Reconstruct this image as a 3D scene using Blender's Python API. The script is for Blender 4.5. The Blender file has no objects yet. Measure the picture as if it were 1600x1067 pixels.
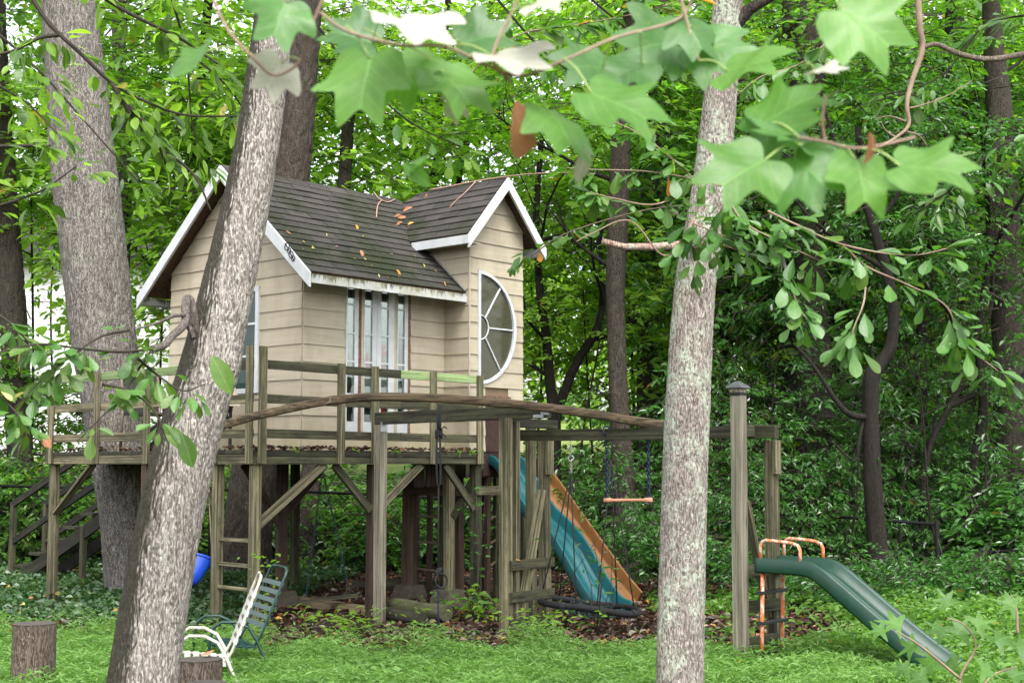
import bpy, bmesh, math, random
import numpy as np
from mathutils import Vector, Matrix, noise as mnoise

random.seed(7)
RNG = np.random.default_rng(11)
PI = math.pi
SC = bpy.context.scene
COL = SC.collection

# ---------------------------------------------------------------- camera, sky, sun, exposure
CAM_H = 1.6
FPX = 2150.0                       # focal length in pixels of the 1600 px wide photograph
PITCH = math.atan((725 - 533.5) / FPX)
cam_d = bpy.data.cameras.new('camera')
cam_d.sensor_width = 36.0
cam_d.lens = FPX / 1600 * 36.0
cam_d.clip_start = 0.05
cam_d.clip_end = 2000
cam_d.dof.use_dof = True
cam_d.dof.focus_distance = 12.5
cam_d.dof.aperture_fstop = 7.5
cam_o = bpy.data.objects.new('camera', cam_d)
cam_o.location = (0, 0, CAM_H)
cam_o.rotation_euler = (PI / 2 + PITCH, 0, 0)
COL.objects.link(cam_o)
SC.camera = cam_o

SUN_EL, SUN_AZ = math.radians(55), math.radians(165)      # azimuth clockwise from +Y
world = bpy.data.worlds.new('World')
SC.world = world
world.use_nodes = True
wn = world.node_tree
wn.nodes.clear()
wo = wn.nodes.new('ShaderNodeOutputWorld')
wb = wn.nodes.new('ShaderNodeBackground')
ws = wn.nodes.new('ShaderNodeTexSky')
ws.sky_type = 'NISHITA'
ws.sun_disc = False
ws.sun_elevation = SUN_EL
ws.sun_rotation = SUN_AZ
ws.air_density = 1.0
ws.dust_density = 4.0
wh = wn.nodes.new('ShaderNodeHueSaturation')               # an overcast sky has little colour
wh.inputs['Saturation'].default_value = 0.22
wn.links.new(ws.outputs[0], wh.inputs['Color'])
wn.links.new(wh.outputs[0], wb.inputs['Color'])
wb.inputs['Strength'].default_value = 0.15
wn.links.new(wb.outputs[0], wo.inputs[0])

sun_d = bpy.data.lights.new('sun', 'SUN')
sun_d.energy = 0.9
sun_d.angle = math.radians(30)
sun_d.color = (1.0, 0.96, 0.9)
sun_o = bpy.data.objects.new('sun', sun_d)
sdir = Vector((math.sin(SUN_AZ) * math.cos(SUN_EL), math.cos(SUN_AZ) * math.cos(SUN_EL), math.sin(SUN_EL)))
sun_o.rotation_euler = (-sdir).to_track_quat('-Z', 'Y').to_euler()
sun_o.location = sdir * 30
COL.objects.link(sun_o)

SC.view_settings.view_transform = 'Standard'
SC.view_settings.look = 'None'
SC.view_settings.exposure = 1.95
SC.view_settings.gamma = 1.0
SC.view_settings.use_curve_mapping = False
SC.render.engine = 'CYCLES'
cy = SC.cycles
cy.use_denoising = True
cy.max_bounces = 7
cy.diffuse_bounces = 4
cy.glossy_bounces = 2
cy.transmission_bounces = 4
cy.transparent_max_bounces = 8
cy.caustics_reflective = False
cy.caustics_refractive = False
cy.sample_clamp_indirect = 4.0

# ---------------------------------------------------------------- helpers: camera ray, tags, objects
CP, SP = math.cos(PITCH), math.sin(PITCH)
def ray(px, py):
    a = (px - 800) / FPX
    b = (533.5 - py) / FPX
    return Vector((a, CP - b * SP, SP + b * CP))
def at(px, py, Y):
    """the point of the place seen at that pixel of the photograph, Y metres in front"""
    r = ray(px, py)
    k = Y / r.y
    return Vector((r.x * k, Y, CAM_H + r.z * k))
def atz(px, py, z):
    r = ray(px, py)
    k = (z - CAM_H) / r.z
    return Vector((r.x * k, r.y * k, z))
def mpp(Y):
    return Y / FPX
UA = math.radians(41.5)
U = Vector((math.sin(UA), math.cos(UA), 0))
V = Vector((-math.cos(UA), math.sin(UA), 0))
D0 = Vector((-2.47, 13.3, 0))
def D(u, v, z):
    return D0 + U * u + V * v + Vector((0, 0, z))
HU, HV, HZ = 1.13, 0.685, 1.745
def H(u, v, h):
    return D(u + HU, v + HV, h + HZ)
def hit(px, py, p, n):
    r = ray(px, py)
    o = Vector((0, 0, CAM_H))
    return o + r * ((p - o).dot(n) / r.dot(n))
def u_at(px, py, v0):
    """house coordinates (u, h) of the pixel on the wall plane v = v0"""
    q = hit(px, py, H(0, v0, 0), V) - H(0, 0, 0)
    return q.dot(U), q.z
def v_at(px, py, u0):
    q = hit(px, py, H(u0, 0, 0), U) - H(0, 0, 0)
    return q.dot(V), q.z

PM = {}
def _link(o, parent, M):
    COL.objects.link(o)
    if parent is not None:
        o.parent = parent
        o.matrix_basis = PM[parent].inverted() @ M
    else:
        o.matrix_basis = M
    PM[o] = M
    return o
def tag(o, label=None, cat=None, group=None, kind=None):
    if label: o['label'] = label
    if cat: o['category'] = cat
    if group: o['group'] = group
    if kind: o['kind'] = kind
    return o
def thing(name, label, cat, loc=(0, 0, 0), rot=None, group=None):
    o = bpy.data.objects.new(name, None)
    o.empty_display_size = 0.1
    M = Matrix.Translation(Vector(loc))
    if rot is not None: M = M @ rot
    _link(o, None, M)
    return tag(o, label, cat, group)
def put(name, mesh, parent=None, M=None, mat=None):
    if mat is not None:
        mesh.materials.clear()
        for m in (mat if isinstance(mat, (list, tuple)) else [mat]): mesh.materials.append(m)
    o = bpy.data.objects.new(name, mesh)
    if M is None: M = PM[parent] if parent is not None else Matrix.Identity(4)
    return _link(o, parent, M)

def np_mesh(name, verts, loops, sizes, smooth=False, mats=None):
    me = bpy.data.meshes.new(name)
    verts = np.asarray(verts, dtype=np.float32)
    loops = np.asarray(loops, dtype=np.int32).ravel()
    sizes = np.asarray(sizes, dtype=np.int32)
    me.vertices.add(len(verts)); me.vertices.foreach_set('co', verts.ravel())
    me.loops.add(len(loops)); me.loops.foreach_set('vertex_index', loops)
    me.polygons.add(len(sizes))
    st = np.zeros(len(sizes), dtype=np.int32); st[1:] = np.cumsum(sizes)[:-1]
    me.polygons.foreach_set('loop_start', st)
    if mats is not None: me.polygons.foreach_set('material_index', np.asarray(mats, dtype=np.int32))
    me.polygons.foreach_set('use_smooth', np.full(len(sizes), smooth, dtype=bool))
    me.update(calc_edges=True)
    return me

class MB:
    """collects boxes, tubes, prisms in world coordinates; build() links them as ONE mesh object"""
    def __init__(s): s.v, s.f, s.sm = [], [], []
    def add(s, vs, fs, smooth=False):
        b = len(s.v)
        s.v += [Vector(x) for x in vs]
        s.f += [tuple(i + b for i in f) for f in fs]
        s.sm += [smooth] * len(fs)
        return s
    def prism(s, bottom, top):
        """two matching rings"""
        n = len(bottom)
        fs = [tuple(reversed(range(n))), tuple(range(n, 2 * n))]
        fs += [(i, (i + 1) % n, (i + 1) % n + n, i + n) for i in range(n)]
        return s.add(list(bottom) + list(top), fs)
    def box(s, o, ax, ay, az):
        """corner o and three edge vectors"""
        o, ax, ay, az = Vector(o), Vector(ax), Vector(ay), Vector(az)
        return s.prism([o, o + ax, o + ax + ay, o + ay], [o + az, o + ax + az, o + ax + ay + az, o + ay + az])
    def tube(s, pts, r, n=8, cap=True, closed=False):
        pts = [Vector(p) for p in pts]
        rs = r if isinstance(r, (list, tuple)) else [r] * len(pts)
        vs, fs = [], []
        prev = None
        m = len(pts)
        for i, p in enumerate(pts):
            if closed: t = (pts[(i + 1) % m] - pts[i - 1])
            else: t = pts[min(i + 1, m - 1)] - pts[max(i - 1, 0)]
            t.normalize()
            if prev is None:
                a = Vector((0, 0, 1)) if abs(t.z) < 0.9 else Vector((1, 0, 0))
                prev = (a - t * a.dot(t)).normalized()
            else:
                q = prev - t * prev.dot(t)
                prev = q.normalized() if q.length > 1e-6 else prev
            bb = t.cross(prev)
            for k in range(n):
                a = 2 * PI * k / n
                vs.append(p + (prev * math.cos(a) + bb * math.sin(a)) * rs[i])
        for i in range(m if closed else m - 1):
            j = (i + 1) % m
            for k in range(n):
                fs.append((i * n + k, i * n + (k + 1) % n, j * n + (k + 1) % n, j * n + k))
        s.add(vs, fs, True)
        if cap and not closed:
            b = len(s.v) - len(vs)
            s.f.append(tuple(b + k for k in reversed(range(n)))); s.sm.append(False)
            s.f.append(tuple(b + (m - 1) * n + k for k in range(n))); s.sm.append(False)
        return s
    def mesh(s, name, origin):
        o = Vector(origin)
        me = bpy.data.meshes.new(name)
        me.from_pydata([tuple(x - o) for x in s.v], [], s.f)
        me.polygons.foreach_set('use_smooth', s.sm)
        bm = bmesh.new(); bm.from_mesh(me)
        bmesh.ops.recalc_face_normals(bm, faces=bm.faces)
        bm.to_mesh(me); bm.free()
        me.update()
        return me
    def build(s, name, mat, parent=None, origin=None):
        if origin is None:
            origin = PM[parent].translation.copy() if parent is not None else Vector((0, 0, 0))
        return put(name, s.mesh(name, origin), parent, Matrix.Translation(Vector(origin)), mat)

def frame_x(p0, p1, up=(0, 0, 1)):
    x = (Vector(p1) - Vector(p0)); L = x.length; x.normalize()
    z = Vector(up)
    if abs(x.dot(z)) > 0.98: z = V.copy() if abs(x.dot(V)) < .9 else Vector((1, 0, 0))
    z = (z - x * z.dot(x)).normalized()
    y = z.cross(x)
    M = Matrix((x, y, z)).transposed().to_4x4()
    M.translation = Vector(p0)
    return M, L

def beam(name, p0, p1, w, h, mat, parent, up=(0, 0, 1), ch=0.004, warp=0.003, seg=None, slant=0.0):
    """a board or post from p0 to p1: w across, h along up; slightly warped, edges worn; local X runs along the grain"""
    M, L = frame_x(p0, p1, up)
    n = seg or max(2, int(L / 0.35))
    ph = [random.uniform(0, 6.28) for _ in range(4)]
    vs, fs = [], []
    a, b = w / 2, h / 2
    ring = [(-a + ch, -b), (a - ch, -b), (a, -b + ch), (a, b - ch), (a - ch, b), (-a + ch, b), (-a, b - ch), (-a, -b + ch)]
    for i in range(n + 1):
        t = i / n
        x = t * L
        oy = warp * math.sin(ph[0] + 3.1 * t) + random.uniform(-1, 1) * warp * .25
        oz = warp * math.sin(ph[1] + 2.6 * t) + random.uniform(-1, 1) * warp * .25
        for (y, z) in ring:
            xx = x
            if i == 0 and slant: xx = x + slant * (z + b)
            if i == n and slant: xx = x - slant * (z + b)
            vs.append((xx, y + oy + random.uniform(-1, 1) * .0006, z + oz + random.uniform(-1, 1) * .0006))
    for i in range(n):
        for k in range(8):
            k2 = (k + 1) % 8
            fs.append((i * 8 + k2, i * 8 + k, i * 8 + 8 + k, i * 8 + 8 + k2))
    fs.append(tuple(range(8)))
    fs.append(tuple(n * 8 + k for k in reversed(range(8))))
    me = bpy.data.meshes.new(name)
    me.from_pydata(vs, [], fs)
    me.update()
    return put(name, me, parent, M, mat)

def catmull(pts, n):
    pts = [Vector(p) for p in pts]
    P = [pts[0] * 2 - pts[1]] + pts + [pts[-1] * 2 - pts[-2]]
    out = []
    m = len(pts) - 1
    for i in range(n + 1):
        t = i / n * m
        k = min(int(t), m - 1); f = t - k
        a, b, c, d = P[k], P[k + 1], P[k + 2], P[k + 3]
        out.append(.5 * ((2 * b) + (c - a) * f + (2 * a - 5 * b + 4 * c - d) * f * f + (3 * b - a - 3 * c + d) * f ** 3))
    return out

# ---------------------------------------------------------------- materials
class NB:
    def __init__(s, name):
        s.m = bpy.data.materials.new(name); s.m.use_nodes = True
        s.nt = s.m.node_tree; s.nt.nodes.clear()
        s.out = s.nt.nodes.new('ShaderNodeOutputMaterial')
    def n(s, typ, ins=None, **props):
        nd = s.nt.nodes.new('ShaderNode' + typ)
        for k, v in props.items(): setattr(nd, k, v)
        for k, v in (ins or {}).items():
            sk = nd.inputs[k]
            if isinstance(v, bpy.types.NodeSocket): s.nt.links.new(v, sk)
            else: sk.default_value = v
        return nd
    def coord(s, which='Object'): return s.n('TexCoord').outputs[which]
    def pos(s): return s.n('NewGeometry').outputs['Position']
    def orand(s): return s.n('ObjectInfo').outputs['Random']
    def irand(s): return s.n('NewGeometry').outputs['Random Per Island']
    def map(s, vec, scale=(1, 1, 1), loc=(0, 0, 0)):
        return s.n('Mapping', {'Vector': vec, 'Scale': scale, 'Location': loc}).outputs[0]
    def noise(s, vec, scale, detail=4, rough=.6, dist=0.0):
        return s.n('TexNoise', {'Vector': vec, 'Scale': scale, 'Detail': detail, 'Roughness': rough, 'Distortion': dist}).outputs['Fac']
    def ramp(s, fac, stops):
        nd = s.n('ValToRGB', {'Fac': fac})
        el = nd.color_ramp.elements
        while len(el) < len(stops): el.new(.5)
        for e, (p, c) in zip(el, stops):
            e.position = p
            e.color = (c, c, c, 1) if isinstance(c, (int, float)) else (*c, 1)
        return nd.outputs[0]
    def mix(s, fac, a, b, mode='MIX'):
        nd = s.n('Mix', data_type='RGBA', blend_type=mode)
        for i, v in ((0, fac), (6, a), (7, b)):
            if isinstance(v, bpy.types.NodeSocket): s.nt.links.new(v, nd.inputs[i])
            elif i == 0: nd.inputs[i].default_value = v
            else: nd.inputs[i].default_value = (*v, 1)
        return nd.outputs[2]
    def math(s, op, a, b=0.0, clamp=False):
        nd = s.n('Math', operation=op, use_clamp=clamp)
        for i, v in ((0, a), (1, b)):
            if isinstance(v, bpy.types.NodeSocket): s.nt.links.new(v, nd.inputs[i])
            else: nd.inputs[i].default_value = v
        return nd.outputs[0]
    def shift(s, vec, k=17.0):
        """moves the pattern for every object, so that no two boards look the same"""
        r = s.math('MULTIPLY', s.orand(), k)
        cb = s.n('CombineXYZ', {0: r, 1: r, 2: r}).outputs[0]
        return s.n('VectorMath', {0: vec, 1: cb}, operation='ADD').outputs[0]
    def bump(s, h, strength=.4, dist=.01):
        return s.n('Bump', {'Height': h, 'Strength': strength, 'Distance': dist}).outputs[0]
    def principled(s, color, rough=.7, normal=None, spec=.4, metal=0.0, **extra):
        ins = {'Base Color': color if isinstance(color, bpy.types.NodeSocket) else (*color, 1), 'Roughness': rough,
               'Specular IOR Level': spec, 'Metallic': metal}
        if normal is not None: ins['Normal'] = normal
        ins.update(extra)
        return s.n('BsdfPrincipled', ins).outputs[0]
    def done(s, sh):
        s.nt.links.new(sh, s.out.inputs['Surface'])
        return s.m

def wood(name, c1, c2, algae=.35, dirt=.35, green=(.055, .068, .022), rough=.82, dark=(.012, .0105, .008)):
    b = NB(name)
    o = b.shift(b.coord())
    grain = b.noise(b.map(o, (.9, 48, 48)), 1.0, 4, .62, .25)
    fine = b.noise(b.map(o, (4, 140, 140)), 1.0, 3, .6)
    col = b.mix(b.ramp(grain, [(.40, 0), (.61, 1)]), c1, c2)
    col = b.mix(b.ramp(fine, [(.62, 0), (.8, .55)]), col, dark)
    knots = b.n('TexVoronoi', {'Vector': b.map(o, (1.5, 9, 9)), 'Scale': 1.0}).outputs['Distance']
    col = b.mix(b.ramp(knots, [(.06, .7), (.13, 0)]), col, dark)
    big = b.noise(b.map(o, (2.4, 9, 9)), 1.0, 5, .75)
    col = b.mix(b.ramp(big, [(.58 - algae * .3, 0), (.70, min(1, algae * 1.8))]), col, green)
    w = b.noise(b.map(o, (3.2, 12, 12), (3, 1, 7)), 1.0, 6, .78)
    col = b.mix(b.ramp(w, [(.60 - dirt * .3, 0), (.72, min(1, dirt * 2.0))]), col, dark)
    tint = b.math('ADD', b.math('MULTIPLY', b.orand(), .45), .78)
    col = b.mix(1.0, col, b.n('CombineColor', {0: tint, 1: tint, 2: tint}).outputs[0], 'MULTIPLY')
    crack = b.noise(b.map(o, (.8, 60, 60)), 1.0, 2, .5)
    hgt = b.math('ADD', b.math('MULTIPLY', grain, .6), b.ramp(crack, [(.3, 0), (.36, 1)]))
    return b.done(b.principled(col, rough, b.bump(hgt, .55, .004), .3))

def bark(name, light, dark, lichen=0.0, lich_col=(.36, .42, .30), sc=1.0, moss=0.0, moss_col=(.05, .06, .02), strength=.8, cw=.055):
    b = NB(name)
    o = b.coord()
    wob = b.noise(o, 3.0, 3)
    vec = b.n('VectorMath', {0: o, 1: b.n('CombineXYZ', {0: b.math('MULTIPLY', wob, .12), 1: b.math('MULTIPLY', wob, .09), 2: 0.0}).outputs[0]}, operation='ADD').outputs[0]
    r1 = b.noise(b.map(vec, (36 * sc, 36 * sc, 4.2 * sc)), 1.0, 3, .55, .35)
    r2 = b.noise(b.map(vec, (62 * sc, 62 * sc, 11 * sc), (3, 1, 8)), 1.0, 3, .6, .5)
    v1 = b.math('MINIMUM', b.math('MULTIPLY', b.math('ABSOLUTE', b.math('SUBTRACT', r1, .5)), 1.5), b.math('ADD', b.math('MULTIPLY', b.math('ABSOLUTE', b.math('SUBTRACT', r2, .5)), 1.7), .02))
    v2 = b.noise(b.map(vec, (95 * sc, 95 * sc, 14 * sc)), 1.0, 5, .7)
    hgt = b.math('ADD', b.ramp(v1, [(0, 0), (.16, 1)]), b.math('MULTIPLY', v2, .8))
    mid = b.ramp(hgt, [(.10, dark), (.55, tuple((x * .55 + y * .45) for x, y in zip(light, dark))), (.95, light)])
    mid = b.mix(b.ramp(v1, [(.0, .9), (cw, 0)]), mid, dark)
    broad = b.noise(b.map(o, (2.2, 2.2, 1.1)), 1.0, 5, .65)
    mid = b.mix(b.ramp(broad, [(.35, .45), (.62, 0)]), mid, tuple(x * .55 for x in light))
    speck = b.noise(b.map(o, (120, 120, 40)), 1.0, 2, .5)
    mid = b.mix(b.ramp(speck, [(.53, 0), (.64, .75)]), mid, tuple(min(.8, x * 1.6) for x in light))
    sp2 = b.noise(b.map(o, (75, 75, 26), (7, 3, 2)), 1.0, 3, .6)
    mid = b.mix(b.ramp(sp2, [(.33, .7), (.45, 0)]), mid, dark)
    if lichen:
        l1 = b.noise(b.map(o, (7, 7, 4.5), (5, 2, 1)), 1.0, 6, .78)
        l2 = b.noise(o, 48, 3, .6)
        lf = b.math('MULTIPLY', b.ramp(l1, [(.62 - .2 * lichen, 0), (.70 - .15 * lichen, 1)]), b.ramp(l2, [(.44, 0), (.54, .9)]))
        mid = b.mix(lf, mid, lich_col)
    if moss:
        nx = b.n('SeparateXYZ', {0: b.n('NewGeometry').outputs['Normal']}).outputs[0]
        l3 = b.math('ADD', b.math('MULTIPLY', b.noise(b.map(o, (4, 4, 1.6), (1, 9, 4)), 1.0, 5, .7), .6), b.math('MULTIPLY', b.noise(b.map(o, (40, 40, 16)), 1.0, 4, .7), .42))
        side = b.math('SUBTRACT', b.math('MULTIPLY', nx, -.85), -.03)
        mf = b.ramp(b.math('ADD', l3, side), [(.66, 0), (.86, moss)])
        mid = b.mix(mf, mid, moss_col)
    return b.done(b.principled(mid, .9, b.bump(hgt, strength, .007), .2))

def leaf_mat(name, c1, c2, c3=None, p3=.93, transl=.45, rough=.38, spec=.5, tcol=None, tip=None, vein=False):
    b = NB(name)
    r = b.math('FRACT', b.math('ADD', b.irand(), b.orand()))
    stops = [(0, c1), (.8, c2)]
    if c3: stops += [(p3, c2), (min(.999, p3 + .015), c3)]
    col = b.ramp(r, stops)
    sp = b.noise(b.pos(), 35, 2)
    col = b.mix(b.ramp(sp, [(.35, .25), (.65, 0)]), col, tuple(x * .6 for x in c1))
    nrm = None
    if vein:
        o = b.coord()
        sx = b.n('SeparateXYZ', {0: o})
        ay = b.math('ABSOLUTE', sx.outputs[1])
        wv = b.math('SINE', b.math('MULTIPLY', b.math('SUBTRACT', sx.outputs[0], b.math('MULTIPLY', ay, 0.9)), vein))
        mid = b.ramp(ay, [(0.0, 1), (.016, 0)])
        vf = b.math('MAXIMUM', b.math('MULTIPLY', b.ramp(wv, [(.90, 0), (1, 1)]), .45), mid)
        col = b.mix(b.math('MULTIPLY', vf, .36), col, tuple(min(1, x * 2.0 + .03) for x in c2))
        nrm = b.bump(b.math('ADD', vf, b.math('MULTIPLY', b.noise(o, 60, 2), .8)), .35, .002)
    if tip:
        bl = b.noise(b.shift(b.coord()), 22, 3, .6)
        col = b.mix(b.ramp(bl, [(.62, 0), (.72, .75)]), col, tip)
    pr = b.principled(col, rough, nrm, spec)
    tc = b.mix(1.0, col, tcol or (1.5, 1.7, .6), 'MULTIPLY')
    tr = b.n('BsdfTranslucent', {'Color': tc}).outputs[0]
    return b.done(b.n('MixShader', {0: transl, 1: pr, 2: tr}).outputs[0])

def plain(name, color, rough=.5, spec=.5, metal=0.0, var=.15, dirtcol=None, dirt=.0, scale=9, coat=0.0):
    b = NB(name)
    o = b.coord()
    nz = b.noise(o, scale, 5, .65)
    col = b.mix(b.ramp(nz, [(.3, 0), (.75, 1)]), tuple(x * (1 - var) for x in color), tuple(min(1, x * (1 + var)) for x in color))
    if dirtcol:
        d = b.noise(b.map(o, (1, 1, 1), (4, 2, 8)), scale * .6, 6, .72)
        col = b.mix(b.ramp(d, [(.62 - dirt * .3, 0), (.74, min(1, dirt * 1.8))]), col, dirtcol)
    rn = b.math('ADD', b.math('MULTIPLY', nz, .22), rough - .1)
    return b.done(b.principled(col, rn, b.bump(b.noise(o, scale * 6, 3), .12, .003), spec, metal, **({'Coat Weight': coat} if coat else {})))

W_GREY = wood('weathered_grey_green_wood', (.05, .043, .026), (.235, .205, .128), .42, .36)
W_RAIL = wood('mossy_dark_rail_wood', (.02, .018, .012), (.088, .08, .05), .5, .5)
W_LIGHT = wood('pale_post_wood', (.12, .105, .078), (.31, .28, .215), .25, .18)
W_RED = wood('red_brown_treated_wood', (.035, .022, .016), (.088, .056, .04), .2, .35)
W_DARK = wood('dark_wet_wood', (.02, .018, .013), (.05, .044, .032), .35, .4)
W_STAIR = wood('blackened_step_wood', (.008, .0075, .006), (.022, .02, .015), .25, .3)
W_GREEN = wood('bright_algae_rail_wood', (.15, .20, .085), (.27, .35, .16), .35, .25, green=(.17, .31, .10))
W_BOW = wood('brown_worn_bow_wood', (.05, .034, .02), (.17, .12, .072), .15, .45)

# ---------------------------------------------------------------- ground
def ground_z(x, y):
    z = 0.0
    if y > 21: z += 4.6 * (1 - math.exp(-(y - 21) * .038)) if y > 21 else 0
    if x > 2.4 and y < 14: z += .035 * (x - 2.4)
    z += .035 * mnoise.noise((x * .55, y * .55, 3)) + .012 * mnoise.noise((x * 2.1, y * 2.1, 9))
    return z - .02
def build_ground():
    xs = np.concatenate([np.linspace(-260, -26, 14), np.linspace(-24, 24, 130), np.linspace(26, 260, 14)])
    ys = np.concatenate([np.linspace(-60, 3, 10), np.linspace(4, 36, 110), np.linspace(38, 400, 30)])
    vs = [(x, y, ground_z(x, y)) for y in ys for x in xs]
    nx = len(xs)
    q = [(j * nx + i, j * nx + i + 1, (j + 1) * nx + i + 1, (j + 1) * nx + i) for j in range(len(ys) - 1) for i in range(nx - 1)]
    b = NB('soil_and_leaf_litter')
    p = b.pos()
    n1 = b.noise(p, 1.2, 6, .7)
    n2 = b.noise(p, 26, 5, .75)
    v = b.n('TexVoronoi', {'Vector': p, 'Scale': 22.0}).outputs['Color']
    col = b.mix(b.ramp(n1, [(.35, 0), (.65, 1)]), (.03, .018, .013), (.05, .03, .02))
    col = b.mix(.35, col, b.mix(1.0, v, (.08, .048, .03), 'MULTIPLY'))
    col = b.mix(b.ramp(n2, [(.5, 0), (.75, .6)]), col, (.02, .014, .01))
    far = b.n('SeparateXYZ', {0: p}).outputs[1]
    gr = b.ramp(b.math('MULTIPLY', b.math('SUBTRACT', far, 23.0), .1), [(0, 0), (1, 1)])
    gn = b.noise(p, 3, 4, .7)
    gcol = b.mix(b.ramp(gn, [(.3, 0), (.7, 1)]), (.15, .21, .05), (.26, .33, .09))
    col = b.mix(gr, col, gcol)
    m = b.done(b.principled(col, .9, b.bump(n2, .8, .04), .25))
    me = np_mesh('ground', vs, q, [4] * len(q), True)
    tag(put('ground', me, None, None, m), kind='structure')
build_ground()

# ---------------------------------------------------------------- materials of the playhouse
def mk_siding():
    b = NB('beige_siding_paint')
    o = b.coord()
    wg = b.noise(b.map(o, (2.2, 2.2, 26)), 1.0, 4, .6)
    col = b.mix(b.ramp(wg, [(.3, 0), (.7, 1)]), (.345, .30, .222), (.41, .362, .275))
    st = b.noise(b.map(b.pos(), (2.0, 2.0, .7)), 1.0, 5, .7)
    col = b.mix(b.ramp(st, [(.46, 0), (.72, .6)]), col, (.235, .20, .135))
    z = b.n('SeparateXYZ', {0: b.pos()}).outputs[2]
    al = b.noise(b.pos(), 3.5, 5, .7)
    low = b.math('ADD', al, b.math('MULTIPLY', b.math('SUBTRACT', 2.05, z), .55))
    col = b.mix(b.ramp(low, [(.52, 0), (.85, .65)]), col, (.25, .24, .085))
    tint = b.math('ADD', b.math('MULTIPLY', b.orand(), .14), .92)
    col = b.mix(1.0, col, b.n('CombineColor', {0: tint, 1: tint, 2: tint}).outputs[0], 'MULTIPLY')
    return b.done(b.principled(col, .65, b.bump(b.noise(b.map(o, (6, 6, 60)), 1.0, 4, .6), .18, .003), .35))
def mk_white(name, mildew):
    b = NB(name)
    p = b.pos()
    col = b.mix(b.ramp(b.noise(p, 7, 4), [(.4, 0), (.7, 1)]), (.43, .445, .46), (.52, .535, .545))
    if mildew:
        n1 = b.noise(b.map(p, (9, 9, 2.6)), 1.0, 6, .75)
        n2 = b.noise(b.map(p, (38, 38, 8), (2, 5, 1)), 1.0, 4, .7)
        zz = b.n('SeparateXYZ', {0: p}).outputs[2]
        f = b.math('ADD', b.math('ADD', b.math('MULTIPLY', n1, .62), b.math('MULTIPLY', n2, .4)), b.math('MULTIPLY', b.math('SUBTRACT', zz, 3.545), 1.9))
        col = b.mix(b.ramp(f, [(.48, 0), (.55, .96)]), col, (.035, .035, .018))
        col = b.mix(b.ramp(b.noise(p, 5, 4, .7), [(.35, 0), (.65, .65)]), col, (.30, .29, .17))
    else:
        col = b.mix(b.ramp(b.noise(b.map(p, (5, 5, 3)), 1.0, 6, .75), [(.62, 0), (.75, .35)]), col, (.33, .33, .28))
    return b.done(b.principled(col, .5, None, .4))
def mk_shingle():
    b = NB('brown_asphalt_shingle')
    o = b.coord()
    gr = b.noise(b.pos(), 240, 3, .7)
    r = b.orand()
    col = b.ramp(r, [(0, (.036, .034, .032)), (.45, (.050, .046, .043)), (.8, (.066, .058, .054)), (1, (.040, .038, .036))])
    col = b.mix(b.ramp(gr, [(.35, .65), (.6, 0)]), col, (.022, .018, .018))
    col = b.mix(b.ramp(gr, [(.6, 0), (.75, .5)]), col, (.19, .16, .15))
    u = b.pos()
    ms = b.noise(b.map(u, (1.1, 1.1, 1.1), (.4, .1, .2)), 1.0, 5, .7)
    fn = b.noise(u, 26, 4, .75)
    mf = b.math('ADD', b.math('MULTIPLY', ms, .75), b.math('MULTIPLY', fn, .34))
    z = b.n('SeparateXYZ', {0: u}).outputs[2]
    mf = b.math('ADD', mf, b.math('MULTIPLY', b.math('SUBTRACT', 4.15, z), .05))
    col = b.mix(b.ramp(mf, [(.505, 0), (.63, .9)]), col, (.017, .023, .009))
    return b.done(b.principled(col, .92, b.bump(gr, .6, .003), .25))
M_SID = mk_siding()
M_WHITE = mk_white('white_trim_paint', 0)
M_MILD = mk_white('mildewed_white_fascia_paint', 1.0)
M_SHING = mk_shingle()
M_TAR = plain('dark_roof_underlay', (.02, .018, .018), .9)
M_ALU = plain('aluminium_flashing', (.45, .47, .5), .45, .5, .8, .2, (.1, .08, .06), .3)
M_SOFF = wood('brown_soffit_wood', (.075, .042, .025), (.14, .082, .048), .05, .35)
M_SHEATH = plain('wall_sheathing', (.16, .11, .07), .9)
M_BRTRIM = wood('rust_brown_door_trim', (.10, .05, .035), (.18, .10, .07), 0, .3)
M_CURT = plain('white_curtain_cloth', (.46, .52, .50), .85, .2, 0, .1)
M_REDCLOTH = plain('red_paper_cutout', (.62, .035, .02), .7)
M_BLACK = plain('black_paint', (.012, .012, .013), .5)
M_INDOOR = plain('dim_interior_board', (.05, .06, .05), .9)
def mk_glass(name, col, rough=.04, mottle=None):
    b = NB(name)
    c = col
    if mottle:
        nz = b.noise(b.pos(), 90, 4, .7)
        c = b.mix(b.ramp(nz, [(.38, 0), (.68, 1)]), col, mottle)
    return b.done(b.principled(c, rough, b.bump(b.noise(b.pos(), 3, 2), .03, .01), .5))
M_GL_DARK = mk_glass('olive_screened_glass', (.036, .038, .022), .05, (.085, .08, .048))
def mk_clear():
    b = NB('clear_window_glass')
    g = b.n('BsdfGlossy', {'Color': (1, 1, 1, 1), 'Roughness': .02}).outputs[0]
    t = b.n('BsdfTransparent', {'Color': (.86, .9, .88, 1)}).outputs[0]
    f = b.n('Fresnel', {'IOR': 1.5}).outputs[0]
    return b.done(b.n('MixShader', {0: b.math('ADD', b.math('MULTIPLY', f, .7), .0), 1: t, 2: g}).outputs[0])
M_GLASS = mk_clear()

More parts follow.
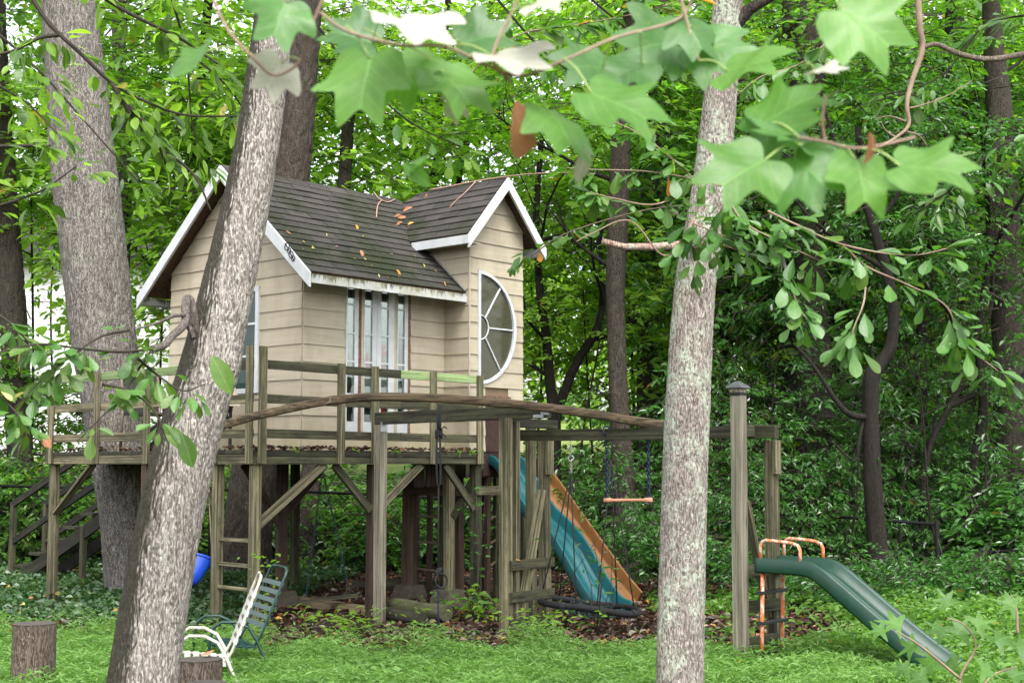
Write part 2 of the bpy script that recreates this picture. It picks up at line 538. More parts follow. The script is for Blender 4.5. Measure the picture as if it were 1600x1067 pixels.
# ---------------------------------------------------------------- playhouse
house = thing('playhouse', 'beige lap-sided playhouse with brown shingle roof and half-round window on the raised deck', 'playhouse',
              H(0, 0, 0), Matrix.Rotation(PI / 2 - UA, 4, 'Z'))
EXPO = .1895
UB0, UB1, VB = 2.163, 3.10, -.404         # bay: u from, u to, front plane
GV = 2.395                                # depth of the gable wall
HE, HR, VE = 1.85, 3.185, -.353           # main roof: eave edge, ridge, eave overhang
VR = 1.2
SL = (HR - HE) / (VR - VE)
BE, BR, BU, BO = 2.50, 3.245, (2.163 + 3.10) / 2, .20   # bay roof eave height, ridge height, centre, side overhang
BSL = (BR - BE) / (UB1 - BU + BO)
RAKE = -.20

def clip_poly(poly, axis, val, keep_less):
    out = []
    n = len(poly)
    for i in range(n):
        a, b2 = poly[i], poly[(i + 1) % n]
        ia = (a[axis] <= val) if keep_less else (a[axis] >= val)
        ib = (b2[axis] <= val) if keep_less else (b2[axis] >= val)
        if ia: out.append(a)
        if ia != ib:
            t = (val - a[axis]) / (b2[axis] - a[axis])
            out.append((a[0] + (b2[0] - a[0]) * t, a[1] + (b2[1] - a[1]) * t))
    return out
def siding(poly, to3, nrm, parent, splits=()):
    """lap boards over a wall polygon (s, h); to3 maps (s, h) to the wall plane, nrm points outside"""
    hmax = max(p[1] for p in poly)
    k = 0
    while k * EXPO - .005 < hmax:
        h0, h1 = max(0, k * EXPO - .005), (k + 1) * EXPO - .005
        row = clip_poly(clip_poly(poly, 1, h0 + .0015, False), 1, h1 + .006, True)
        k += 1
        if len(row) < 3: continue
        smin, smax = min(p[0] for p in row), max(p[0] for p in row)
        if not splits and smax - smin > 1.3 and random.random() < .45: splits_ = (random.uniform(smin + .4, smax - .4),)
        else: splits_ = splits
        cuts = [smin] + [c for c in splits_ if smin + .05 < c < smax - .05] + [smax]
        for c0, c1 in zip(cuts[:-1], cuts[1:]):
            pc = clip_poly(clip_poly(row, 0, c0 + (.002 if c0 > smin else 0), False), 0, c1 - (.001 if c1 < smax else 0), True)
            if len(pc) < 3: continue
            j = random.uniform(-.0015, .0015)
            outer = [to3(s, h) + nrm * (.021 + j - .013 * min(1, (h - h0) / EXPO)) for s, h in pc]
            inner = [to3(s, h) + nrm * .001 for s, h in pc]
            MB().prism(inner, outer).build('siding_board', M_SID, parent)
roof_h = lambda v: HE + (v - VE) * SL if v <= VR else HR - (v - VR) * SL
broof_h = lambda u: BR - abs(u - BU) * BSL
# gable wall (faces left), front wall, return wall and bay
gp = [(0, 0), (GV, 0), (GV, roof_h(GV) - .07), (VR, HR - .07), (0, roof_h(0) - .07)]
gw = v_at(400, 560, 0)[0], v_at(372, 560, 0)[0]
WV0, WV1, WH0, WH1 = .42, 1.0, .62, 1.72             # gable window hole (v0, v1, h0, h1)
def holed(poly, s0, s1, h0, h1):
    a = clip_poly(poly, 0, s0, True); c = clip_poly(poly, 0, s1, False)
    mid = clip_poly(clip_poly(poly, 0, s0, False), 0, s1, True)
    return a, c, clip_poly(mid, 1, h0, True), clip_poly(mid, 1, h1, False)
MB().prism([H(.004, v, h) for v, h in gp], [H(.05, v, h) for v, h in gp]).build('gable_wall', M_SHEATH, house)
WV0 = v_at(407, 560, 0)[0]; WV1 = WV0 + .62
_, WH1 = v_at(402, 448, 0); _, WH0 = v_at(402, 614, 0)
for pc in holed(gp, WV0, WV1, WH0, WH1):
    if len(pc) > 2: siding(pc, lambda s, h: H(0, s, h), -U, house)
fp_h = roof_h(0) - .06
MB().box(H(.05, .004, 0), U * (UB0 - .06), V * .05, Vector((0, 0, fp_h))).build('front_wall', M_SHEATH, house)
DU0, _ = u_at(539.5, 560, 0); DU1, _ = u_at(640, 560, 0)
DH0 = .205
siding([(0, 0), (DU0, 0), (DU0, fp_h), (0, fp_h)], lambda s, h: H(s, 0, h), -V, house)
siding([(DU1, 0), (UB0 - .002, 0), (UB0 - .002, fp_h), (DU1, fp_h)], lambda s, h: H(s, 0, h), -V, house)
siding([(DU0 + .002, 0), (DU1 - .002, 0), (DU1 - .002, DH0), (DU0 + .002, DH0)], lambda s, h: H(s, 0, h), -V, house)
# return wall of the bay (faces left, u = UB0): below the eave from v = VB to 0, above it up to the bay eave
hb = broof_h(UB0) - .05
vr_end = lambda h: (h - HE) / SL + VE
rp = [(VB, 0), (-.001, 0), (-.001, roof_h(0) + .03), (vr_end(hb), hb), (VB, hb)]
MB().prism([H(UB0 + .004, v, h) for v, h in rp], [H(UB0 + .05, v, h) for v, h in rp]).build('bay_side_wall', M_SHEATH, house)
siding(rp, lambda s, h: H(UB0, s, h), -U, house)
# bay front with the half-round window and the slide opening
WU, WC, WR = 2.29, 1.455, .672
bh = lambda u: broof_h(u) - .05
OU0, OU1, OH = u_at(757, 660, VB)[0], u_at(793, 660, VB)[0], .62
bp = [(UB0, 0), (UB1, 0), (UB1, bh(UB1)), (BU, bh(BU)), (UB0, bh(UB0))]
for pc in holed(bp, OU0, OU1, 0, OH):
    if len(pc) > 2: MB().prism([H(u, VB + .004, h) for u, h in pc], [H(u, VB + .05, h) for u, h in pc]).build('bay_front_wall', M_SHEATH, house)
arcs = [(WU + WR * math.cos(a), WC + WR * math.sin(a)) for a in [(-90 + 180 * i / 40) * PI / 180 for i in range(41)]]
def bay_front_siding():
    k = 0
    top = bh(BU)
    while k * EXPO < top:
        h0, h1 = max(0, k * EXPO - .005) + .0015, min((k + 1) * EXPO - .005, top) + .006
        k += 1
        def ends(h):
            # left end and right end of a board at height h
            lo, hi = UB0 + .001, UB1
            if h > bh(UB0): lo = BU - (bh(BU) - h) / BSL; hi = BU + (bh(BU) - h) / BSL
            return lo, max(hi, lo + .004)
        def strip(fl, fr):
            pts = 7
            hs = [h0 + (h1 - h0) * i / pts for i in range(pts + 1)]
            L = [(fl(h), h) for h in hs]; R = [(fr(h), h) for h in reversed(hs)]
            pc = L + R
            if max(p[0] for p in pc) - min(p[0] for p in pc) < .01: return
            o = [H(s, VB, h) - V * (.021 - .013 * (h - h0) / EXPO) for s, h in pc]
            i_ = [H(s, VB, h) - V * .001 for s, h in pc]
            MB().prism(i_, o).build('siding_board', M_SID, house)
        inwin = h1 > WC - WR and h0 < WC + WR
        lo = lambda h: ends(h)[0]
        hi = lambda h: ends(h)[1]
        arc = lambda h: WU + math.sqrt(max(0, WR * WR - (h - WC) ** 2)) if abs(h - WC) < WR else WU
        if h0 < OH - .02:
            strip(lo, lambda h: OU0); strip(lambda h: OU1, hi)
        elif inwin:
            strip(lo, lambda h: WU - .001)
            strip(arc, hi)
        else: strip(lo, hi)
bay_front_siding()
# right side and back walls, seen only from elsewhere
MB().box(H(UB1, VB + .05, 0), -U * .05, V * (GV - VB - .1), Vector((0, 0, broof_h(UB1) - .06))).build('side_wall', M_SID, house)
bkp = [(0, 0), (UB1 - .05, 0), (UB1 - .05, roof_h(GV) - .07), (0, roof_h(GV) - .07)]
MB().prism([H(s, GV - .05, h) for s, h in bkp], [H(s, GV, h) for s, h in bkp]).build('back_wall', M_SID, house)
MB().box(H(.05, .05, -.002), U * (UB1 - .15), V * (GV - .15), Vector((0, 0, .012))).build('floor_board', M_SHEATH, house)
MB().box(H(UB0, VB + .05, -.30), U * (UB1 - UB0 - .05), V * (-VB), Vector((0, 0, .296))).build('bay_floor', W_DARK, house)
# corner trims: thin dark joints where boards meet
for (u, v, h1) in ((UB0 - .012, VB - .014, hb),):
    beam('corner_trim', H(u, v, 0), H(u, v, h1), .022, .022, M_SID, house, up=V)

# half-round window
def half_round():
    m = MB()
    oo = [(WU, WC - WR)] + arcs[1:-1] + [(WU, WC + WR)]
    wf = .045
    inn = [(WU + wf * .9 + (WR - wf * 1.9) * max(0, math.cos(a)), WC + (WR - wf) * math.sin(a)) for a in [(-90 + 180 * i / 40) * PI / 180 for i in range(41)]]
    vs, fs = [], []
    n = 41
    for ring, d in ((oo, .034), (inn, .034), (inn, -.002), (oo, -.002)):
        vs += [H(u, VB - d, h) for u, h in ring]
    for r in range(4):
        for i in range(n):
            j = (i + 1) % n
            a, b2 = r * n, ((r + 1) % 4) * n
            fs.append((a + j, a + i, b2 + i, b2 + j))
    m.add(vs, fs)
    fr = m.build('half_round_window', M_WHITE, house)
    MB().prism([H(u, VB + .004, h) for u, h in inn], [H(u, VB - .006, h) for u, h in inn]).build('pane', M_GL_DARK, fr)
    c = (WU + wf * .9, WC)
    hr = .145
    hub = [(c[0] + hr * math.cos(a), c[1] + hr * 1.0 * math.sin(a)) for a in [(-90 + 180 * i / 14) * PI / 180 for i in range(15)]]
    MB().tube([H(u, VB - .016, h) for u, h in hub], .0095, 6).build('hub_arc', M_WHITE, fr)
    for ang in (-52, 0, 52):
        a = math.radians(ang)
        ca, sa = math.cos(a), math.sin(a)
        p0 = (c[0] + hr * ca, c[1] + hr * sa)
        L = WR - wf * 1.1
        p1 = (c[0] + (L - wf) * ca, c[1] + L * sa)
        beam('muntin', H(p0[0], VB - .014, p0[1]), H(p1[0], VB - .014, p1[1]), .018, .02, M_WHITE, fr, up=-V, ch=.003, warp=0)
half_round()
MB().box(H(OU0 - .03, VB - .03, OH), U * (OU1 - OU0 + .06), V * .03, Vector((0, 0, .035))).build('slide_door_header', M_BRTRIM, house)
MB().box(H(OU0, VB + .02, -.28), U * (OU1 - OU0), V * .02, Vector((0, 0, OH + .28))).build('slide_door', plain('dark_maroon_stained_plywood', (.045, .022, .018), .8, .3, 0, .3, (.016, .01, .009), .6, 24), house)
beam('slide_door_jamb', H(OU1 - .06, VB - .012, -.2), H(OU1 - .06, VB - .012, OH), .035, .03, M_BRTRIM, house, up=V)

# gable window beside the leaning trunk
def rect_window(name, p, su, sv, nrm, w, h, parent, mats, fw=.05, rows=2, cols=1, glass=None):
    """p lower corner, su unit vector across, nrm outward"""
    Z = Vector((0, 0, 1))
    m = MB()
    m.box(p - nrm * .01, su * fw, nrm * .04, Z * h)
    m.box(p + su * (w - fw) - nrm * .01, su * fw, nrm * .04, Z * h)
    m.box(p + su * fw - nrm * .01, su * (w - 2 * fw), nrm * .039, Z * fw)
    m.box(p + su * fw + Z * (h - fw) - nrm * .01, su * (w - 2 * fw), nrm * .039, Z * fw)
    fr = m.build(name, mats, parent)
    gh = (h - 2 * fw) / rows
    for r in range(rows):
        MB().box(p + su * fw + Z * (fw + gh * r), su * (w - 2 * fw), nrm * .006, Z * gh).build('pane', glass or M_GL_DARK, fr)
        if r: MB().box(p + su * fw + Z * (fw + gh * r - .012) + nrm * .008, su * (w - 2 * fw), nrm * .014, Z * .024).build('muntin', mats, fr)
    return fr
M_GL_TEAL = mk_glass('dark_teal_window_glass', (.012, .03, .028), .05, (.03, .06, .055))
rect_window('gable_window', H(0, WV1, WH0) - U * .012, -V, None, -U, WV1 - WV0, WH1 - WH0, house, M_WHITE, .055, 3, 1, M_GL_TEAL)

# door unit: sidelight, pair of doors, sidelight, brown trims
def door_unit():
    Z = Vector((0, 0, 1))
    DH1 = 2.02
    X = lambda px: u_at(px, 560, -.02)[0]
    def lite(name, px, brown_gap=False):
        x0, x1, g0, g1 = [X(p) for p in px]
        m = MB()
        p = H(0, -.004, 0)
        m.box(p + U * x0 + Z * DH0, U * (g0 - x0), -V * .032, Z * (DH1 - DH0))
        m.box(p + U * g1 + Z * DH0, U * (x1 - g1), -V * .032, Z * (DH1 - DH0))
        m.box(p + U * g0 + Z * DH0, U * (g1 - g0), -V * .031, Z * .115)
        m.box(p + U * g0 + Z * (DH1 - .07), U * (g1 - g0), -V * .031, Z * .07)
        fr = m.build(name, M_WHITE, house)
        bot, top = DH0 + .115, DH1 - .07
        ys = [.37, .62, .98, 1.29, 1.61]
        ed = [bot] + [y for y in ys if bot + .1 < y < top] + [top]
        for a, c in zip(ed[:-1], ed[1:]):
            MB().box(p + U * g0 + Z * a - V * .018, U * (g1 - g0), -V * .004, Z * (c - a)).build('pane', M_GLASS, fr)
        for y in ed[1:-1]:
            MB().box(p + U * g0 + Z * (y - .009) - V * .012, U * (g1 - g0), -V * .018, Z * .018).build('muntin', M_WHITE, fr)
        MB().box(p + U * (g0 + .001) + Z * (bot + .30), U * (g1 - g0 - .002), -V * .006, Z * (top - bot - .30)).build('curtain', M_CURT, fr)
        MB().box(p + U * (g0 + .001) + Z * bot, U * (g1 - g0 - .002), -V * .004, Z * .298).build('backing', M_INDOOR, fr)
        return fr, g0, g1
    a = lite('sidelight_window', (539.3, 558.2, 541.0, 552.6))
    b2 = lite('french_door', (567, 587.1, 568, 580.2))
    c = lite('french_door', (587.5, 614.3, 594, 605.6))
    d = lite('sidelight_window', (619.2, 635.6, 620.2, 630.6))
    p = H(0, -.003, 0)
    for x0, x1, m in ((558.4, 563.6, M_BRTRIM), (563.8, 566.8, M_SID), (614.5, 619.0, M_SID), (635.8, 640, M_BRTRIM)):
        MB().box(p + U * X(x0) + Z * DH0, U * (X(x1) - X(x0)), -V * .026, Z * (DH1 - DH0)).build('door_trim_board', m, house)
    def blob(pts, fr, g0, g1, name='red_paper_leaf', m=M_REDCLOTH):
        q = [H(g0 + s * (g1 - g0), -.0125, h) for s, h in pts]
        MB().prism(q, [x - V * .003 for x in q]).build(name, m, fr)
    # red cut-outs hanging behind the panes
    for k, (h, w) in enumerate(((1.17, .8), (1.10, .98), (1.03, .7), (.96, .95), (.88, .7))):
        blob([(.05, h - .03), (.05 + w * .5, h - .055), (.05 + w * .9, h - .02), (w, h + .03), (w * .55, h + .02), (.1, h + .05)], c[0], c[1], c[2])
    blob([(.02, 1.0), (.45, .96), (.5, .86), (.75, .88), (.98, .98), (.8, 1.02), (.5, 1.10), (.4, 1.02)], b2[0], b2[1], b2[2])
    blob([(.1, .42), (.5, .36), (.95, .40), (.8, .47), (.3, .48)], c[0], c[1], c[2])
    # dark figures behind the left sidelight and the top panes
    for f in (a, b2, c):
        blob([(.1, 1.62), (.5, 1.60), (.9, 1.70), (.75, 1.85), (.95, 1.92), (.05, 1.92), (.3, 1.8)], f[0], f[1], f[2], 'dark_wreath', plain('dark_green_wreath', (.02, .04, .02), .8))
    blob([(.02, .60), (.5, .62), (.85, .72), (.6, .86), (.3, .95), (.02, .9)], a[0], a[1], a[2], 'dark_wreath', M_BLACK)
    blob([(.3, .98), (.98, .6), (.98, 1.5), (.5, 1.62)], d[0], d[1], d[2], 'dark_wreath', M_INDOOR)
door_unit()

# roofs -----------------------------------------------------------------
def shingle_slope(poly, to3, nrm, expo, tab, parent, seed, lim_lo=None):
    """individual tabs over a convex polygon (s along the eave, t up the slope)"""
    rs = random.Random(seed)
    t = min(p[1] for p in poly)
    tmax = max(p[1] for p in poly)
    k = 0
    while t < tmax - .01:
        off = (k % 2) * tab * .5 + rs.uniform(-.02, .02) - tab
        s = min(p[0] for p in poly) + off
        while s < max(p[0] for p in poly):
            pc = clip_poly(clip_poly(poly, 0, s + .003, False), 0, s + tab - .003, True)
            pc = clip_poly(clip_poly(pc, 1, t, False), 1, min(t + expo * 1.12, tmax), True) if len(pc) > 2 else pc
            if len(pc) > 2:
                dz = rs.uniform(0, .0025); lift = rs.uniform(0, .005) if rs.random() < .2 else 0
                j = rs.uniform(-.003, .003)
                top = [to3(a, b2 + j) + nrm * (.016 + dz + lift - .012 * (b2 - t) / expo) for a, b2 in pc]
                bot = [to3(a, b2 + j) + nrm * (.0075 + dz * .5 + lift - .0115 * (b2 - t) / expo) for a, b2 in pc]
                MB().prism(bot, top).build('shingle', M_SHING, parent)
            s += tab
        t += expo; k += 1
# main front slope
sl_len = math.hypot(VR - VE, HR - HE)
ca, sa = (VR - VE) / sl_len, (HR - HE) / sl_len
nf = (-V * sa + Vector((0, 0, ca)))
mf = lambda s, t: H(s, VE + t * ca, HE + t * sa)
u_end = UB0 - .012
t_b = (.374 - VE) / ca                      # where the bay eave meets the slope
frontpoly = [(RAKE, 0), (u_end, 0), (u_end, t_b - .05), (2.60, sl_len), (RAKE, sl_len)]
shingle_slope(frontpoly, mf, nf, .1285, .305, house, 1)
def slab(poly, to3, nrm, th, name, m, parent):
    MB().prism([to3(a, b2) - nrm * th for a, b2 in poly], [to3(a, b2) - nrm * .001 for a, b2 in poly]).build(name, m, parent)
slab([(RAKE + .02, .01), (u_end - .01, .01), (u_end - .01, t_b - .06), (2.58, sl_len - .01), (RAKE + .02, sl_len - .01)], mf, nf, .022, 'roof_sheathing', M_SOFF, house)
mb_ = lambda s, t: H(s, 2 * VR - VE - t * ca, HE + t * sa)
nbk = (V * sa + Vector((0, 0, ca)))
backpoly = [(RAKE + .02, .01), (UB1 + .15, .01), (UB1 + .15, sl_len - .01), (RAKE + .02, sl_len - .01)]
slab(backpoly, mb_, nbk, .022, 'roof_sheathing', M_SOFF, house)
MB().prism([mb_(a, b2) for a, b2 in backpoly], [mb_(a, b2) + nbk * .012 for a, b2 in backpoly]).build('back_roof_shingles', M_SHING, house)
# ridge caps
for i in range(9):
    s0 = RAKE + i * .305
    s1 = min(s0 + .33, 2.62)
    MB().prism([H(s0, VR - .10, HR - .085 + .022), H(s0, VR, HR + .028), H(s0, VR + .10, HR - .085 + .022), H(s0, VR + .10, HR - .085 + .006), H(s0, VR, HR + .010), H(s0, VR - .10, HR - .085 + .006)],
               [H(s1, VR - .10, HR - .085 + .014), H(s1, VR, HR + .018), H(s1, VR + .10, HR - .085 + .014), H(s1, VR + .10, HR - .085), H(s1, VR, HR + .002), H(s1, VR - .10, HR - .085)]).build('ridge_cap', M_SHING, house)
# bay roof, left slope
bw = BU - (UB0 - BO)
bl = math.hypot(bw, BR - BE)
cb, sb = bw / bl, (BR - BE) / bl
nb_ = (-U * sb + Vector((0, 0, cb)))
VF = VB - .17
ml = lambda s, t: H(UB0 - BO + t * cb, s, BE + t * sb)
tm = (HR - BE) / sb if HR < BR else bl
bayl = [(VF, 0), (.374, 0), (VR - .08, min(tm, bl) - .08), (.92, bl), (VF, bl)]
shingle_slope(bayl, lambda s, t: ml(s, t), nb_, .122, .29, house, 5)
bsl_in = [(VF + .02, .01), (.36, .01), (VR - .12, min(tm, bl) - .09), (.90, bl - .01), (VF + .02, bl - .01)]
slab(bsl_in, ml, nb_, .022, 'roof_sheathing', M_SOFF, house)
mr = lambda s, t: H(UB1 + BO - t * cb, s, BE + t * sb)
nr_ = (U * sb + Vector((0, 0, cb)))
slab(bsl_in, mr, nr_, .022, 'roof_sheathing', M_SOFF, house)
MB().prism([mr(a, b2) for a, b2 in bayl], [mr(a, b2) + nr_ * .014 for a, b2 in bayl]).build('bay_right_shingles', M_SHING, house)
hipq = [H(BU, .92, BR), H(2.62, VR + .02, HR - .01), H(BU + .3, VR + .05, HR - .05)]
for i in range(6):
    s0 = VF + i * .27; s1 = min(s0 + .29, .93)
    if s0 > .9: break
    MB().prism([H(BU - .09, s0, BR - .098 + .022), H(BU, s0, BR + .028), H(BU + .09, s0, BR - .098 + .022), H(BU, s0, BR + .008)],
               [H(BU - .09, s1, BR - .098 + .012), H(BU, s1, BR + .018), H(BU + .09, s1, BR - .098 + .012), H(BU, s1, BR)]).build('ridge_cap', M_SHING, house)
# trims: rake boards on the gable, fascia, bay trims
def rake(p0, p1, w, th, m, nrm, name='rake_board'):
    """board in the plane of p0-p1 and the vertical, its upper edge from p0 to p1, hanging w below"""
    Z = Vector((0, 0, 1))
    q = [p0, p1, p1 - Z * w, p0 - Z * w]
    MB().prism(q, [x + nrm * th for x in q]).build(name, m, house)
rw = .155
rake(H(RAKE - .004, VE - .02, HE - .005), H(RAKE - .004, VR, HR + .012), rw, .03, M_WHITE, -U)
rake(H(RAKE - .004, 2 * VR - VE + .02, HE - .005), H(RAKE - .004, VR, HR + .012), rw, .031, M_WHITE, -U)
MB().prism([H(RAKE, VE, HE - .10), H(RAKE, VE, HE - .015), H(RAKE, VE - .028, HE - .02), H(RAKE, VE - .028, HE - .115)],
           [H(u_end, VE, HE - .10), H(u_end, VE, HE - .015), H(u_end, VE - .028, HE - .02), H(u_end, VE - .028, HE - .115)]).build('fascia_board', M_MILD, house)
MB().prism([H(RAKE, 2 * VR - VE, HE - .10), H(RAKE, 2 * VR - VE, HE - .015), H(RAKE, 2 * VR - VE + .028, HE - .02), H(RAKE, 2 * VR - VE + .028, HE - .115)],
           [H(UB1 + .1, 2 * VR - VE, HE - .10), H(UB1 + .1, 2 * VR - VE, HE - .015), H(UB1 + .1, 2 * VR - VE + .028, HE - .02), H(UB1 + .1, 2 * VR - VE + .028, HE - .115)]).build('fascia_board', M_MILD, house)
Zv = Vector((0, 0, 1))
rake(H(UB0 - BO - .015, VF - .004, BE - .012), H(BU, VF - .004, BR + .012), .15, .03, M_WHITE, -V)
rake(H(UB1 + BO + .015, VF - .004, BE - .012), H(BU, VF - .004, BR + .012), .15, .031, M_WHITE, -V)
MB().box(H(UB0 - BO - .03, VF - .03, BE - .115), U * .028, V * (.36 - VF), Zv * .10).build('fascia_board', M_WHITE, house)
MB().box(H(UB1 + BO + .002, VF - .03, BE - .115), U * .028, V * (.36 - VF), Zv * .10).build('fascia_board', M_WHITE, house)
# soffit planks under the bay eave and gable eaves
MB().box(H(UB0 - BO, VF, BE - .10), U * (BO - .002), V * (.33 - VF), Zv * .012).build('soffit_board', M_SID, house)
# metal flashing where the bay wall meets the main slope
pts = [mf(u_end + .004, t) + nf * .022 for t in (0.0, .3, .6, t_b - .08)]
MB().prism([pts[0], pts[0] - U * .03, pts[-1] - U * .03, pts[-1]], [p + nf * .006 for p in (pts[0], pts[0] - U * .03, pts[-1] - U * .03, pts[-1])]).build('flashing_strip', M_ALU, house)
# iron ornament on the white rake board
def rake_ornament():
    q = hit(453, 392, H(RAKE - .036, 0, 0), U)
    m = MB()
    for i in range(4):
        c = q + V * (-.035 * i + .05) - Zv * (.045 * i - .05)
        m.tube([c + (V * math.cos(a) + Zv * math.sin(a)) * (.028 if i % 2 else .036) for a in [2 * PI * k / 10 for k in range(10)]], .006, 5, closed=True)
    m.tube([q + V * .08 + Zv * .09, q - V * .07 - Zv * .11], .006, 5)
    m.build('iron_ornament', M_BLACK, house)
rake_ornament()

# ---------------------------------------------------------------- raised deck
deck = thing('deck', 'weathered wooden deck on tall posts carrying the beige playhouse', 'deck', D(0, 0, 0), Matrix.Rotation(PI / 2 - UA, 4, 'Z'))
DU, DV, DZ = 3.23, 3.84, 1.74
for i in range(26):
    v = .02 + i * .1475
    beam('deck_board', D(-.02, v + .07, DZ - .019), D(DU + random.uniform(-.01, .02), v + .07, DZ - .019), .141, .036, W_DARK, deck, warp=.002, seg=4)
beam('rim_board', D(-.01, 0.0, 1.636), D(DU + .02, 0.0, 1.636), .036, .074, W_RAIL, deck)
beam('rim_board', D(-.01, -.004, 1.697), D(DU + .02, -.004, 1.697), .044, .048, W_DARK, deck)
beam('rim_board', D(0.0, .02, 1.648), D(0.0, DV, 1.648), .036, .098, W_GREY, deck)
beam('rim_board', D(0, DV, 1.648), D(DU, DV, 1.648), .036, .098, W_DARK, deck)
beam('rim_board', D(DU, .03, 1.648), D(DU, DV - .03, 1.648), .036, .098, W_DARK, deck)
for i in range(1, 7):
    beam('joist', D(DU * i / 7, .02, 1.65), D(DU * i / 7, DV - .03, 1.65), .036, .092, W_DARK, deck)
# rails: front (v = 0) and left (u = 0)
RZ = (2.565, 2.235, 1.895)
for k, z in enumerate(RZ):
    uu = [(px, hit(px, 600, D(0, 0, 0), V)) for px in (625, 752)]
    us = [(q - D0).dot(U) for _, q in uu]
    beam('rail', D(.06, .0, z), D(us[0], .0, z - .004), .036, .088, W_RAIL, deck)
    beam('rail', D(us[0] + .003, .0, z - .004), D(DU - .02, .0, z - .01), .036, .088, W_GREEN if k == 0 else W_RAIL, deck)
    beam('rail', D(0, .06, z), D(0, 1.25, z), .036, .088, W_RAIL if k == 0 else W_GREY, deck)
    beam('rail', D(0, 1.253, z), D(0, DV - .02, z - .01), .036, .088, W_GREEN if k == 0 else W_GREY, deck)
def u_front(px, y=650): return (hit(px, y, D(0, -.036, 0), V) - D0).dot(U)
def v_left(px, y=650): return (hit(px, y, D(-.036, 0, 0), U) - D0).dot(V)
for px, zt in ((533, 2.625), (586, 2.62), (677, 2.61), (750, 2.60)):
    u = u_front(px)
    beam('rail_post', D(u, -.037, 1.603), D(u, -.037, zt), .088, .036, W_GREY, deck, up=V)
beam('rail_post', D(.045, -.037, 1.603), D(.045, -.037, 2.74), .088, .036, W_GREY, deck, up=V)
beam('rail_post', D(-.037, .06, 1.603), D(-.037, .06, 2.745), .088, .036, W_GREY, deck, up=U)
for px in (80, 151, 229, 335):
    v = v_left(px)
    beam('rail_post', D(-.037, v, 1.603), D(-.037, v, 2.60), .088, .036, W_GREY, deck, up=U)
def post(name, u, v, z1, m=W_GREY, w=.09, par=None, z0=-.15):
    return beam(name, D(u, v, z0), D(u, v, z1), w, w, m, par or deck, up=V, warp=.004, seg=6)
post('post', .045, .055, 1.598)
vl = lambda px: (hit(px, 800, D(.045, 0, 0), U) - D0).dot(V)
uf = lambda px: (hit(px, 800, D(0, .055, 0), V) - D0).dot(U)
P340, P228, P83 = vl(340), vl(229), vl(84)
post('post', .045, P340, 1.598)
post('post', .045, P228, 1.598, W_RED)
post('post', .045, P83, 1.598)
U584, U745 = uf(582), uf(744)
post('post', U584, .07, 1.598, W_RED)
post('post', U745, .065, 1.598, W_RAIL, .1)
def atpost(px, Y, z1, m, w=.09):
    q = at(px, 850, Y); q.z = 0
    d = q - D0
    return post('post', d.dot(U), d.dot(V), z1, m, w), q
_, F1 = atpost(440, 15.6, 1.6, W_RED, .1)
_, F2 = atpost(640, 16.4, 1.45, W_RED, .13)
_, F3 = atpost(701, 15.75, 1.6, W_GREY, .1)
atpost(717, 16.6, 1.45, W_RED, .09)
atpost(671, 17.4, 1.6, W_RED, .06)
atpost(460, 17.3, 1.6, W_RAIL, .09)
atpost(757, 17.2, 1.6, W_RED, .09)
for q in (F1, F2, F3):
    c = q + Vector((0, 0, -.05))
    m = MB()
    a, b2 = .17, .12
    m.prism([c + U * x * a + V * y * a for x, y in ((-1, -1), (1, -1), (1, 1), (-1, 1))], [c + U * x * b2 + V * y * b2 + Zv * .24 for x, y in ((-1, -1), (1, -1), (1, 1), (-1, 1))])
    m.build('footing_block', plain('mossy_concrete', (.10, .085, .066), .9, .2, 0, .25, (.03, .032, .015), .7, 14), deck)
# diagonal braces
def brace(p0, p1, m=W_GREY): beam('brace', p0, p1, .036, .088, m, deck, up=U, warp=.003)
brace(D(.07, .03, 1.02), D(uf(503), .03, 1.597), W_GREY)
brace(D(U584 - .05, .04, 1.12), D(uf(520), .04, 1.597), W_RAIL)
brace(D(U584 + .06, .04, 1.12), D(uf(656), .04, 1.597), W_GREY)
brace(D(U745 - .05, .04, 1.10), D(uf(693), .04, 1.597), W_RAIL)
brace(D(.05, P83 - .05, 1.05), D(.05, vl(142), 1.597), W_GREY)
brace(D(.05, P340 + .05, 1.2), D(.05, P340 + .55, 1.597), W_RAIL)
brace(F1 + Zv * 1.0, F1 + U * .62 + Zv * 1.6, W_RED)
brace(F1 + Zv * .9, F1 - U * .55 + Zv * 1.6, W_RED)
brace(F3 + Zv * 1.0 - V * .05, F3 + Zv * 1.6 + U * .5 - V * .05, W_RAIL)
# ladder rungs between the corner post and the next one
for py in (843, 882, 919):
    z = hit(365, py, D(.045, 0, 0), U).z
    beam('ladder_rung', D(.045, .10, z), D(.045, P340 - .045, z), .036, .036, W_GREY, deck, warp=.002)
# low beams and skirt boards under the bay
dq = lambda q, z: Vector((q.x, q.y, z))
beam('cross_beam', dq(F2, 1.30) - U * .1, dq(F3, 1.30) + U * .12 - V * .1, .05, .13, W_RED, deck)
for i in range(4):
    beam('skirt_board', D(2.75 + .19 * i, .55, 1.34), D(2.75 + .19 * i, .55, 1.60), .17, .022, W_RED, deck, up=V)
beam('cross_beam', D(DU - .1, -.0, 1.30), D(DU + .55, -.0, 1.30), .05, .10, W_GREY, deck)

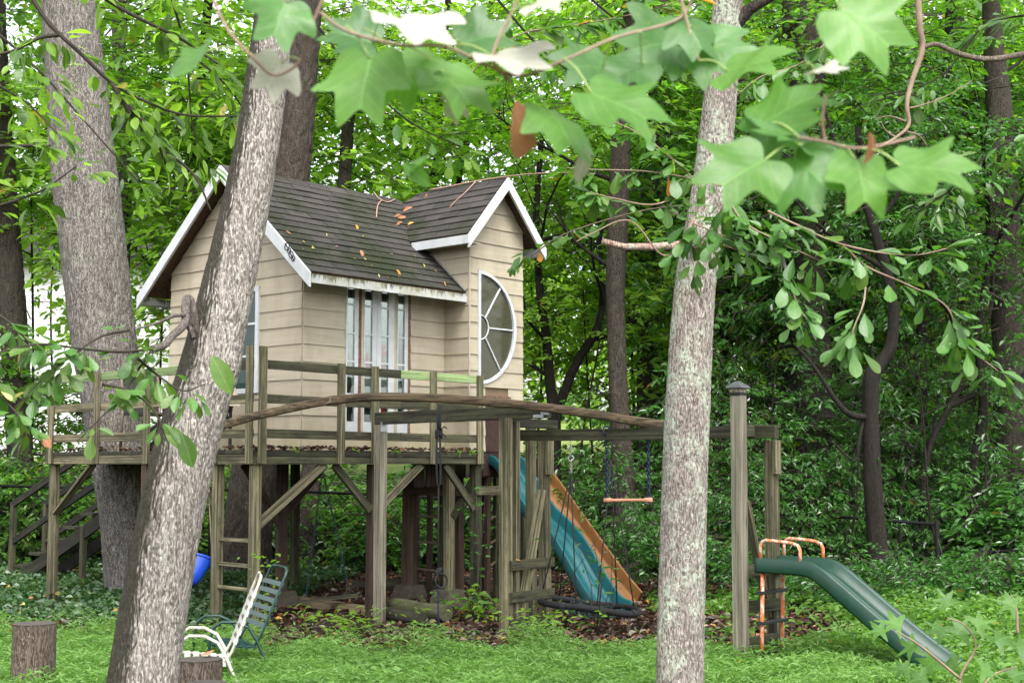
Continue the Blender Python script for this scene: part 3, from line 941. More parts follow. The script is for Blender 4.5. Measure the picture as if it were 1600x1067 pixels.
# ---------------------------------------------------------------- steps at the left end
stairs = thing('staircase', 'dark mossy wooden steps with two handrails leading up to the deck beside the big trunk', 'staircase', D(1.82, 5.7, 0), Matrix.Rotation(PI / 2 - UA, 4, 'Z'))
W_STEP = wood('dark_worn_tread_wood', (.02, .018, .013), (.055, .048, .034), .3, .3)
S0, S1 = 1.60, 2.06
VT, VBOT = 3.9, 7.42
def stp(k):       # k-th tread: v and z
    return VBOT - .12 - k * .43, .19 + k * .19
for k in range(8):
    v, z = stp(k)
    beam('tread', D(S0, v, z), D(S1, v, z), .30, .036, W_STEP, stairs, warp=.004)
    if k % 2 == 0: beam('riser', D(S0, v - .13, z - .09), D(S1, v - .13, z - .09), .022, .14, W_STAIR, stairs, warp=.003)
for u in (S0 - .02, S1 + .02):
    beam('stringer', D(u, VBOT + .1, -.10), D(u, VT - .04, 1.44), .036, .17, W_STAIR, stairs)
    beam('newel_post', D(u, VBOT, -.1), D(u, VBOT, 1.03), .075, .075, W_RAIL, stairs, up=V)
    beam('handrail', D(u, VBOT + .06, 1.02), D(u, VT, 2.40), .036, .088, W_STAIR, stairs)
    beam('handrail', D(u, VBOT, .52), D(u, VT, 1.90), .036, .088, W_STAIR, stairs)
    beam('support_post', D(u, 5.6, -.1), D(u, 5.6, .80), .07, .07, W_RAIL, stairs, up=V)

# ---------------------------------------------------------------- swing frame
def g(px, Y): 
    q = at(px, 900, Y); q.z = 0
    return q
PL1, PR1 = g(791, 13.0), g(1157, 11.2)
PL2 = PL1 + U * .56
PR2 = PR1 + U * .51
P590 = g(593, 14.12)
swing = thing('swing_frame', 'weathered wooden swing frame with two laddered ends and a long overhead beam', 'swing frame', PL1)
def spost(p, z1, m, w=.092): return beam('post', p + Zv * -.15, p + Zv * z1, w, w, m, swing, up=V, warp=.005, seg=7)
spost(PL1, 2.03, W_GREY, .095)
spost(PL1 + U * .11 - V * .02, 2.0, W_GREY, .06)
spost(PL2, 1.84, W_GREY, .09)
beam('post_cleat', PL2 - V * .064 + Zv * 1.50, PL2 - V * .064 + Zv * 1.84, .09, .036, W_GREY, swing, up=V)
spost(PL2 + U * .15 + V * .3, 2.0, W_GREY, .08)
p1 = spost(PR1, 2.155, W_LIGHT, .098)
spost(PR2, 1.80, W_GREY, .092)
beam('post_cleat', PR2 - V * .066 - U * .02 + Zv * 1.52, PR2 - V * .066 - U * .02 + Zv * 1.80, .09, .036, W_GREY, swing, up=V)
# cap of the tall pale post
c = PR1 + Zv * 2.155
def sq(r, z): return [c + (U * x + V * y) * r + Zv * z for x, y in ((-1, -1), (1, -1), (1, 1), (-1, 1))]
m = MB(); m.prism(sq(.052, 0), sq(.056, .025)); m.build('cap_collar', M_BLACK, swing)
m = MB(); m.prism(sq(.050, .0265), sq(.050, .06)); m.build('cap_neck', W_LIGHT, swing)
m = MB(); m.prism(sq(.074, .0615), sq(.068, .078)); m.prism(sq(.066, .0785), sq(.012, .118)); m.build('post_cap', plain('grey_lead_post_cap', (.09, .095, .10), .5, .5, .3), swing)
# beams
bz = 1.875
a0, a1 = PL1 + U * .3, PR1 + U * .25
dirb = (a1 - a0).normalized()
beam('swing_beam', a0 - dirb * .12 + Zv * bz, a1 + dirb * .22 + Zv * (bz - .005), .06, .105, W_RAIL, swing, warp=.006)
beam('cross_beam', PL1 + U * -.02 + Zv * (bz + .115), PL1 + U * .85 + V * .1 + Zv * (bz + .115), .05, .088, W_DARK, swing)
beam('cross_beam', PR1 + U * .02 + Zv * (bz + .0), PR2 + U * .06 + Zv * (bz + .0), .05, .10, W_RAIL, swing)
b0, b1 = P590 + Zv * 2.07, at(858, 647, 12.75)
b1.z = 2.085
beam('swing_beam', b0 - (b1 - b0).normalized() * .06, b1, .06, .125, W_RAIL, swing, warp=.004)
spost(P590, 2.0, W_LIGHT, .095)
m = MB(); bd = (b1 - b0).normalized(); bs = Zv.cross(bd)
m.box(b1 - bd * .07 - bs * .035 - Zv * .03, bd * .09, -bs * .004, Zv * .10)
m.box(b1 - bd * .16 - bs * .035 - Zv * .055, bd * .12, -bs * .0035, Zv * .03)
m.build('joist_hanger', M_ALU, swing)
q = P590 + Zv * 1.93 - V * .05
MB().box(q - U * .05, U * .1, -V * .004, Zv * .10).build('joist_hanger', M_ALU, swing)
# rungs and slanted struts of the two ladder ends
for py in (884, 934, 977):
    z = hit(792, py, PL1 - V * .05, V).z
    beam('ladder_rung', PL1 - V * .066 - U * .01 + Zv * z, PL2 - V * .066 + U * .05 + Zv * (z + .005), .036, .092, W_RAIL, swing)
for py in (893, 951, 1007):
    z = hit(1165, py, PR1 - V * .05, V).z
    beam('ladder_rung', PR1 - V * .0 + U * .052 + Zv * z, PR2 + U * .04 - V * .068 + Zv * (z + .005), .036, .098, W_RAIL, swing)
beam('strut', PL1 + U * .16 + Zv * .0, PL2 - U * .04 + Zv * 1.35, .05, .088, W_GREY, swing, up=V)
beam('strut', PR1 + U * .42 + Zv * .35, PR1 + U * .1 + Zv * 1.30, .036, .07, W_GREY, swing, up=V)
beam('ground_stake', PR2 - U * .05 - V * .03 - Zv * .1, PR2 - U * .08 - V * .03 + Zv * .5, .05, .05, W_DARK, swing, up=V)

# long bowed pole
def bow():
    pts = [at(300, 690, 12.9), at(358, 661, 13.0), at(470, 634, 13.05), at(540, 623, 13.05), at(600, 620, 13.0), at(700, 623, 12.85), at(800, 631, 12.65), at(900, 643, 12.45), at(1000, 659, 12.2), at(1060, 667, 12.08)]
    c = catmull(pts, 60)
    t = thing('bowed_pole', 'long bowed brown wooden pole arching in front of the deck rail', 'pole', c[30])
    vs, fs = [], []
    for i, p in enumerate(c):
        d = (c[min(i + 1, 60)] - c[max(i - 1, 0)]).normalized()
        s = Zv.cross(d).normalized(); n = d.cross(s)
        w = .030 + .004 * mnoise.noise((i * .3, 0, 0)); h = .042 + .005 * mnoise.noise((i * .25, 5, 0))
        for k in range(12):
            a = 2 * PI * k / 12
            ca_, sa_ = math.cos(a), math.sin(a)
            e = .75
            vs.append(p + s * w * math.copysign(abs(ca_) ** e, ca_) + n * h * math.copysign(abs(sa_) ** e, sa_))
    for i in range(60):
        for k in range(12): fs.append((i * 12 + k, i * 12 + (k + 1) % 12, (i + 1) * 12 + (k + 1) % 12, (i + 1) * 12 + k))
    fs += [tuple(reversed(range(12))), tuple(60 * 12 + k for k in range(12))]
    m = MB().add(vs, fs, True)
    # local X along the pole for the grain
    M, L = frame_x(pts[1], pts[-2])
    me = m.mesh('pole_shaft', (0, 0, 0)); me.transform(M.inverted())
    put('pole_shaft', me, t, M, W_BOW)
    # split in the wood
    MB().tube([c[17] - V * .04 + Zv * .03, c[17] - V * .042 - Zv * .0, c[16] - V * .04 - Zv * .04], .006, 5).build('pale_split', W_LIGHT, t)
bow()

# ---------------------------------------------------------------- chains and ropes
def chain_mesh(p0, p1, link=.04, r=.0062, sag=0.0):
    p0, p1 = Vector(p0), Vector(p1)
    L = (p1 - p0).length
    n = max(2, int(L / (link * .72)))
    vs, fs = [], []
    d = (p1 - p0).normalized()
    a = Vector((1, 0, 0)) if abs(d.x) < .9 else Vector((0, 1, 0))
    s0 = d.cross(a).normalized(); s1 = d.cross(s0)
    for i in range(n):
        c = p0 + (p1 - p0) * ((i + .5) / n)
        s = s0 if i % 2 else s1
        n_ = s1 if i % 2 else s0
        b = len(vs)
        for k in range(8):
            an = 2 * PI * k / 8
            p = c + d * math.cos(an) * link * .5 + s * math.sin(an) * link * .3
            rad = (p - c).normalized()
            for q in range(4):
                aq = 2 * PI * q / 4
                vs.append(p + rad * r * math.cos(aq) + n_ * r * math.sin(aq))
        for k in range(8):
            for q in range(4):
                fs.append((b + k * 4 + q, b + k * 4 + (q + 1) % 4, b + ((k + 1) % 8) * 4 + (q + 1) % 4, b + ((k + 1) % 8) * 4 + q))
    return MB().add(vs, fs, True)
M_BLUECH = plain('navy_coated_chain', (.012, .018, .07), .4, .5, .2, .3)
M_STEEL = plain('galvanised_steel', (.42, .43, .44), .35, .5, .9, .2)
M_ROPE = plain('black_rope', (.014, .015, .017), .9)
M_GREENCH = plain('dark_teal_coated_chain', (.02, .045, .05), .45, .5, .2, .3)
M_PINK = plain('faded_orange_plastic', (.62, .27, .17), .5, .4, 0, .12, (.35, .2, .14), .3)
# trapeze bar
t0, t1 = at(948, 686, 12.52), at(1013, 686, 12.22)
t0.z = t1.z = 1.83
tr = thing('trapeze_swing', 'faded orange trapeze bar on navy blue chains under the overhead beam', 'swing', (t0 + t1) / 2 - Zv * .3)
zb = hit(980, 782, (t0 + t1) / 2, Vector((0, 1, 0))).z
e0, e1 = Vector((t0.x, t0.y, zb)), Vector((t1.x, t1.y, zb + .01))
for a, e in ((t0, e0), (t1, e1)):
    chain_mesh(a, e).build('chain', M_BLUECH, tr)
    MB().tube([a + dirb * .02 + Zv * -.0, a + Zv * .05 + V * 0 - U * .05, a + Zv * .105 - U * .04, a + Zv * .105 + U * .04, a + Zv * .05 + U * .05, a - Zv * .0 + dirb * -.02], .009, 6).build('chain_loop', M_BLUECH, tr)
ax = (e1 - e0).normalized()
MB().tube([e0 - ax * .03, e0 - ax * .028, e0 + ax * .03, e0 + ax * .06, e1 - ax * .06, e1 - ax * .03, e1 + ax * .028, e1 + ax * .03], [.012, .022, .022, .014, .014, .022, .022, .012], 10).build('bar', M_PINK, tr)
for e in (e0, e1): MB().tube([e + Zv * .03, e - Zv * .028], .012, 6).build('bar_end_bolt', M_BLUECH, tr)

# round web swing
wc = at(921, 946, 13.35)
web = thing('web_swing', 'round black web swing hanging low on ropes in front of the slides', 'swing', wc)
RW = .475
wx = Vector((.93, -.1, -.11)).normalized(); wy = Vector((.1, 1, -.03)); wy = (wy - wx * wy.dot(wx)).normalized()
wz = wx.cross(wy)
rim = [wc + (wx * math.cos(a) + wy * math.sin(a)) * RW + wz * .012 * math.sin(3 * a) for a in [2 * PI * k / 48 for k in range(48)]]
MB().tube(rim, .030, 10, closed=True).build('rim', plain('black_foam_sleeve', (.012, .012, .013), .75, .3), web)
netm = MB()
M_NET = plain('dark_teal_net_cord', (.012, .03, .032), .8)
for i in range(-4, 5):
    o = i * .1
    hw = math.sqrt(RW * RW - o * o)
    for ex, ey in ((wx, wy), (wy, wx)):
        netm.tube([wc + ey * o + ex * hw * s - wz * .10 * (1 - (o / RW) ** 2) * (1 - s * s) for s in [-1 + 2 * k / 10 for k in range(11)]], .006, 5)
netm.build('net', M_NET, web)
h1, h2 = at(892, 716, 13.2), at(955, 716, 13.3)
tops = [at(892, 690, 13.0), at(955, 690, 12.7)]
for hq, a_list in ((h1, (-.95, 2.7 + .5)), (h2, (.8, 2.0))):
    pass
MB().tube([h1 + (Vector((1, 0, 0)) * math.cos(a) + Zv * math.sin(a)) * .026 for a in [2 * PI * k / 16 for k in range(16)]], .006, 6, closed=True).build('hanging_ring', M_STEEL, web)
hb_ = Vector((h1.x, h1.y, 1.83)) - V * .0
chain_mesh(Vector((h1.x, h1.y, 1.82)), h1 + Zv * .026, .03, .003).build('hanger_chain', M_STEEL, web)
chain_mesh(h1 - Zv * .03, h1 - Zv * .14, .03, .004).build('hanger_chain', M_STEEL, web)
kn = h1 - Zv * .14
kn2 = h2 - Zv * .02
MB().tube([Vector((h2.x, h2.y, 1.82)), kn2], .006, 6).build('rope', M_ROPE, web)
for kq, a in ((kn, 3.3), (kn, 4.5), (kn2, 5.9), (kn2, 4.9), (kn, 2.3), (kn2, 1.0)):
    e = wc + (wx * math.cos(a) + wy * math.sin(a)) * RW
    MB().tube([kq, kq.lerp(e, .5) - Zv * .01, e], .0065, 6).build('rope', M_ROPE, web)
for k in range(8):
    a = 2 * PI * k / 8 + .3
    e = wc + (wx * math.cos(a) + wy * math.sin(a)) * RW
    tn = (-wx * math.sin(a) + wy * math.cos(a))
    MB().tube([e - tn * .03, e + tn * .03], .0335, 10).build('rim_lashing', M_ROPE, web)

# knotted climbing rope with a ring
rp0 = b0.lerp(b1, .37)
cr = thing('climbing_rope', 'black knotted rope with a small ring and a dark chain under the wooden beam', 'rope', rp0 - Zv * 1.0)
q0 = rp0 + Zv * .07
ring_c = at(695, 907, rp0.y)
x0 = q0.x
loop = lambda dx, dy, dz: Vector((x0 + dx, rp0.y + dy, dz))
MB().tube([loop(-.012, -.04, 2.15), loop(-.012, -.045, 2.0), loop(-.01, -.045, 1.93)], .013, 7).build('rope_wrap', M_ROPE, cr)
MB().tube([loop(.012, -.04, 2.15), loop(.012, -.045, 2.0), loop(.012, -.045, 1.93)], .013, 7).build('rope_wrap', M_ROPE, cr)
kn_ = MB()
for k in range(5):
    cc = loop(.0, -.05, 1.92 - .012 * k)
    kn_.tube([cc + Vector((math.cos(a) * .03, math.sin(a) * .025, .015 * math.sin(a * 2 + k))) for a in [2 * PI * i / 10 for i in range(10)]], .011, 6, closed=True)
kn_.tube([loop(.02, -.06, 1.93), loop(.05, -.07, 1.97), loop(.08, -.06, 1.95)], .007, 6)
kn_.tube([loop(.0, -.06, 1.92), loop(.05, -.07, 1.89), loop(.07, -.06, 1.86)], .006, 6)
kn_.build('knot', M_ROPE, cr)
MB().tube([loop(-.02, -.05, 1.92), loop(-.022, -.05, 1.6), loop(-.015, -.05, 1.42), loop(.0, -.05, 1.37), loop(.02, -.05, 1.42), loop(.018, -.05, 1.6), loop(.012, -.05, 1.92)], .011, 7).build('rope_loop', M_ROPE, cr)
MB().tube([loop(.0, -.05, 1.37), loop(.0, -.05, .60)], .008, 6).build('rope', M_ROPE, cr)
rc = Vector((x0 + .03, rp0.y - .05, .47))
MB().tube([rc + Vector((math.cos(a) * .055, .02 * math.cos(a), math.sin(a) * .07)) for a in [2 * PI * k / 20 for k in range(20)]], .010, 8, closed=True).build('ring', M_BLACK, cr)
kb = MB()
for k in range(6): kb.tube([rc + Vector((-.02 + .03 * math.cos(a + k), .02 * math.sin(a), .09 + .03 * math.sin(a * 1.3 + k) )) for a in [2 * PI * i / 8 for i in range(8)]], .012, 6, closed=True)
kb.build('ring_knot', M_ROPE, cr)
chain_mesh(loop(.0, -.05, .42), loop(.005, -.05, .0), .034, .0045).build('chain', M_BLUECH, cr)

# plank swing under the deck
ps0, ps1 = at(505, 733, 14.9), at(507, 735, 15.1)
pl = thing('plank_swing', 'low plank swing on dark chains hanging beneath the deck', 'swing', at(515, 935, 15.0))
pe0, pe1 = at(478, 932, 15.0), at(546, 926, 15.0)
for a, e in ((at(503, 742, 15.0), pe0), (at(506, 742, 15.0), pe1)):
    chain_mesh(a, e, .036, .0042).build('chain', M_GREENCH, pl)
chain_mesh(at(505, 728, 15.0), at(505, 744, 15.0), .03, .003).build('hook_chain', M_STEEL, pl)
beam('seat_plank', at(452, 943, 14.95), at(560, 929, 15.0), .16, .03, W_RAIL, pl)

# blue bucket seat
bc = at(297, 893, 13.75)
bk = thing('blue_swing_seat', 'bright blue plastic swing seat hanging on a cord behind the leaning trunk', 'swing', bc)
M_BLUE = plain('bright_blue_plastic', (.012, .07, .52), .32, .5, 0, .08)
def bucket():
    prof = [(.135, .165), (.14, .17), (.15, .155), (.14, .12), (.135, .03), (.135, -.05), (.125, -.10), (.10, -.135), (.0, -.14)]
    n = 24
    vs, fs = [], []
    R = Matrix.Rotation(.5, 3, 'Y') @ Matrix.Rotation(-.5, 3, 'X')
    for r, z in prof:
        for k in range(n):
            a = 2 * PI * k / n
            zz = z + (.05 * math.cos(a) if z > .08 else .03 * math.cos(a))
            vs.append(bc + R @ Vector((r * math.cos(a) * 1.0, r * math.sin(a) * .8, zz)))
    for i in range(len(prof) - 1):
        for k in range(n): fs.append((i * n + k, i * n + (k + 1) % n, (i + 1) * n + (k + 1) % n, (i + 1) * n + k))
    inner = len(vs)
    for r, z in [(.12, .16), (.11, .0), (.06, -.09)]:
        for k in range(n):
            a = 2 * PI * k / n
            vs.append(bc + R @ Vector((r * math.cos(a), r * math.sin(a) * .8, z + .04 * math.cos(a))))
    for i in range(2):
        for k in range(n): fs.append((inner + i * n + (k + 1) % n, inner + i * n + k, inner + (i + 1) * n + k, inner + (i + 1) * n + (k + 1) % n))
    for k in range(n): fs.append((k, inner + k, inner + (k + 1) % n, (k + 1) % n))
    MB().add(vs, fs, True).build('bucket', M_BLUE, bk)
    lip = [bc + R @ Vector((.15 * math.cos(a), .15 * math.sin(a) * .8, .155 + .05 * math.cos(a))) for a in [2 * PI * k / n for k in range(n)]]
    MB().tube(lip, .014, 8, closed=True).build('rim', M_BLUE, bk)
    base = [bc + R @ Vector((x, y, z)) for z in (-.19,) for x, y in ((-.07, -.06), (.07, -.06), (.07, .06), (-.07, .06))]
    top = [bc + R @ Vector((x, y, -.12)) for x, y in ((-.09, -.075), (.09, -.075), (.09, .075), (-.09, .075))]
    MB().prism(base, top).build('foot_block', M_BLUE, bk)
    M_CORD = plain('tan_cord', (.42, .33, .18), .9)
    tp = D(.06, v_left(312, 740), 1.6)
    MB().tube([tp, bc + R @ Vector((.15, .05, .17))], .006, 6).build('cord', M_CORD, bk)
    MB().tube([tp, bc + R @ Vector((-.15, .0, .10))], .006, 6).build('cord', M_CORD, bk)
bucket()

# ---------------------------------------------------------------- slides
def slide(name, label, path, width, prof, mat, group=None, th=.016):
    """path of centre points; prof: list of (across in half widths, height) from one lip to the other"""
    c = catmull(path, 44)
    t = thing(name, label, 'slide', path[-1], None, group)
    vs, fs = [], []
    n = len(prof)
    for i, p in enumerate(c):
        d = (c[min(i + 1, 44)] - c[max(i - 1, 0)]).normalized()
        s = d.cross(Zv).normalized()
        up = s.cross(d)
        for (a, h) in prof: vs.append(p + s * a * width / 2 + up * h)
        for (a, h) in prof: vs.append(p + s * a * width / 2 * .985 + up * (h - th))
    m2 = 2 * n
    for i in range(44):
        for k in range(n - 1):
            a = i * m2 + k
            fs.append((a, a + 1, a + m2 + 1, a + m2))
            b = i * m2 + n + k
            fs.append((b + 1, b, b + m2, b + m2 + 1))
        fs.append((i * m2 + n, i * m2, (i + 1) * m2, (i + 1) * m2 + n))
        fs.append((i * m2 + n - 1, i * m2 + 2 * n - 1, (i + 1) * m2 + 2 * n - 1, (i + 1) * m2 + n - 1))
    for i in (0, 44):
        for k in range(n - 1):
            f = (i * m2 + k, i * m2 + n + k, i * m2 + n + k + 1, i * m2 + k + 1)
            fs.append(f if i == 0 else tuple(reversed(f)))
    o = MB().add(vs, fs, True).build('chute', mat, t)
    return t, c
PROF = [(-1.0, .03), (-1.02, .05), (-1.0, .125), (-.97, .14), (-.90, .14), (-.86, .125), (-.80, .03), (-.74, .005), (-.40, .0), (-.37, .014), (-.31, .014), (-.28, .0), (.28, .0), (.31, .014), (.37, .014), (.40, .0), (.74, .005), (.80, .03), (.86, .125), (.90, .14), (.97, .14), (1.0, .125), (1.02, .05), (1.0, .03)]
M_TEAL = plain('teal_moulded_plastic', (.008, .09, .105), .34, .5, 0, .16, (.02, .05, .045), .45, 9)
M_ORANGE = plain('golden_orange_moulded_plastic', (.175, .078, .022), .5, .5, 0, .16, (.10, .05, .02), .42, 9)
M_DKGREEN = plain('dark_green_moulded_plastic', (.006, .038, .024), .38, .5, 0, .16, (.025, .045, .03), .4, 9)
ts, te = Vector((-.06, 16.25, 1.52)), Vector((1.02, 14.3, .06))
dl = te - ts
wave = lambda t, a: ts + dl * t + Zv * a
slide('teal_slide', 'teal wavy plastic slide running down from the playhouse opening', [ts - Vector((dl.x, dl.y, 0)) * .09 + Zv * .03, ts + Zv * .03, wave(.15, .01), wave(.32, -.035), wave(.48, .03), wave(.62, .05), wave(.78, -.02), wave(.93, -.045), te + Vector((dl.x, dl.y, 0)) * .05], .385, PROF, M_TEAL)
os_, oe = Vector((.32, 17.0, 1.40)), Vector((1.26, 15.3, .03))
do = oe - os_
slide('orange_slide', 'golden orange plastic slide lying parallel behind the teal one', [os_ - Vector((do.x, do.y, 0)) * .05 + Zv * .02, os_ + do * .05, os_ + do * .3, os_ + do * .6, os_ + do * .85 + Zv * .015, oe + Zv * .05], .34, PROF, M_ORANGE)
gs, ge = Vector((2.06, 11.22, .80)), Vector((3.30, 10.15, .03))
GD = (ge - gs); GD.z = 0; gd = GD.normalized()
GPROF = [(-1.0, -.045), (-1.02, -.02), (-1.0, .045), (-.96, .06), (-.86, .06), (-.80, .045), (-.72, -.015), (-.3, -.022), (-.26, -.008), (-.2, -.008), (-.16, -.022), (.16, -.022), (.2, -.008), (.26, -.008), (.3, -.022), (.72, -.015), (.80, .045), (.86, .06), (.96, .06), (1.0, .045), (1.02, -.02), (1.0, -.045)]
gt, gc = slide('green_slide', 'dark green plastic slide with orange handrails and ladder on the grass', [gs, gs + gd * .2, gs + gd * .42 - Zv * .005, gs + gd * .54 - Zv * .04, gs + gd * .72 - Zv * .165, gs + gd * 1.05 - Zv * .405, gs + gd * 1.45 - Zv * .665, ge + gd * .05 + Zv * .03], .40, GPROF, M_DKGREEN)
gsd = gd.cross(Zv).normalized()
def mk_rust():
    b = NB('chipped_orange_paint')
    o = b.pos()
    f = b.noise(b.map(o, (24, 24, 14)), 1.0, 5, .75)
    col = b.mix(b.ramp(f, [(.48, 0), (.56, 1)]), (.62, .14, .04), (.58, .46, .38))
    col = b.mix(b.ramp(b.noise(o, 40, 4), [(.62, 0), (.72, .7)]), col, (.2, .06, .03))
    return b.done(b.principled(col, .5, None, .4))
M_RUST = mk_rust()
for s in (-1, 1):
    p = gs + gsd * s * .185 + gd * .05 + Zv * .05
    MB().tube([p, p + Zv * .10, p + gd * .015 + Zv * .135, p + gd * .05 + Zv * .15, p + gd * .28 + Zv * .135, p + gd * .335 + Zv * .115, p + gd * .35 + Zv * .08, p + gd * .35 - Zv * .01], .014, 8).build('handrail', M_RUST, gt)
    l0 = gs + gsd * s * .16 + gd * .05 - Zv * .05
    MB().tube([l0, l0 - Zv * .36 - gd * .01, l0 - Zv * .70 - gd * .02], .016, 8).build('ladder_rail', M_RUST, gt)
for k, z in enumerate((.585, .345, .105)):
    a = gs + gd * .04 - gsd * .21; b2 = gs + gd * .04 + gsd * .21
    a.z = b2.z = z
    beam('rung', a, b2, .05, .026, M_BLACK, gt, warp=.001)

# ladders of thin posts and rungs under the bay
def climbing_ladder(label, pa, pb, rungs, z1, mrung):
    t = thing('climbing_ladder', label, 'ladder', pa, None)
    beam('side_post', pa - Zv * .1, pa + Zv * z1, .06, .06, W_RED, t, up=V)
    beam('side_post', pb - Zv * .1, pb + Zv * z1, .06, .06, W_RAIL, t, up=V)
    for z in rungs: MB().tube([pa + Zv * z, pb + Zv * (z + .02)], .016, 8).build('rung', mrung, t)
M_RUNG = plain('pale_dowel_wood', (.22, .16, .11), .8, .3, 0, .2)
climbing_ladder('ladder of round rungs between the mossy footings under the playhouse', g(650, 17.7), g(690, 16.9), (.28, .62, .94, 1.24), 1.55, M_RUNG)
climbing_ladder('narrow ladder of round rungs left of the teal slide', g(762, 16.3), g(775, 16.9), (.40, .66, .95, 1.22), 1.5, M_RUNG)
climbing_ladder('ladder of round rungs partly hidden beneath the teal slide', g(800, 17.2), g(818, 16.6), (.66, .95, 1.22), 1.5, M_RUNG)

# timbers, logs and loose boards on the soil
def log(label, p0, p1, r, m, cat='log', name='log'):
    t = thing(name, label, cat, p0)
    n = 10
    c = [Vector(p0).lerp(Vector(p1), k / n) + Vector((0, 0, random.uniform(-.006, .006))) for k in range(n + 1)]
    mb = MB().tube(c, [r * random.uniform(.93, 1.05) for _ in c], 14)
    M, L = frame_x(p0, p1); me = mb.mesh('trunk_section', (0, 0, 0)); me.transform(M.inverted())
    put('trunk_section', me, t, M, m)
def gz(px, py, z): return atz(px, py, z)
log('mossy round timber lying between the concrete footings', gz(615, 946, .09), gz(697, 958, .09), .085, wood('mossy_log_wood', (.06, .055, .035), (.11, .10, .06), .75, .4))
log('dark wet log lying on leaf litter in front of the mossy timber', gz(598, 957, .07), gz(660, 968, .07), .065, W_DARK)
t = thing('timber_edging', 'pale old timber lying on the soil beneath the plank swing', 'timber', gz(510, 950, .05))
beam('timber', gz(462, 938, .06), gz(605, 958, .06), .10, .10, wood('yellowish_timber', (.17, .13, .075), (.26, .20, .12), .3, .3), t)
t = thing('low_bench', 'low dark plank resting on the litter behind the swing frame post', 'bench', gz(600, 915, .2))
beam('plank', gz(560, 913, .2), gz(636, 908, .2), .3, .045, W_DARK, t)
beam('plank_support', gz(575, 917, .08), gz(630, 915, .08), .1, .16, W_DARK, t)
t = thing('timber_edging', 'long dark timber edging the play area behind the posts', 'timber', gz(690, 912, .05))
beam('timber', gz(640, 915, .05), gz(800, 900, .05), .1, .1, W_DARK, t)

# ---------------------------------------------------------------- chairs on the grass
M_CREAM = plain('cream_powder_coat', (.46, .44, .38), .4, .5, 0, .1, (.25, .22, .15), .35, 12)
M_STRAP = plain('white_vinyl_strap', (.44, .44, .42), .45, .5, 0, .1, (.35, .32, .25), .2, 12)
M_GRNMET = plain('dark_green_powder_coat', (.008, .035, .030), .35, .5, 0, .15)
M_GRNSTR = plain('green_vinyl_strap', (.008, .042, .036), .4, .5, 0, .15)
def strap_chair(label, foot, xd, yd, sc, mm, ms, legfwd=.5):
    """foot: ground point under the back hinge; the chair faces along -xd"""
    t = thing('lawn_chair', label, 'chair', foot)
    P = lambda x, y, z: foot + xd * x * sc + yd * y * sc + Zv * z * sc
    W_ = .26
    for s in (-1, 1):
        y = s * W_
        # back tube from the seat to the top, then round to the other side: half each
        MB().tube([P(-.36, y, .27), P(-.02, y, .25), P(.03, y, .29), P(.07, y, .36), P(.27, y, .86), P(.29, y * .93, .91), P(.30, y * .75, .935), P(.30, 0, .94)], .0105, 8).build('side_tube', mm, t)
        MB().tube([P(-.38, y * 1.1, .0), P(-.39, y * 1.1, .30), P(-.36, y * 1.1, .42), P(-.29, y * 1.1, .47), P(-.16, y * 1.1, .47), P(-.05, y * 1.1, .42), P(.02, y * 1.1, .31), P(.07, y * 1.08, .20), P(.20, y * 1.12, -.02)], .0115, 8).build('arm_and_leg', mm, t)
    for k in range(6):
        f = .14 + .145 * k
        x = .07 + (.27 - .07) * f; z = .36 + (.86 - .36) * f
        d = Vector((.2, 0, .5)).normalized()
        c0 = P(x, -W_ - .012, z); c1 = P(x, W_ + .012, z)
        ax = (xd * d.x + Zv * d.z) * .021 * sc
        n = (xd * d.z - Zv * d.x) * .0135 * sc
        nn = 10
        for_pts = []
        m = MB()
        for sgn in (1, -1):
            ring0 = [c0.lerp(c1, k2 / nn) + n * sgn * (1 if 0 else 1) - n * .5 * math.sin(PI * k2 / nn) for k2 in range(nn + 1)]
            vs = [p - ax for p in ring0] + [p + ax for p in ring0]
            fs = [(i, i + 1, nn + 2 + i, nn + 1 + i) for i in range(nn)]
            m.add(vs, fs if sgn > 0 else [tuple(reversed(f2)) for f2 in fs], True)
        for e in (c0, c1): m.prism([e - ax - n, e + ax - n, e + ax - n + (c1 - c0).normalized() * .008, e - ax - n + (c1 - c0).normalized() * .008], [e - ax + n, e + ax + n, e + ax + n + (c1 - c0).normalized() * .008, e - ax + n + (c1 - c0).normalized() * .008])
        m.build('back_strap', ms, t)
    for k in range(5):
        x = -.33 + .075 * k; z = .272 - .02 * (k / 5)
        MB().box(P(x, -W_ - .015, z - .018), xd * .05 * sc, yd * (2 * W_ + .03) * sc, Zv * .028 * sc).build('seat_strap', ms, t)
    return t
# white chair: hinge about (352,1018)
fw = at(358, 1060, 9.9); fw.z = 0
xd = Vector((.985, -.17, 0)).normalized(); yd = Vector((-.22, .975, 0)).normalized()
strap_chair('cream metal lawn chair with white vinyl straps beside the low tree stump', fw + Vector((-.045, 0, 0)), xd, yd, .88, M_CREAM, M_STRAP)
fg = at(385, 1030, 10.75); fg.z = 0
strap_chair('dark green lawn chair with green straps behind the cream one', fg + Vector((-.03, .1, 0)), Vector((.96, .10, 0)).normalized(), Vector((-.45, .9, 0)).normalized(), .86, M_GRNMET, M_GRNSTR)

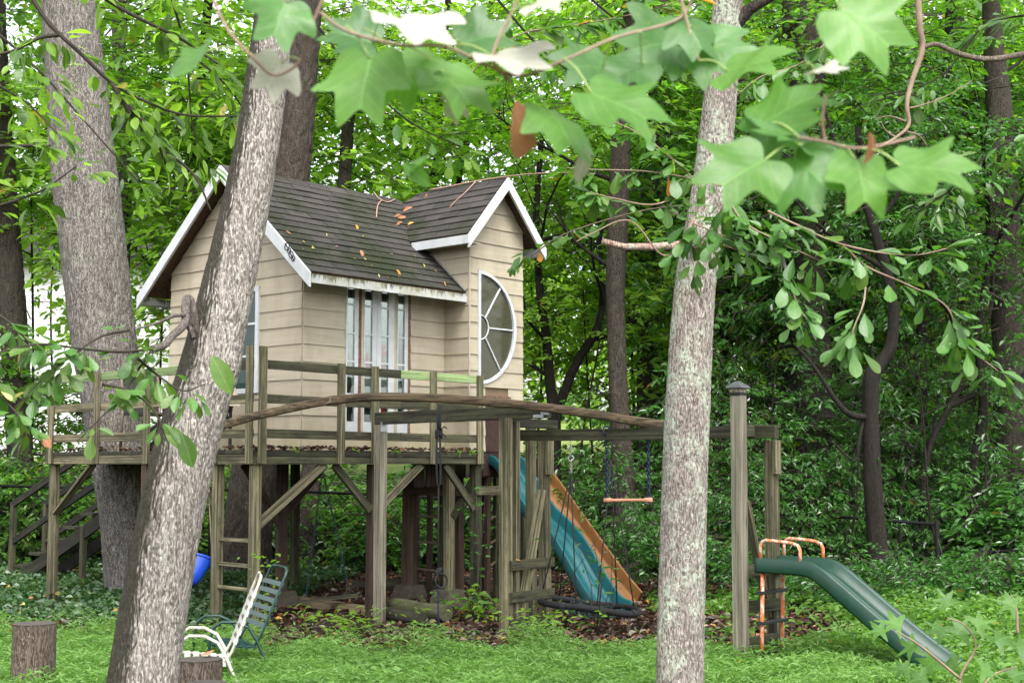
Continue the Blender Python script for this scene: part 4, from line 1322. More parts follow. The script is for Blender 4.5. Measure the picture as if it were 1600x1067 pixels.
# ---------------------------------------------------------------- stumps
def mk_stumptop():
    b = NB('grey_cut_stump_top')
    o = b.coord()
    r = b.n('VectorMath', {0: b.map(o, (1, 1, 0))}, operation='LENGTH').outputs['Value']
    w = b.math('SINE', b.math('MULTIPLY', b.math('ADD', r, b.math('MULTIPLY', b.noise(o, 6, 3), .05)), 420))
    col = b.mix(b.ramp(w, [(.2, 0), (1, 1)]), (.05, .042, .036), (.10, .085, .075))
    col = b.mix(b.ramp(b.noise(o, 14, 5, .7), [(.5, 0), (.7, .7)]), col, (.025, .02, .018))
    return b.done(b.principled(col, .85, b.bump(w, .3, .003), .3))
M_STTOP = mk_stumptop()
M_STBARK = bark('dark_stump_bark', (.12, .095, .075), (.022, .016, .012), .15, sc=.7)
def stump(label, c, r, h, extra=None):
    t = thing('tree_stump', label, 'stump', c)
    n, m_ = 40, 12
    vs, fs = [], []
    for j in range(m_ + 1):
        z = h * j / m_
        for k in range(n):
            a = 2 * PI * k / n
            rr = r * (1 + .06 * mnoise.noise((math.cos(a) * 1.4, math.sin(a) * 1.4, c.x)) + .022 * mnoise.noise((math.cos(a) * 6, math.sin(a) * 6, z * 2))) * (1 + .18 * max(0, 1 - z / (h * .5)) ** 2)
            vs.append(c + Vector((rr * math.cos(a), rr * math.sin(a), z)))
    for j in range(m_):
        for k in range(n): fs.append((j * n + k, j * n + (k + 1) % n, (j + 1) * n + (k + 1) % n, (j + 1) * n + k))
    MB().add(vs, fs, True).build('bark', M_STBARK, t)
    top = [v + Zv * .003 for v in vs[-n:]]
    cc = c + Zv * (h - .004)
    tv = [cc] + [cc.lerp(v, .55) for v in top] + [v.lerp(cc, .015) for v in top]
    tf = [(0, 1 + k, 1 + (k + 1) % n) for k in range(n)] + [(1 + k, 1 + n + k, 1 + n + (k + 1) % n, 1 + (k + 1) % n) for k in range(n)]
    MB().add(tv, tf).build('cut_top', M_STTOP, t, cc)
    return t
def stump_at(label, px, py_top, Y, rpx):
    c = at(px, py_top, Y); h = c.z; c.z = -.03
    return stump(label, c, rpx * mpp(Y), h + .03)
stump_at('dark tree stump with a flat cut top standing alone on the grass', 54, 974, 9.4, 33)
stump_at('low dark stump holding a dry leaf in front of the cream chair', 312, 1030, 8.7, 35)
stump_at('grey stump barely showing nearest to the viewer', 322, 1067, 8.2, 32)

# ---------------------------------------------------------------- furniture standing on the deck
M_BRONZE = plain('bronze_metal', (.16, .12, .095), .45, .5, .3, .15)
pc = D(.55, 2.55, DZ)
t = thing('patio_chair', 'bronze metal patio armchair on the deck behind the rail', 'chair', pc)
for s in (-1, 1):
    b = pc + U * .24 * s
    MB().tube([b - V * .26, b - V * .25 + Zv * .42, b - V * .20 + Zv * .60, b - V * .12 + Zv * .63, b + V * .22 + Zv * .60, b + V * .30 + Zv * .92], .016, 8).build('arm_and_leg', M_BRONZE, t)
    MB().tube([b + V * .22 + Zv * .60, b + V * .26], .016, 8).build('rear_leg', M_BRONZE, t)
MB().tube([pc - U * .24 - V * .2 + Zv * .45, pc - V * .22 + Zv * .40, pc + U * .24 - V * .2 + Zv * .45], .012, 8).build('front_stretcher', M_BRONZE, t)
MB().box(pc - U * .23 - V * .22 + Zv * .40, U * .46, V * .44, Zv * .03).build('seat', plain('dark_mesh_sling', (.03, .028, .026), .8), t)
MB().prism([pc - U * .23 + V * .22 + Zv * .43, pc + U * .23 + V * .22 + Zv * .43, pc + U * .23 + V * .24 + Zv * .43, pc - U * .23 + V * .24 + Zv * .43],
           [pc - U * .23 + V * .30 + Zv * .92, pc + U * .23 + V * .30 + Zv * .92, pc + U * .23 + V * .32 + Zv * .92, pc - U * .23 + V * .32 + Zv * .92]).build('backrest', plain('dark_mesh_sling_back', (.03, .028, .026), .8), t)
tc = D(.55, 1.72, DZ)
t = thing('patio_table', 'small dark iron table with lattice apron beside the patio armchair', 'table', tc)
MB().box(tc - U * .27 - V * .27 + Zv * .46, U * .54, V * .54, Zv * .02).build('tabletop', M_BLACK, t)
lat = MB()
for i in range(9):
    o = -.24 + .06 * i
    for f in (U, V):
        gq = V if f is U else U
        for e in (-.26, .26):
            p = tc + f * o + gq * e + Zv * .34
            lat.tube([p + f * -.03, p + f * .03 + Zv * .11], .006, 5)
            lat.tube([p + f * .03, p + f * -.03 + Zv * .11], .006, 5)
            lat.tube([p + f * .02 * math.cos(a) + Zv * (.055 + .02 * math.sin(a)) for a in [2 * PI * k / 8 for k in range(8)]] if False else [p, p + Zv * .0001 + f * .06], .006, 5)
lat.build('lattice_apron', M_BLACK, t)
for sx in (-1, 1):
    for sy in (-1, 1): beam('leg', tc + U * .25 * sx + V * .25 * sy, tc + U * .25 * sx + V * .25 * sy + Zv * .46, .03, .03, M_BLACK, t, up=V, warp=0)
gq = D(.66, 1.60, DZ + .48)
t = thing('seat_cushion_pad', 'pale tan perforated lid standing on the dark iron table', 'lid', gq)
beige = plain('tan_enamel_lid', (.42, .36, .28), .4)
MB().prism([gq - U * .17 - V * .26, gq + U * .17 - V * .26, gq + U * .17 + V * .26, gq - U * .17 + V * .26],
           [gq - U * .12 - V * .19 + Zv * .30, gq + U * .12 - V * .19 + Zv * .30, gq + U * .12 + V * .19 + Zv * .30, gq - U * .12 + V * .19 + Zv * .30]).build('lid_shell', beige, t)
for k in range(5):
    c = gq - U * .135 + V * (-.14 + .07 * k) + Zv * .235
    MB().box(c - U * .022, U * .02, V * .032, Zv * .022).build('vent_slot', M_BLACK, t)
t['label'] = 'pale tan vented grill lid standing on the dark iron table'; t.name = 'grill_lid'

# ---------------------------------------------------------------- bark and leaves
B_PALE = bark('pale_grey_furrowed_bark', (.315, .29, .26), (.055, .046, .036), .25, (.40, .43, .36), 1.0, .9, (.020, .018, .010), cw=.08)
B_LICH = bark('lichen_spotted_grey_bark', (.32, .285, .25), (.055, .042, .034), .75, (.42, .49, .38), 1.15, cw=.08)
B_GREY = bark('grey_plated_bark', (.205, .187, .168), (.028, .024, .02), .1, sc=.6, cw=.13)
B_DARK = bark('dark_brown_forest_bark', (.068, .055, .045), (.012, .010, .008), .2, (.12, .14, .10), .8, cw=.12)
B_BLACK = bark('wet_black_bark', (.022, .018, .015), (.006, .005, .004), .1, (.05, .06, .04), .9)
B_TWIG = plain('pale_twig_bark', (.24, .17, .125), .8, .3, 0, .3)
B_TWIGD = plain('dark_twig_bark', (.035, .028, .022), .85, .3, 0, .3)

L_MID = leaf_mat('mid_green_woodland_leaf', (.07, .18, .025), (.16, .32, .05), (.36, .20, .03), .985, .55, .42)
L_BRIGHT = leaf_mat('bright_yellow_green_leaf', (.14, .28, .03), (.28, .44, .075), (.42, .26, .04), .985, .6, .45)
L_DARK = leaf_mat('dark_glossy_understory_leaf', (.03, .10, .02), (.08, .21, .042), (.25, .12, .03), .99, .42, .26, .65)
L_FAR = leaf_mat('sunlit_far_leaf', (.20, .33, .05), (.34, .46, .10), None, .9, .55, .5)
L_TULIP = leaf_mat('tulip_tree_leaf', (.085, .22, .035), (.155, .33, .07), None, .9, .55, .33, .5, None, (.30, .26, .06), 36)
L_TULIP_SHADED = leaf_mat('shaded_tulip_tree_leaf', (.045, .13, .028), (.085, .215, .05), None, .9, .45, .33, .5, None, (.30, .26, .06), 36)  # darker copy for tone variety; shade on some leaves is put into its colour
L_PALE = leaf_mat('pale_leaf_underside', (.34, .34, .27), (.42, .42, .36), None, .9, .35, .6, .3, (1.1, 1.15, .8), (.38, .24, .17), 42)
L_BROWN = leaf_mat('dead_brown_leaf', (.25, .105, .055), (.36, .17, .09), None, .9, .25, .6, .3, (1.2, .9, .7), None, 42)
L_OAK = leaf_mat('oak_leaf_deep_green', (.04, .118, .022), (.085, .20, .04), None, .9, .36, .34, .5, None, (.20, .22, .05), 60)
L_MAG = leaf_mat('broad_branch_leaf', (.05, .115, .024), (.11, .20, .04), None, .9, .42, .30, .5, None, (.30, .24, .05), 60)
L_ORANGE = leaf_mat('orange_autumn_leaf', (.55, .22, .03), (.62, .32, .07), None, .9, .4, .5, .3, (1.2, 1, .6), None, 60)
L_YEL = leaf_mat('yellow_leaf', (.50, .42, .10), (.60, .52, .2), None, .9, .4, .5, .3, (1.1, 1.1, .7), None, 60)
L_GUM = leaf_mat('star_shaped_seedling_leaf', (.065, .16, .03), (.105, .23, .045), None, .9, .5, .45, .4, None, None, 40)

# ---------------------------------------------------------------- single leaves as small shared meshes
def outline_leaf(name, half, L, fold=.25, curl=.3, nseg=None, asym=0.0):
    """half: list of (x along 0..1, half width); makes a folded, curled blade with a midrib along X"""
    vs, fs = [], []
    n = len(half)
    for i, (x, w) in enumerate(half):
        z = -curl * L * (x ** 2) * .5
        vs += [(x * L, -w * L, z + fold * w * L), (x * L, -w * L * .5, z + fold * w * L * .42), (x * L, 0, z), (x * L, w * L * .5 * (1 + asym), z + fold * w * L * .42), (x * L, w * L * (1 + asym), z + fold * w * L)]
    for i in range(n - 1):
        for k in range(4): fs.append((i * 5 + k, i * 5 + k + 1, i * 5 + 6 + k, i * 5 + 5 + k))
    me = bpy.data.meshes.new(name)
    me.from_pydata(vs, [], fs)
    me.polygons.foreach_set('use_smooth', [True] * len(fs))
    me.update()
    return me
OVAL = [(0, .004), (.08, .06), (.2, .15), (.35, .22), (.5, .245), (.65, .23), (.8, .17), (.92, .08), (1, .003)]
OBOV = [(0, .004), (.1, .045), (.25, .10), (.42, .17), (.58, .225), (.72, .245), (.84, .22), (.93, .14), (1, .012)]
LANC = [(0, .003), (.1, .05), (.25, .105), (.42, .13), (.6, .12), (.78, .08), (.92, .03), (1, .002)]
def star_leaf(name, tips, L, cup=.12, curl=.25, seed=0, sub=3):
    """outline in polar form about the leaf centre; (angle, radius) with 0 towards the tip; petiole at angle 180"""
    rs = random.Random(seed)
    P = [(math.cos(math.radians(a)) * r * L, math.sin(math.radians(a)) * r * L) for a, r in tips]
    O = []
    nP = len(P)
    for i in range(nP):
        p0, a, b2, p3 = P[i - 1], P[i], P[(i + 1) % nP], P[(i + 2) % nP]
        for s in range(sub):
            t = s / sub
            O.append(tuple(.5 * (2 * a[q] + (b2[q] - p0[q]) * t + (2 * p0[q] - 5 * a[q] + 4 * b2[q] - p3[q]) * t * t + (3 * a[q] - p0[q] - 3 * b2[q] + p3[q]) * t ** 3) * (1 + rs.uniform(-.012, .012)) for q in (0, 1)))
    rings = [0.34, 0.68, 1.0]
    vs = [(0, 0, 0)]
    fs = []
    n = len(O)
    ph = rs.uniform(0, 6)
    def zf(x, y):
        r2 = (x * x + y * y) / (L * L)
        return -curl * (x / L) * abs(x / L) * L * .5 + cup * abs(y) * .9 - .22 * L * r2 * .5 + .055 * L * math.sin(x / L * 9 + ph) * (abs(y) / L) * 2
    for q in rings:
        for x, y in O: vs.append((x * q, y * q, zf(x * q, y * q)))
    for k in range(n): fs.append((0, 1 + k, 1 + (k + 1) % n))
    for r in range(2):
        for k in range(n): fs.append((1 + r * n + k, 1 + (r + 1) * n + k, 1 + (r + 1) * n + (k + 1) % n, 1 + r * n + (k + 1) % n))
    me = bpy.data.meshes.new(name)
    me.from_pydata(vs, [], fs)
    me.polygons.foreach_set('use_smooth', [True] * len(fs))
    me.update()
    return me
TULIP = [(0, .41), (10, .49), (19, .60), (24, .655), (30, .58), (40, .46), (50, .40), (56, .42), (62, .52), (67, .635), (74, .60), (86, .50), (105, .45), (128, .46), (150, .40), (168, .28), (180, .22)]
TULIP = TULIP + [(-a, r) for a, r in reversed(TULIP[1:-1])]
GUM = [(0, .62), (9, .40), (18, .25), (26, .22), (36, .32), (50, .42), (58, .60), (64, .42), (76, .25), (88, .22), (100, .34), (112, .54), (124, .36), (145, .20), (180, .16)]
GUM = GUM + [(-a, r) for a, r in reversed(GUM[1:-1])]

def leaf_obj(mesh, base, direction, normal, scale, mat, parent, name='leaf'):
    x = Vector(direction).normalized()
    z = Vector(normal); z = (z - x * z.dot(x))
    z = z.normalized() if z.length > 1e-4 else x.orthogonal().normalized()
    y = z.cross(x)
    M = Matrix((x * scale, y * scale, z * scale)).transposed().to_4x4()
    M.translation = Vector(base)
    o = bpy.data.objects.new(name, mesh)
    _link(o, parent, M)
    if mat is not None:
        if not mesh.materials: mesh.materials.append(mat)
        o.material_slots[0].link = 'OBJECT'
        o.material_slots[0].material = mat
    return o

# ---------------------------------------------------------------- trunks
def rand2(ix, iy, s):
    h = np.sin(ix * 127.1 + iy * 311.7 + s * 74.7) * 43758.5453
    return h - np.floor(h)
def voro_edge(x, y, seed):
    ix, iy = np.floor(x), np.floor(y)
    d1 = np.full(x.shape, 9.0); d2 = np.full(x.shape, 9.0)
    for a in (-1, 0, 1):
        for b in (-1, 0, 1):
            cx, cy_ = ix + a, iy + b
            dx = cx + rand2(cx, cy_, seed) - x; dy = cy_ + rand2(cx, cy_, seed + 5) - y
            d = np.sqrt(dx * dx + dy * dy)
            d2 = np.minimum(d2, np.maximum(d1, d)); d1 = np.minimum(d1, d)
    return d2 - d1
def trunk_mesh(name, pts, rad, nseg, dz, disp=0.0, seed=1, plate=(.045, .17), flare=True, lumps=.03, scars=()):
    """pts: centre line (world), rad: radii; returns a world-space mesh"""
    pts = [np.array(p, dtype=float) for p in pts]
    L = [0]
    for a, b in zip(pts[:-1], pts[1:]): L.append(L[-1] + np.linalg.norm(b - a))
    n = max(6, int(L[-1] / dz))
    c = catmull([Vector(p) for p in pts], n)
    s_of = np.linspace(0, len(pts) - 1, n + 1)
    r = np.interp(s_of, range(len(rad)), rad)
    C = np.array([tuple(p) for p in c])
    T = np.gradient(C, axis=0); T /= np.linalg.norm(T, axis=1)[:, None]
    up0 = np.array([0.0, 1.0, 0.0])
    X = up0[None, :] - T * (T @ up0)[:, None]; X /= np.linalg.norm(X, axis=1)[:, None]
    Y = np.cross(T, X)
    ang = np.linspace(0, 2 * PI, nseg, endpoint=False)
    A, I = np.meshgrid(ang, np.arange(n + 1))
    hlen = np.concatenate([[0], np.cumsum(np.linalg.norm(np.diff(C, axis=0), axis=1))])
    Hh = hlen[I]
    R = r[I].copy()
    R *= 1 + lumps * np.sin(A * 2 + seed + Hh * .8) + lumps * .6 * np.sin(A * 3 + seed * 2 - Hh * 1.7) + lumps * .4 * np.sin(A * 5 + Hh * 3.1 + seed)
    if disp:
        arc = A * R.mean()
        wob = .02 * np.sin(Hh * 9 + A * 3) + .012 * np.sin(Hh * 23 + A * 7)
        e = voro_edge((arc + wob) / plate[0], Hh / plate[1], seed)
        e2 = voro_edge((arc + wob) / (plate[0] * .45), Hh / (plate[1] * .4), seed + 9)
        R += disp * (np.clip(e * 2.6, 0, 1) - .7) + disp * .4 * (np.clip(e2 * 2.2, 0, 1) - .7)
    for (sh, sa, sr, amp) in scars:
        d = np.sqrt(((Hh - sh) / sr) ** 2 + ((np.angle(np.exp(1j * (A - sa)))) * R / sr) ** 2)
        R += amp * np.exp(-d * d)
    Vv = C[I] + X[I] * (R * np.cos(A))[..., None] + Y[I] * (R * np.sin(A))[..., None]
    k = np.arange(nseg); k2 = (k + 1) % nseg
    i = np.arange(n)[:, None] * nseg
    q = np.stack([i + k, i + k2, i + nseg + k2, i + nseg + k], -1).reshape(-1)
    return np_mesh(name, Vv.reshape(-1, 3), q, [4] * (n * nseg), True)
def px_line(seq):
    """seq of (px, py, Y, radius in px) -> centres and radii in metres"""
    return [at(a, b, y) for a, b, y, _ in seq], [r * mpp(y) for _, _, y, r in seq]

def tree_thing(label, base, group=None, cat='tree', name='tree'):
    return thing(name, label, cat, base, None, group)
def to_local(me, M):
    me.transform(M.inverted()); return me

def limbs(mb, start, direction, length, r, depth, rs):
    p = Vector(start); d = Vector(direction).normalized()
    n = 5
    pts, rr = [p.copy()], [r]
    for i in range(n):
        d = (d + Vector((rs.uniform(-.25, .25), rs.uniform(-.25, .25), rs.uniform(-.12, .22)))).normalized()
        p = p + d * length / n
        pts.append(p.copy()); rr.append(r * (1 - .8 * (i + 1) / n))
        if depth > 0 and i >= 1 and rs.random() < .8:
            nd = (d + Vector((rs.uniform(-1, 1), rs.uniform(-1, 1), rs.uniform(-.3, .5))) * .8).normalized()
            limbs(mb, p, nd, length * .55, rr[-1] * .65, depth - 1, rs)
    mb.tube(pts, rr, 6 if depth else 4, cap=False)

# ---------------------------------------------------------------- crowns: real leaf blades, shared between trees of a kind
def leaf_cloud(P, Dr, Nr, size, wid=.42, fold=.25):
    """numpy: one folded 6-vertex blade per point"""
    n = len(P)
    Dr = Dr / np.linalg.norm(Dr, axis=1)[:, None]
    Nr = Nr - Dr * np.sum(Nr * Dr, 1)[:, None]
    Nr /= (np.linalg.norm(Nr, axis=1)[:, None] + 1e-9)
    S = np.cross(Nr, Dr)
    L = size[:, None]
    W = L * wid
    v = np.empty((n, 6, 3))
    v[:, 0] = P
    v[:, 1] = P + Dr * L * .33 - S * W * .5 + Nr * W * fold
    v[:, 2] = P + Dr * L * .68 - S * W * .42 + Nr * (W * fold * .8 - L * .06)
    v[:, 3] = P + Dr * L - Nr * L * .16
    v[:, 4] = P + Dr * L * .68 + S * W * .42 + Nr * (W * fold * .8 - L * .06)
    v[:, 5] = P + Dr * L * .33 + S * W * .5 + Nr * W * fold
    b = (np.arange(n) * 6)[:, None]
    f = np.concatenate([b + np.array([0, 1, 2, 3]), b + np.array([0, 3, 4, 5])], 1)
    return v.reshape(-1, 3), f.reshape(-1), n * 2
def diamond_cloud(P, Dr, Nr, size, wid=.5):
    n = len(P)
    Dr = Dr / np.linalg.norm(Dr, axis=1)[:, None]
    Nr = Nr - Dr * np.sum(Nr * Dr, 1)[:, None]
    Nr /= (np.linalg.norm(Nr, axis=1)[:, None] + 1e-9)
    S = np.cross(Nr, Dr)
    L = size[:, None]; W = L * wid
    v = np.empty((n, 4, 3))
    v[:, 0] = P
    v[:, 1] = P + Dr * L * .5 - S * W * .5
    v[:, 2] = P + Dr * L - Nr * L * .12
    v[:, 3] = P + Dr * L * .5 + S * W * .5
    b = (np.arange(n) * 4)[:, None]
    f = b + np.array([0, 1, 2, 3])
    return v.reshape(-1, 3), f.reshape(-1), n
def crown_mesh(name, seed, nspray, per, rx, rz, leaf, mats, six=False, spray=.75, wid=.45, tilt=.45, shell=.45):
    rs = np.random.default_rng(seed)
    d = rs.normal(size=(nspray, 3)); d /= np.linalg.norm(d, axis=1)[:, None]
    rad = shell + (1 - shell) * rs.random(nspray) ** .6
    lump = 1 + .25 * np.sin(d[:, 0] * 5 + seed) + .2 * np.sin(d[:, 1] * 7 + d[:, 2] * 4 + seed * 2)
    C = d * (rad * lump)[:, None] * np.array([rx, rx, rz])
    out = d.copy(); out[:, 2] *= .25
    out += rs.normal(size=out.shape) * .45; out[:, 2] = out[:, 2] * .4 - .12
    out /= np.linalg.norm(out, axis=1)[:, None]
    t = rs.random((nspray, per)) ** .8
    ln = spray * (.6 + .8 * rs.random(nspray))[:, None]
    side = np.cross(out, np.array([0, 0, 1.0])); side /= np.linalg.norm(side, axis=1)[:, None]
    sgn = np.where(rs.random((nspray, per)) < .5, -1.0, 1.0)
    spread = rs.random((nspray, per)) * .30 * spray * (1.1 - t)
    P = C[:, None, :] + out[:, None, :] * (t * ln)[..., None] + side[:, None, :] * (sgn * spread)[..., None]
    P[..., 2] -= (t ** 2) * .18 * ln + 0
    P += rs.normal(size=P.shape) * .05 * spray
    Dr = out[:, None, :] * .7 + side[:, None, :] * (sgn * .8)[..., None] + rs.normal(size=P.shape) * .35
    Dr[..., 2] -= .25
    Nr = np.zeros_like(P); Nr[..., 2] = 1
    Nr += rs.normal(size=P.shape) * tilt
    m = nspray * per
    P, Dr, Nr = P.reshape(m, 3), Dr.reshape(m, 3), Nr.reshape(m, 3)
    size = leaf * (.6 + .75 * rs.random(m))
    v, f, nf = (leaf_cloud if six else diamond_cloud)(P, Dr, Nr, size, wid)
    # the twig of every spray: a thin three-sided tapering stick
    a = C - out * .35 * spray; e = C + out * ln * .95 - np.array([0, 0, 1.0]) * (.18 * ln)
    w = .010
    up = np.cross(side, out)
    tw = np.stack([a + side * w, a - side * w * .5 + up * w, a - side * w * .5 - up * w, e], 1).reshape(-1, 3)
    b = (np.arange(nspray) * 4)[:, None] + len(v)
    tf = np.concatenate([b + np.array([0, 1, 3]), b + np.array([1, 2, 3]), b + np.array([2, 0, 3])], 1).reshape(-1)
    verts = np.concatenate([v, tw])
    loops = np.concatenate([f, tf])
    sizes = [4] * nf + [3] * (nspray * 3)
    mi = [0] * nf + [1] * (nspray * 3)
    me = np_mesh(name, verts, loops, sizes, False, mi)
    for q in mats: me.materials.append(q)
    return me
CR = {}
def crown_variants():
    for k in range(3):
        CR['bright', k] = crown_mesh('bright_crown_%d' % k, 20 + k, 170, 17, 2.3, 2.5, .19, [L_BRIGHT, B_TWIGD])
        CR['mid', k] = crown_mesh('mid_crown_%d' % k, 30 + k, 190, 17, 2.3, 2.5, .16, [L_MID, B_TWIGD])
        CR['dark', k] = crown_mesh('dark_crown_%d' % k, 40 + k, 130, 19, 1.7, 1.9, .115, [L_DARK, B_TWIGD], True, .6, .36, .55)
    for k in range(2):
        CR['far', k] = crown_mesh('far_crown_%d' % k, 60 + k, 420, 16, 3.4, 4.2, .20, [L_FAR, B_TWIGD], spray=1.1, wid=.6)
        CR['shrub', k] = crown_mesh('shrub_crown_%d' % k, 70 + k, 170, 16, .85, .75, .095, [L_DARK, B_TWIGD], True, .45, .4, .6, .2)
        CR['shrubm', k] = crown_mesh('shrub_mid_crown_%d' % k, 80 + k, 170, 16, .85, .75, .085, [L_MID, B_TWIGD], True, .45, .45, .6, .2)
crown_variants()
def put_crown(kind, c, s, parent, rs, name='crown'):
    keys = [k for k in CR if k[0] == kind]
    me = CR[rs.choice(keys)]
    M = Matrix.Translation(c) @ Matrix.Rotation(rs.uniform(0, 6.28), 4, 'Z') @ Matrix.Diagonal((s[0], s[0], s[1], 1))
    return put(name, me, parent, M)

# front leaning trunk ------------------------------------------------------
def big_tree(label, seq, m, nseg, dz, disp, seed, base_flare=None, scars=(), plate=(.045, .17), top=None, lumps=.03):
    pts, rad = px_line(seq)
    p0, p1 = pts[0], pts[1]
    # carry the trunk down into the ground along its own slope
    d = (p0 - p1).normalized()
    k = (p0.z + .2) / max(.2, -d.z)
    pts = [p0 + d * k] + pts; rad = [rad[0] * (base_flare or 1.15)] + rad
    if top:
        dn = (pts[-1] - pts[-2]).normalized()
        pts.append(pts[-1] + dn * top); rad.append(rad[-1] * .7)
    base = pts[0].copy(); base.z = 0
    t = tree_thing(label, base)
    me = trunk_mesh('trunk', pts, rad, nseg, dz, disp, seed, plate, scars=scars, lumps=lumps)
    put('trunk', to_local(me, PM[t]), t, None, m)
    return t, pts, rad
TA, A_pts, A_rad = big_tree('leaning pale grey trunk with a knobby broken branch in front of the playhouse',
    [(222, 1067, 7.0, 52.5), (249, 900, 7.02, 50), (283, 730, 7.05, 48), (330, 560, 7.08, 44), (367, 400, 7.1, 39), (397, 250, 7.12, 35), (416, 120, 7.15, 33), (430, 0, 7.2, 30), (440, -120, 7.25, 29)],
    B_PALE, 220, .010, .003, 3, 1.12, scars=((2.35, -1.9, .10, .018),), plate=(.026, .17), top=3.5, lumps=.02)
TB, B_pts, B_rad = big_tree('straight grey trunk spotted with green lichen standing right of the trapeze bar',
    [(1062, 1067, 8.0, 37.5), (1067, 850, 8.0, 36), (1074, 640, 8.0, 35), (1086, 450, 8.0, 32), (1110, 300, 8.0, 29), (1126, 150, 8.0, 26), (1138, 0, 8.0, 23), (1146, -120, 8.0, 22)],
    B_LICH, 190, .010, .0026, 8, 1.1, plate=(.022, .14), top=4.0, lumps=.02)
TC, C_pts, C_rad = big_tree('massive grey furrowed trunk rising beside the steps at the deck end',
    [(214, 905, 16.9, 50), (200, 800, 16.8, 44), (186, 700, 16.8, 45), (166, 560, 16.8, 50), (150, 430, 16.8, 50), (136, 300, 16.8, 50), (120, 150, 16.8, 46), (106, 0, 16.8, 41), (98, -100, 16.8, 40)],
    B_GREY, 170, .025, .009, 12, 1.35, plate=(.09, .36), top=6.0)
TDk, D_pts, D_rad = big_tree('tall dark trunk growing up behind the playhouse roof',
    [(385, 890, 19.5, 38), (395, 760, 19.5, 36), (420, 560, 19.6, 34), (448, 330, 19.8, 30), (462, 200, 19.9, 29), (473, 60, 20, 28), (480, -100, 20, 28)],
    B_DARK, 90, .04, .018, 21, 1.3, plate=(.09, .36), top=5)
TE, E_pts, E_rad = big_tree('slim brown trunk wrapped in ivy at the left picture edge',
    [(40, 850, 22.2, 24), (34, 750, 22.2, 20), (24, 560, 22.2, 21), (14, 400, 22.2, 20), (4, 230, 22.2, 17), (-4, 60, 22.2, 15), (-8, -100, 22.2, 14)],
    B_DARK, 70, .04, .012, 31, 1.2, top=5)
rsT = random.Random(5)
for t, pts, rad, kind, k, sc in ((TA, A_pts, A_rad, 'mid', 3, .9), (TB, B_pts, B_rad, 'mid', 3, .9), (TC, C_pts, C_rad, 'bright', 4, 1.2), (TDk, D_pts, D_rad, 'bright', 4, 1.3), (TE, E_pts, E_rad, 'mid', 3, 1.1)):
    top = pts[-1]
    for i in range(k):
        c = top + Vector((rsT.uniform(-1.3, 1.3), rsT.uniform(-.6, 1.8), rsT.uniform(-.2, 1.8)))
        c.z = max(c.z, at(800, -260, c.y).z + 2.2)
        put_crown(kind, c, (sc, sc * .8), t, rsT)
# limbs of the right trunk
m = MB()
m.tube([at(1140, 48, 8.0), at(1152, 36, 7.98), at(1172, 14, 7.95), at(1203, -4, 7.9), at(1250, -40, 7.85)], [.046, .042, .036, .032, .026], 10)
m.build('limb', B_DARK, TB)
m = MB()
m.tube([at(1100, 381, 7.92), at(1062, 383, 7.80), at(1020, 386, 7.72), at(975, 386, 7.68), at(941, 377, 7.66)], [.026, .024, .022, .020, .017], 9)
m.build('broken_limb', bark('pink_mottled_dead_branch_bark', (.42, .30, .24), (.14, .075, .055), .6, (.42, .47, .38), 1.4), TB)
# broken, looping dead branch of the leaning trunk
m = MB()
m.tube(catmull([at(309, 532, 7.0), at(304, 512, 6.95), at(301, 490, 6.93), at(297, 470, 6.92), at(292, 467, 6.90), at(290, 478, 6.87), at(290, 500, 6.83), at(284, 512, 6.78), at(270, 524, 6.7), at(256, 540, 6.6), at(238, 545, 6.5)], 40), [.026 - .0002 * i for i in range(41)], 9)
m.tube(catmull([at(290, 502, 6.83), at(297, 515, 6.84), at(303, 528, 6.85)], 8), .014, 7)
m.tube(catmull([at(288, 492, 6.82), at(270, 494, 6.75), at(245, 505, 6.65), at(214, 514, 6.5)], 12), [.012 - .0006 * i for i in range(13)], 7)
m.build('dead_branch', bark('grey_dead_branch_bark', (.15, .13, .115), (.04, .033, .027), .2, (.28, .32, .25), 1.6), TA)

# ---------------------------------------------------------------- woodland trees one can tell apart
def wood_tree(label, seq, m, crowns=(), nl=4, group=None, seed=1, limb_from=.45, lumps=.06):
    pts, rad = px_line(seq)
    d = (pts[0] - pts[1]).normalized()
    gz0 = ground_z(pts[0].x, pts[0].y) - .25
    if pts[0].z > gz0 + .05:
        k = (pts[0].z - gz0) / max(.3, -d.z)
        pts = [pts[0] + d * k] + pts; rad = [rad[0] * 1.15] + rad
    base = pts[0].copy(); base.z = gz0 + .25
    t = tree_thing(label, base, group)
    me = trunk_mesh('trunk', pts, rad, 26, .12, .008, seed, (.08, .3), lumps=lumps)
    put('trunk', to_local(me, PM[t]), t, None, m)
    rs = random.Random(seed)
    if nl:
        c = catmull(pts, 40)
        for i in range(nl):
            mb = MB()
            k = rs.randint(int(40 * limb_from), 39)
            a = rs.uniform(0, 6.28)
            limbs(mb, c[k], (math.cos(a), math.sin(a) * .7, rs.uniform(.1, .7)), rs.uniform(1.2, 2.6), .035, 1, rs)
            mb.build('limb', B_BLACK, t)
    for kind, cx, cy_, dY, sx, sz in crowns:
        put_crown(kind, at(cx, cy_, pts[-1].y + dY), (sx, sz), t, rs)
    return t
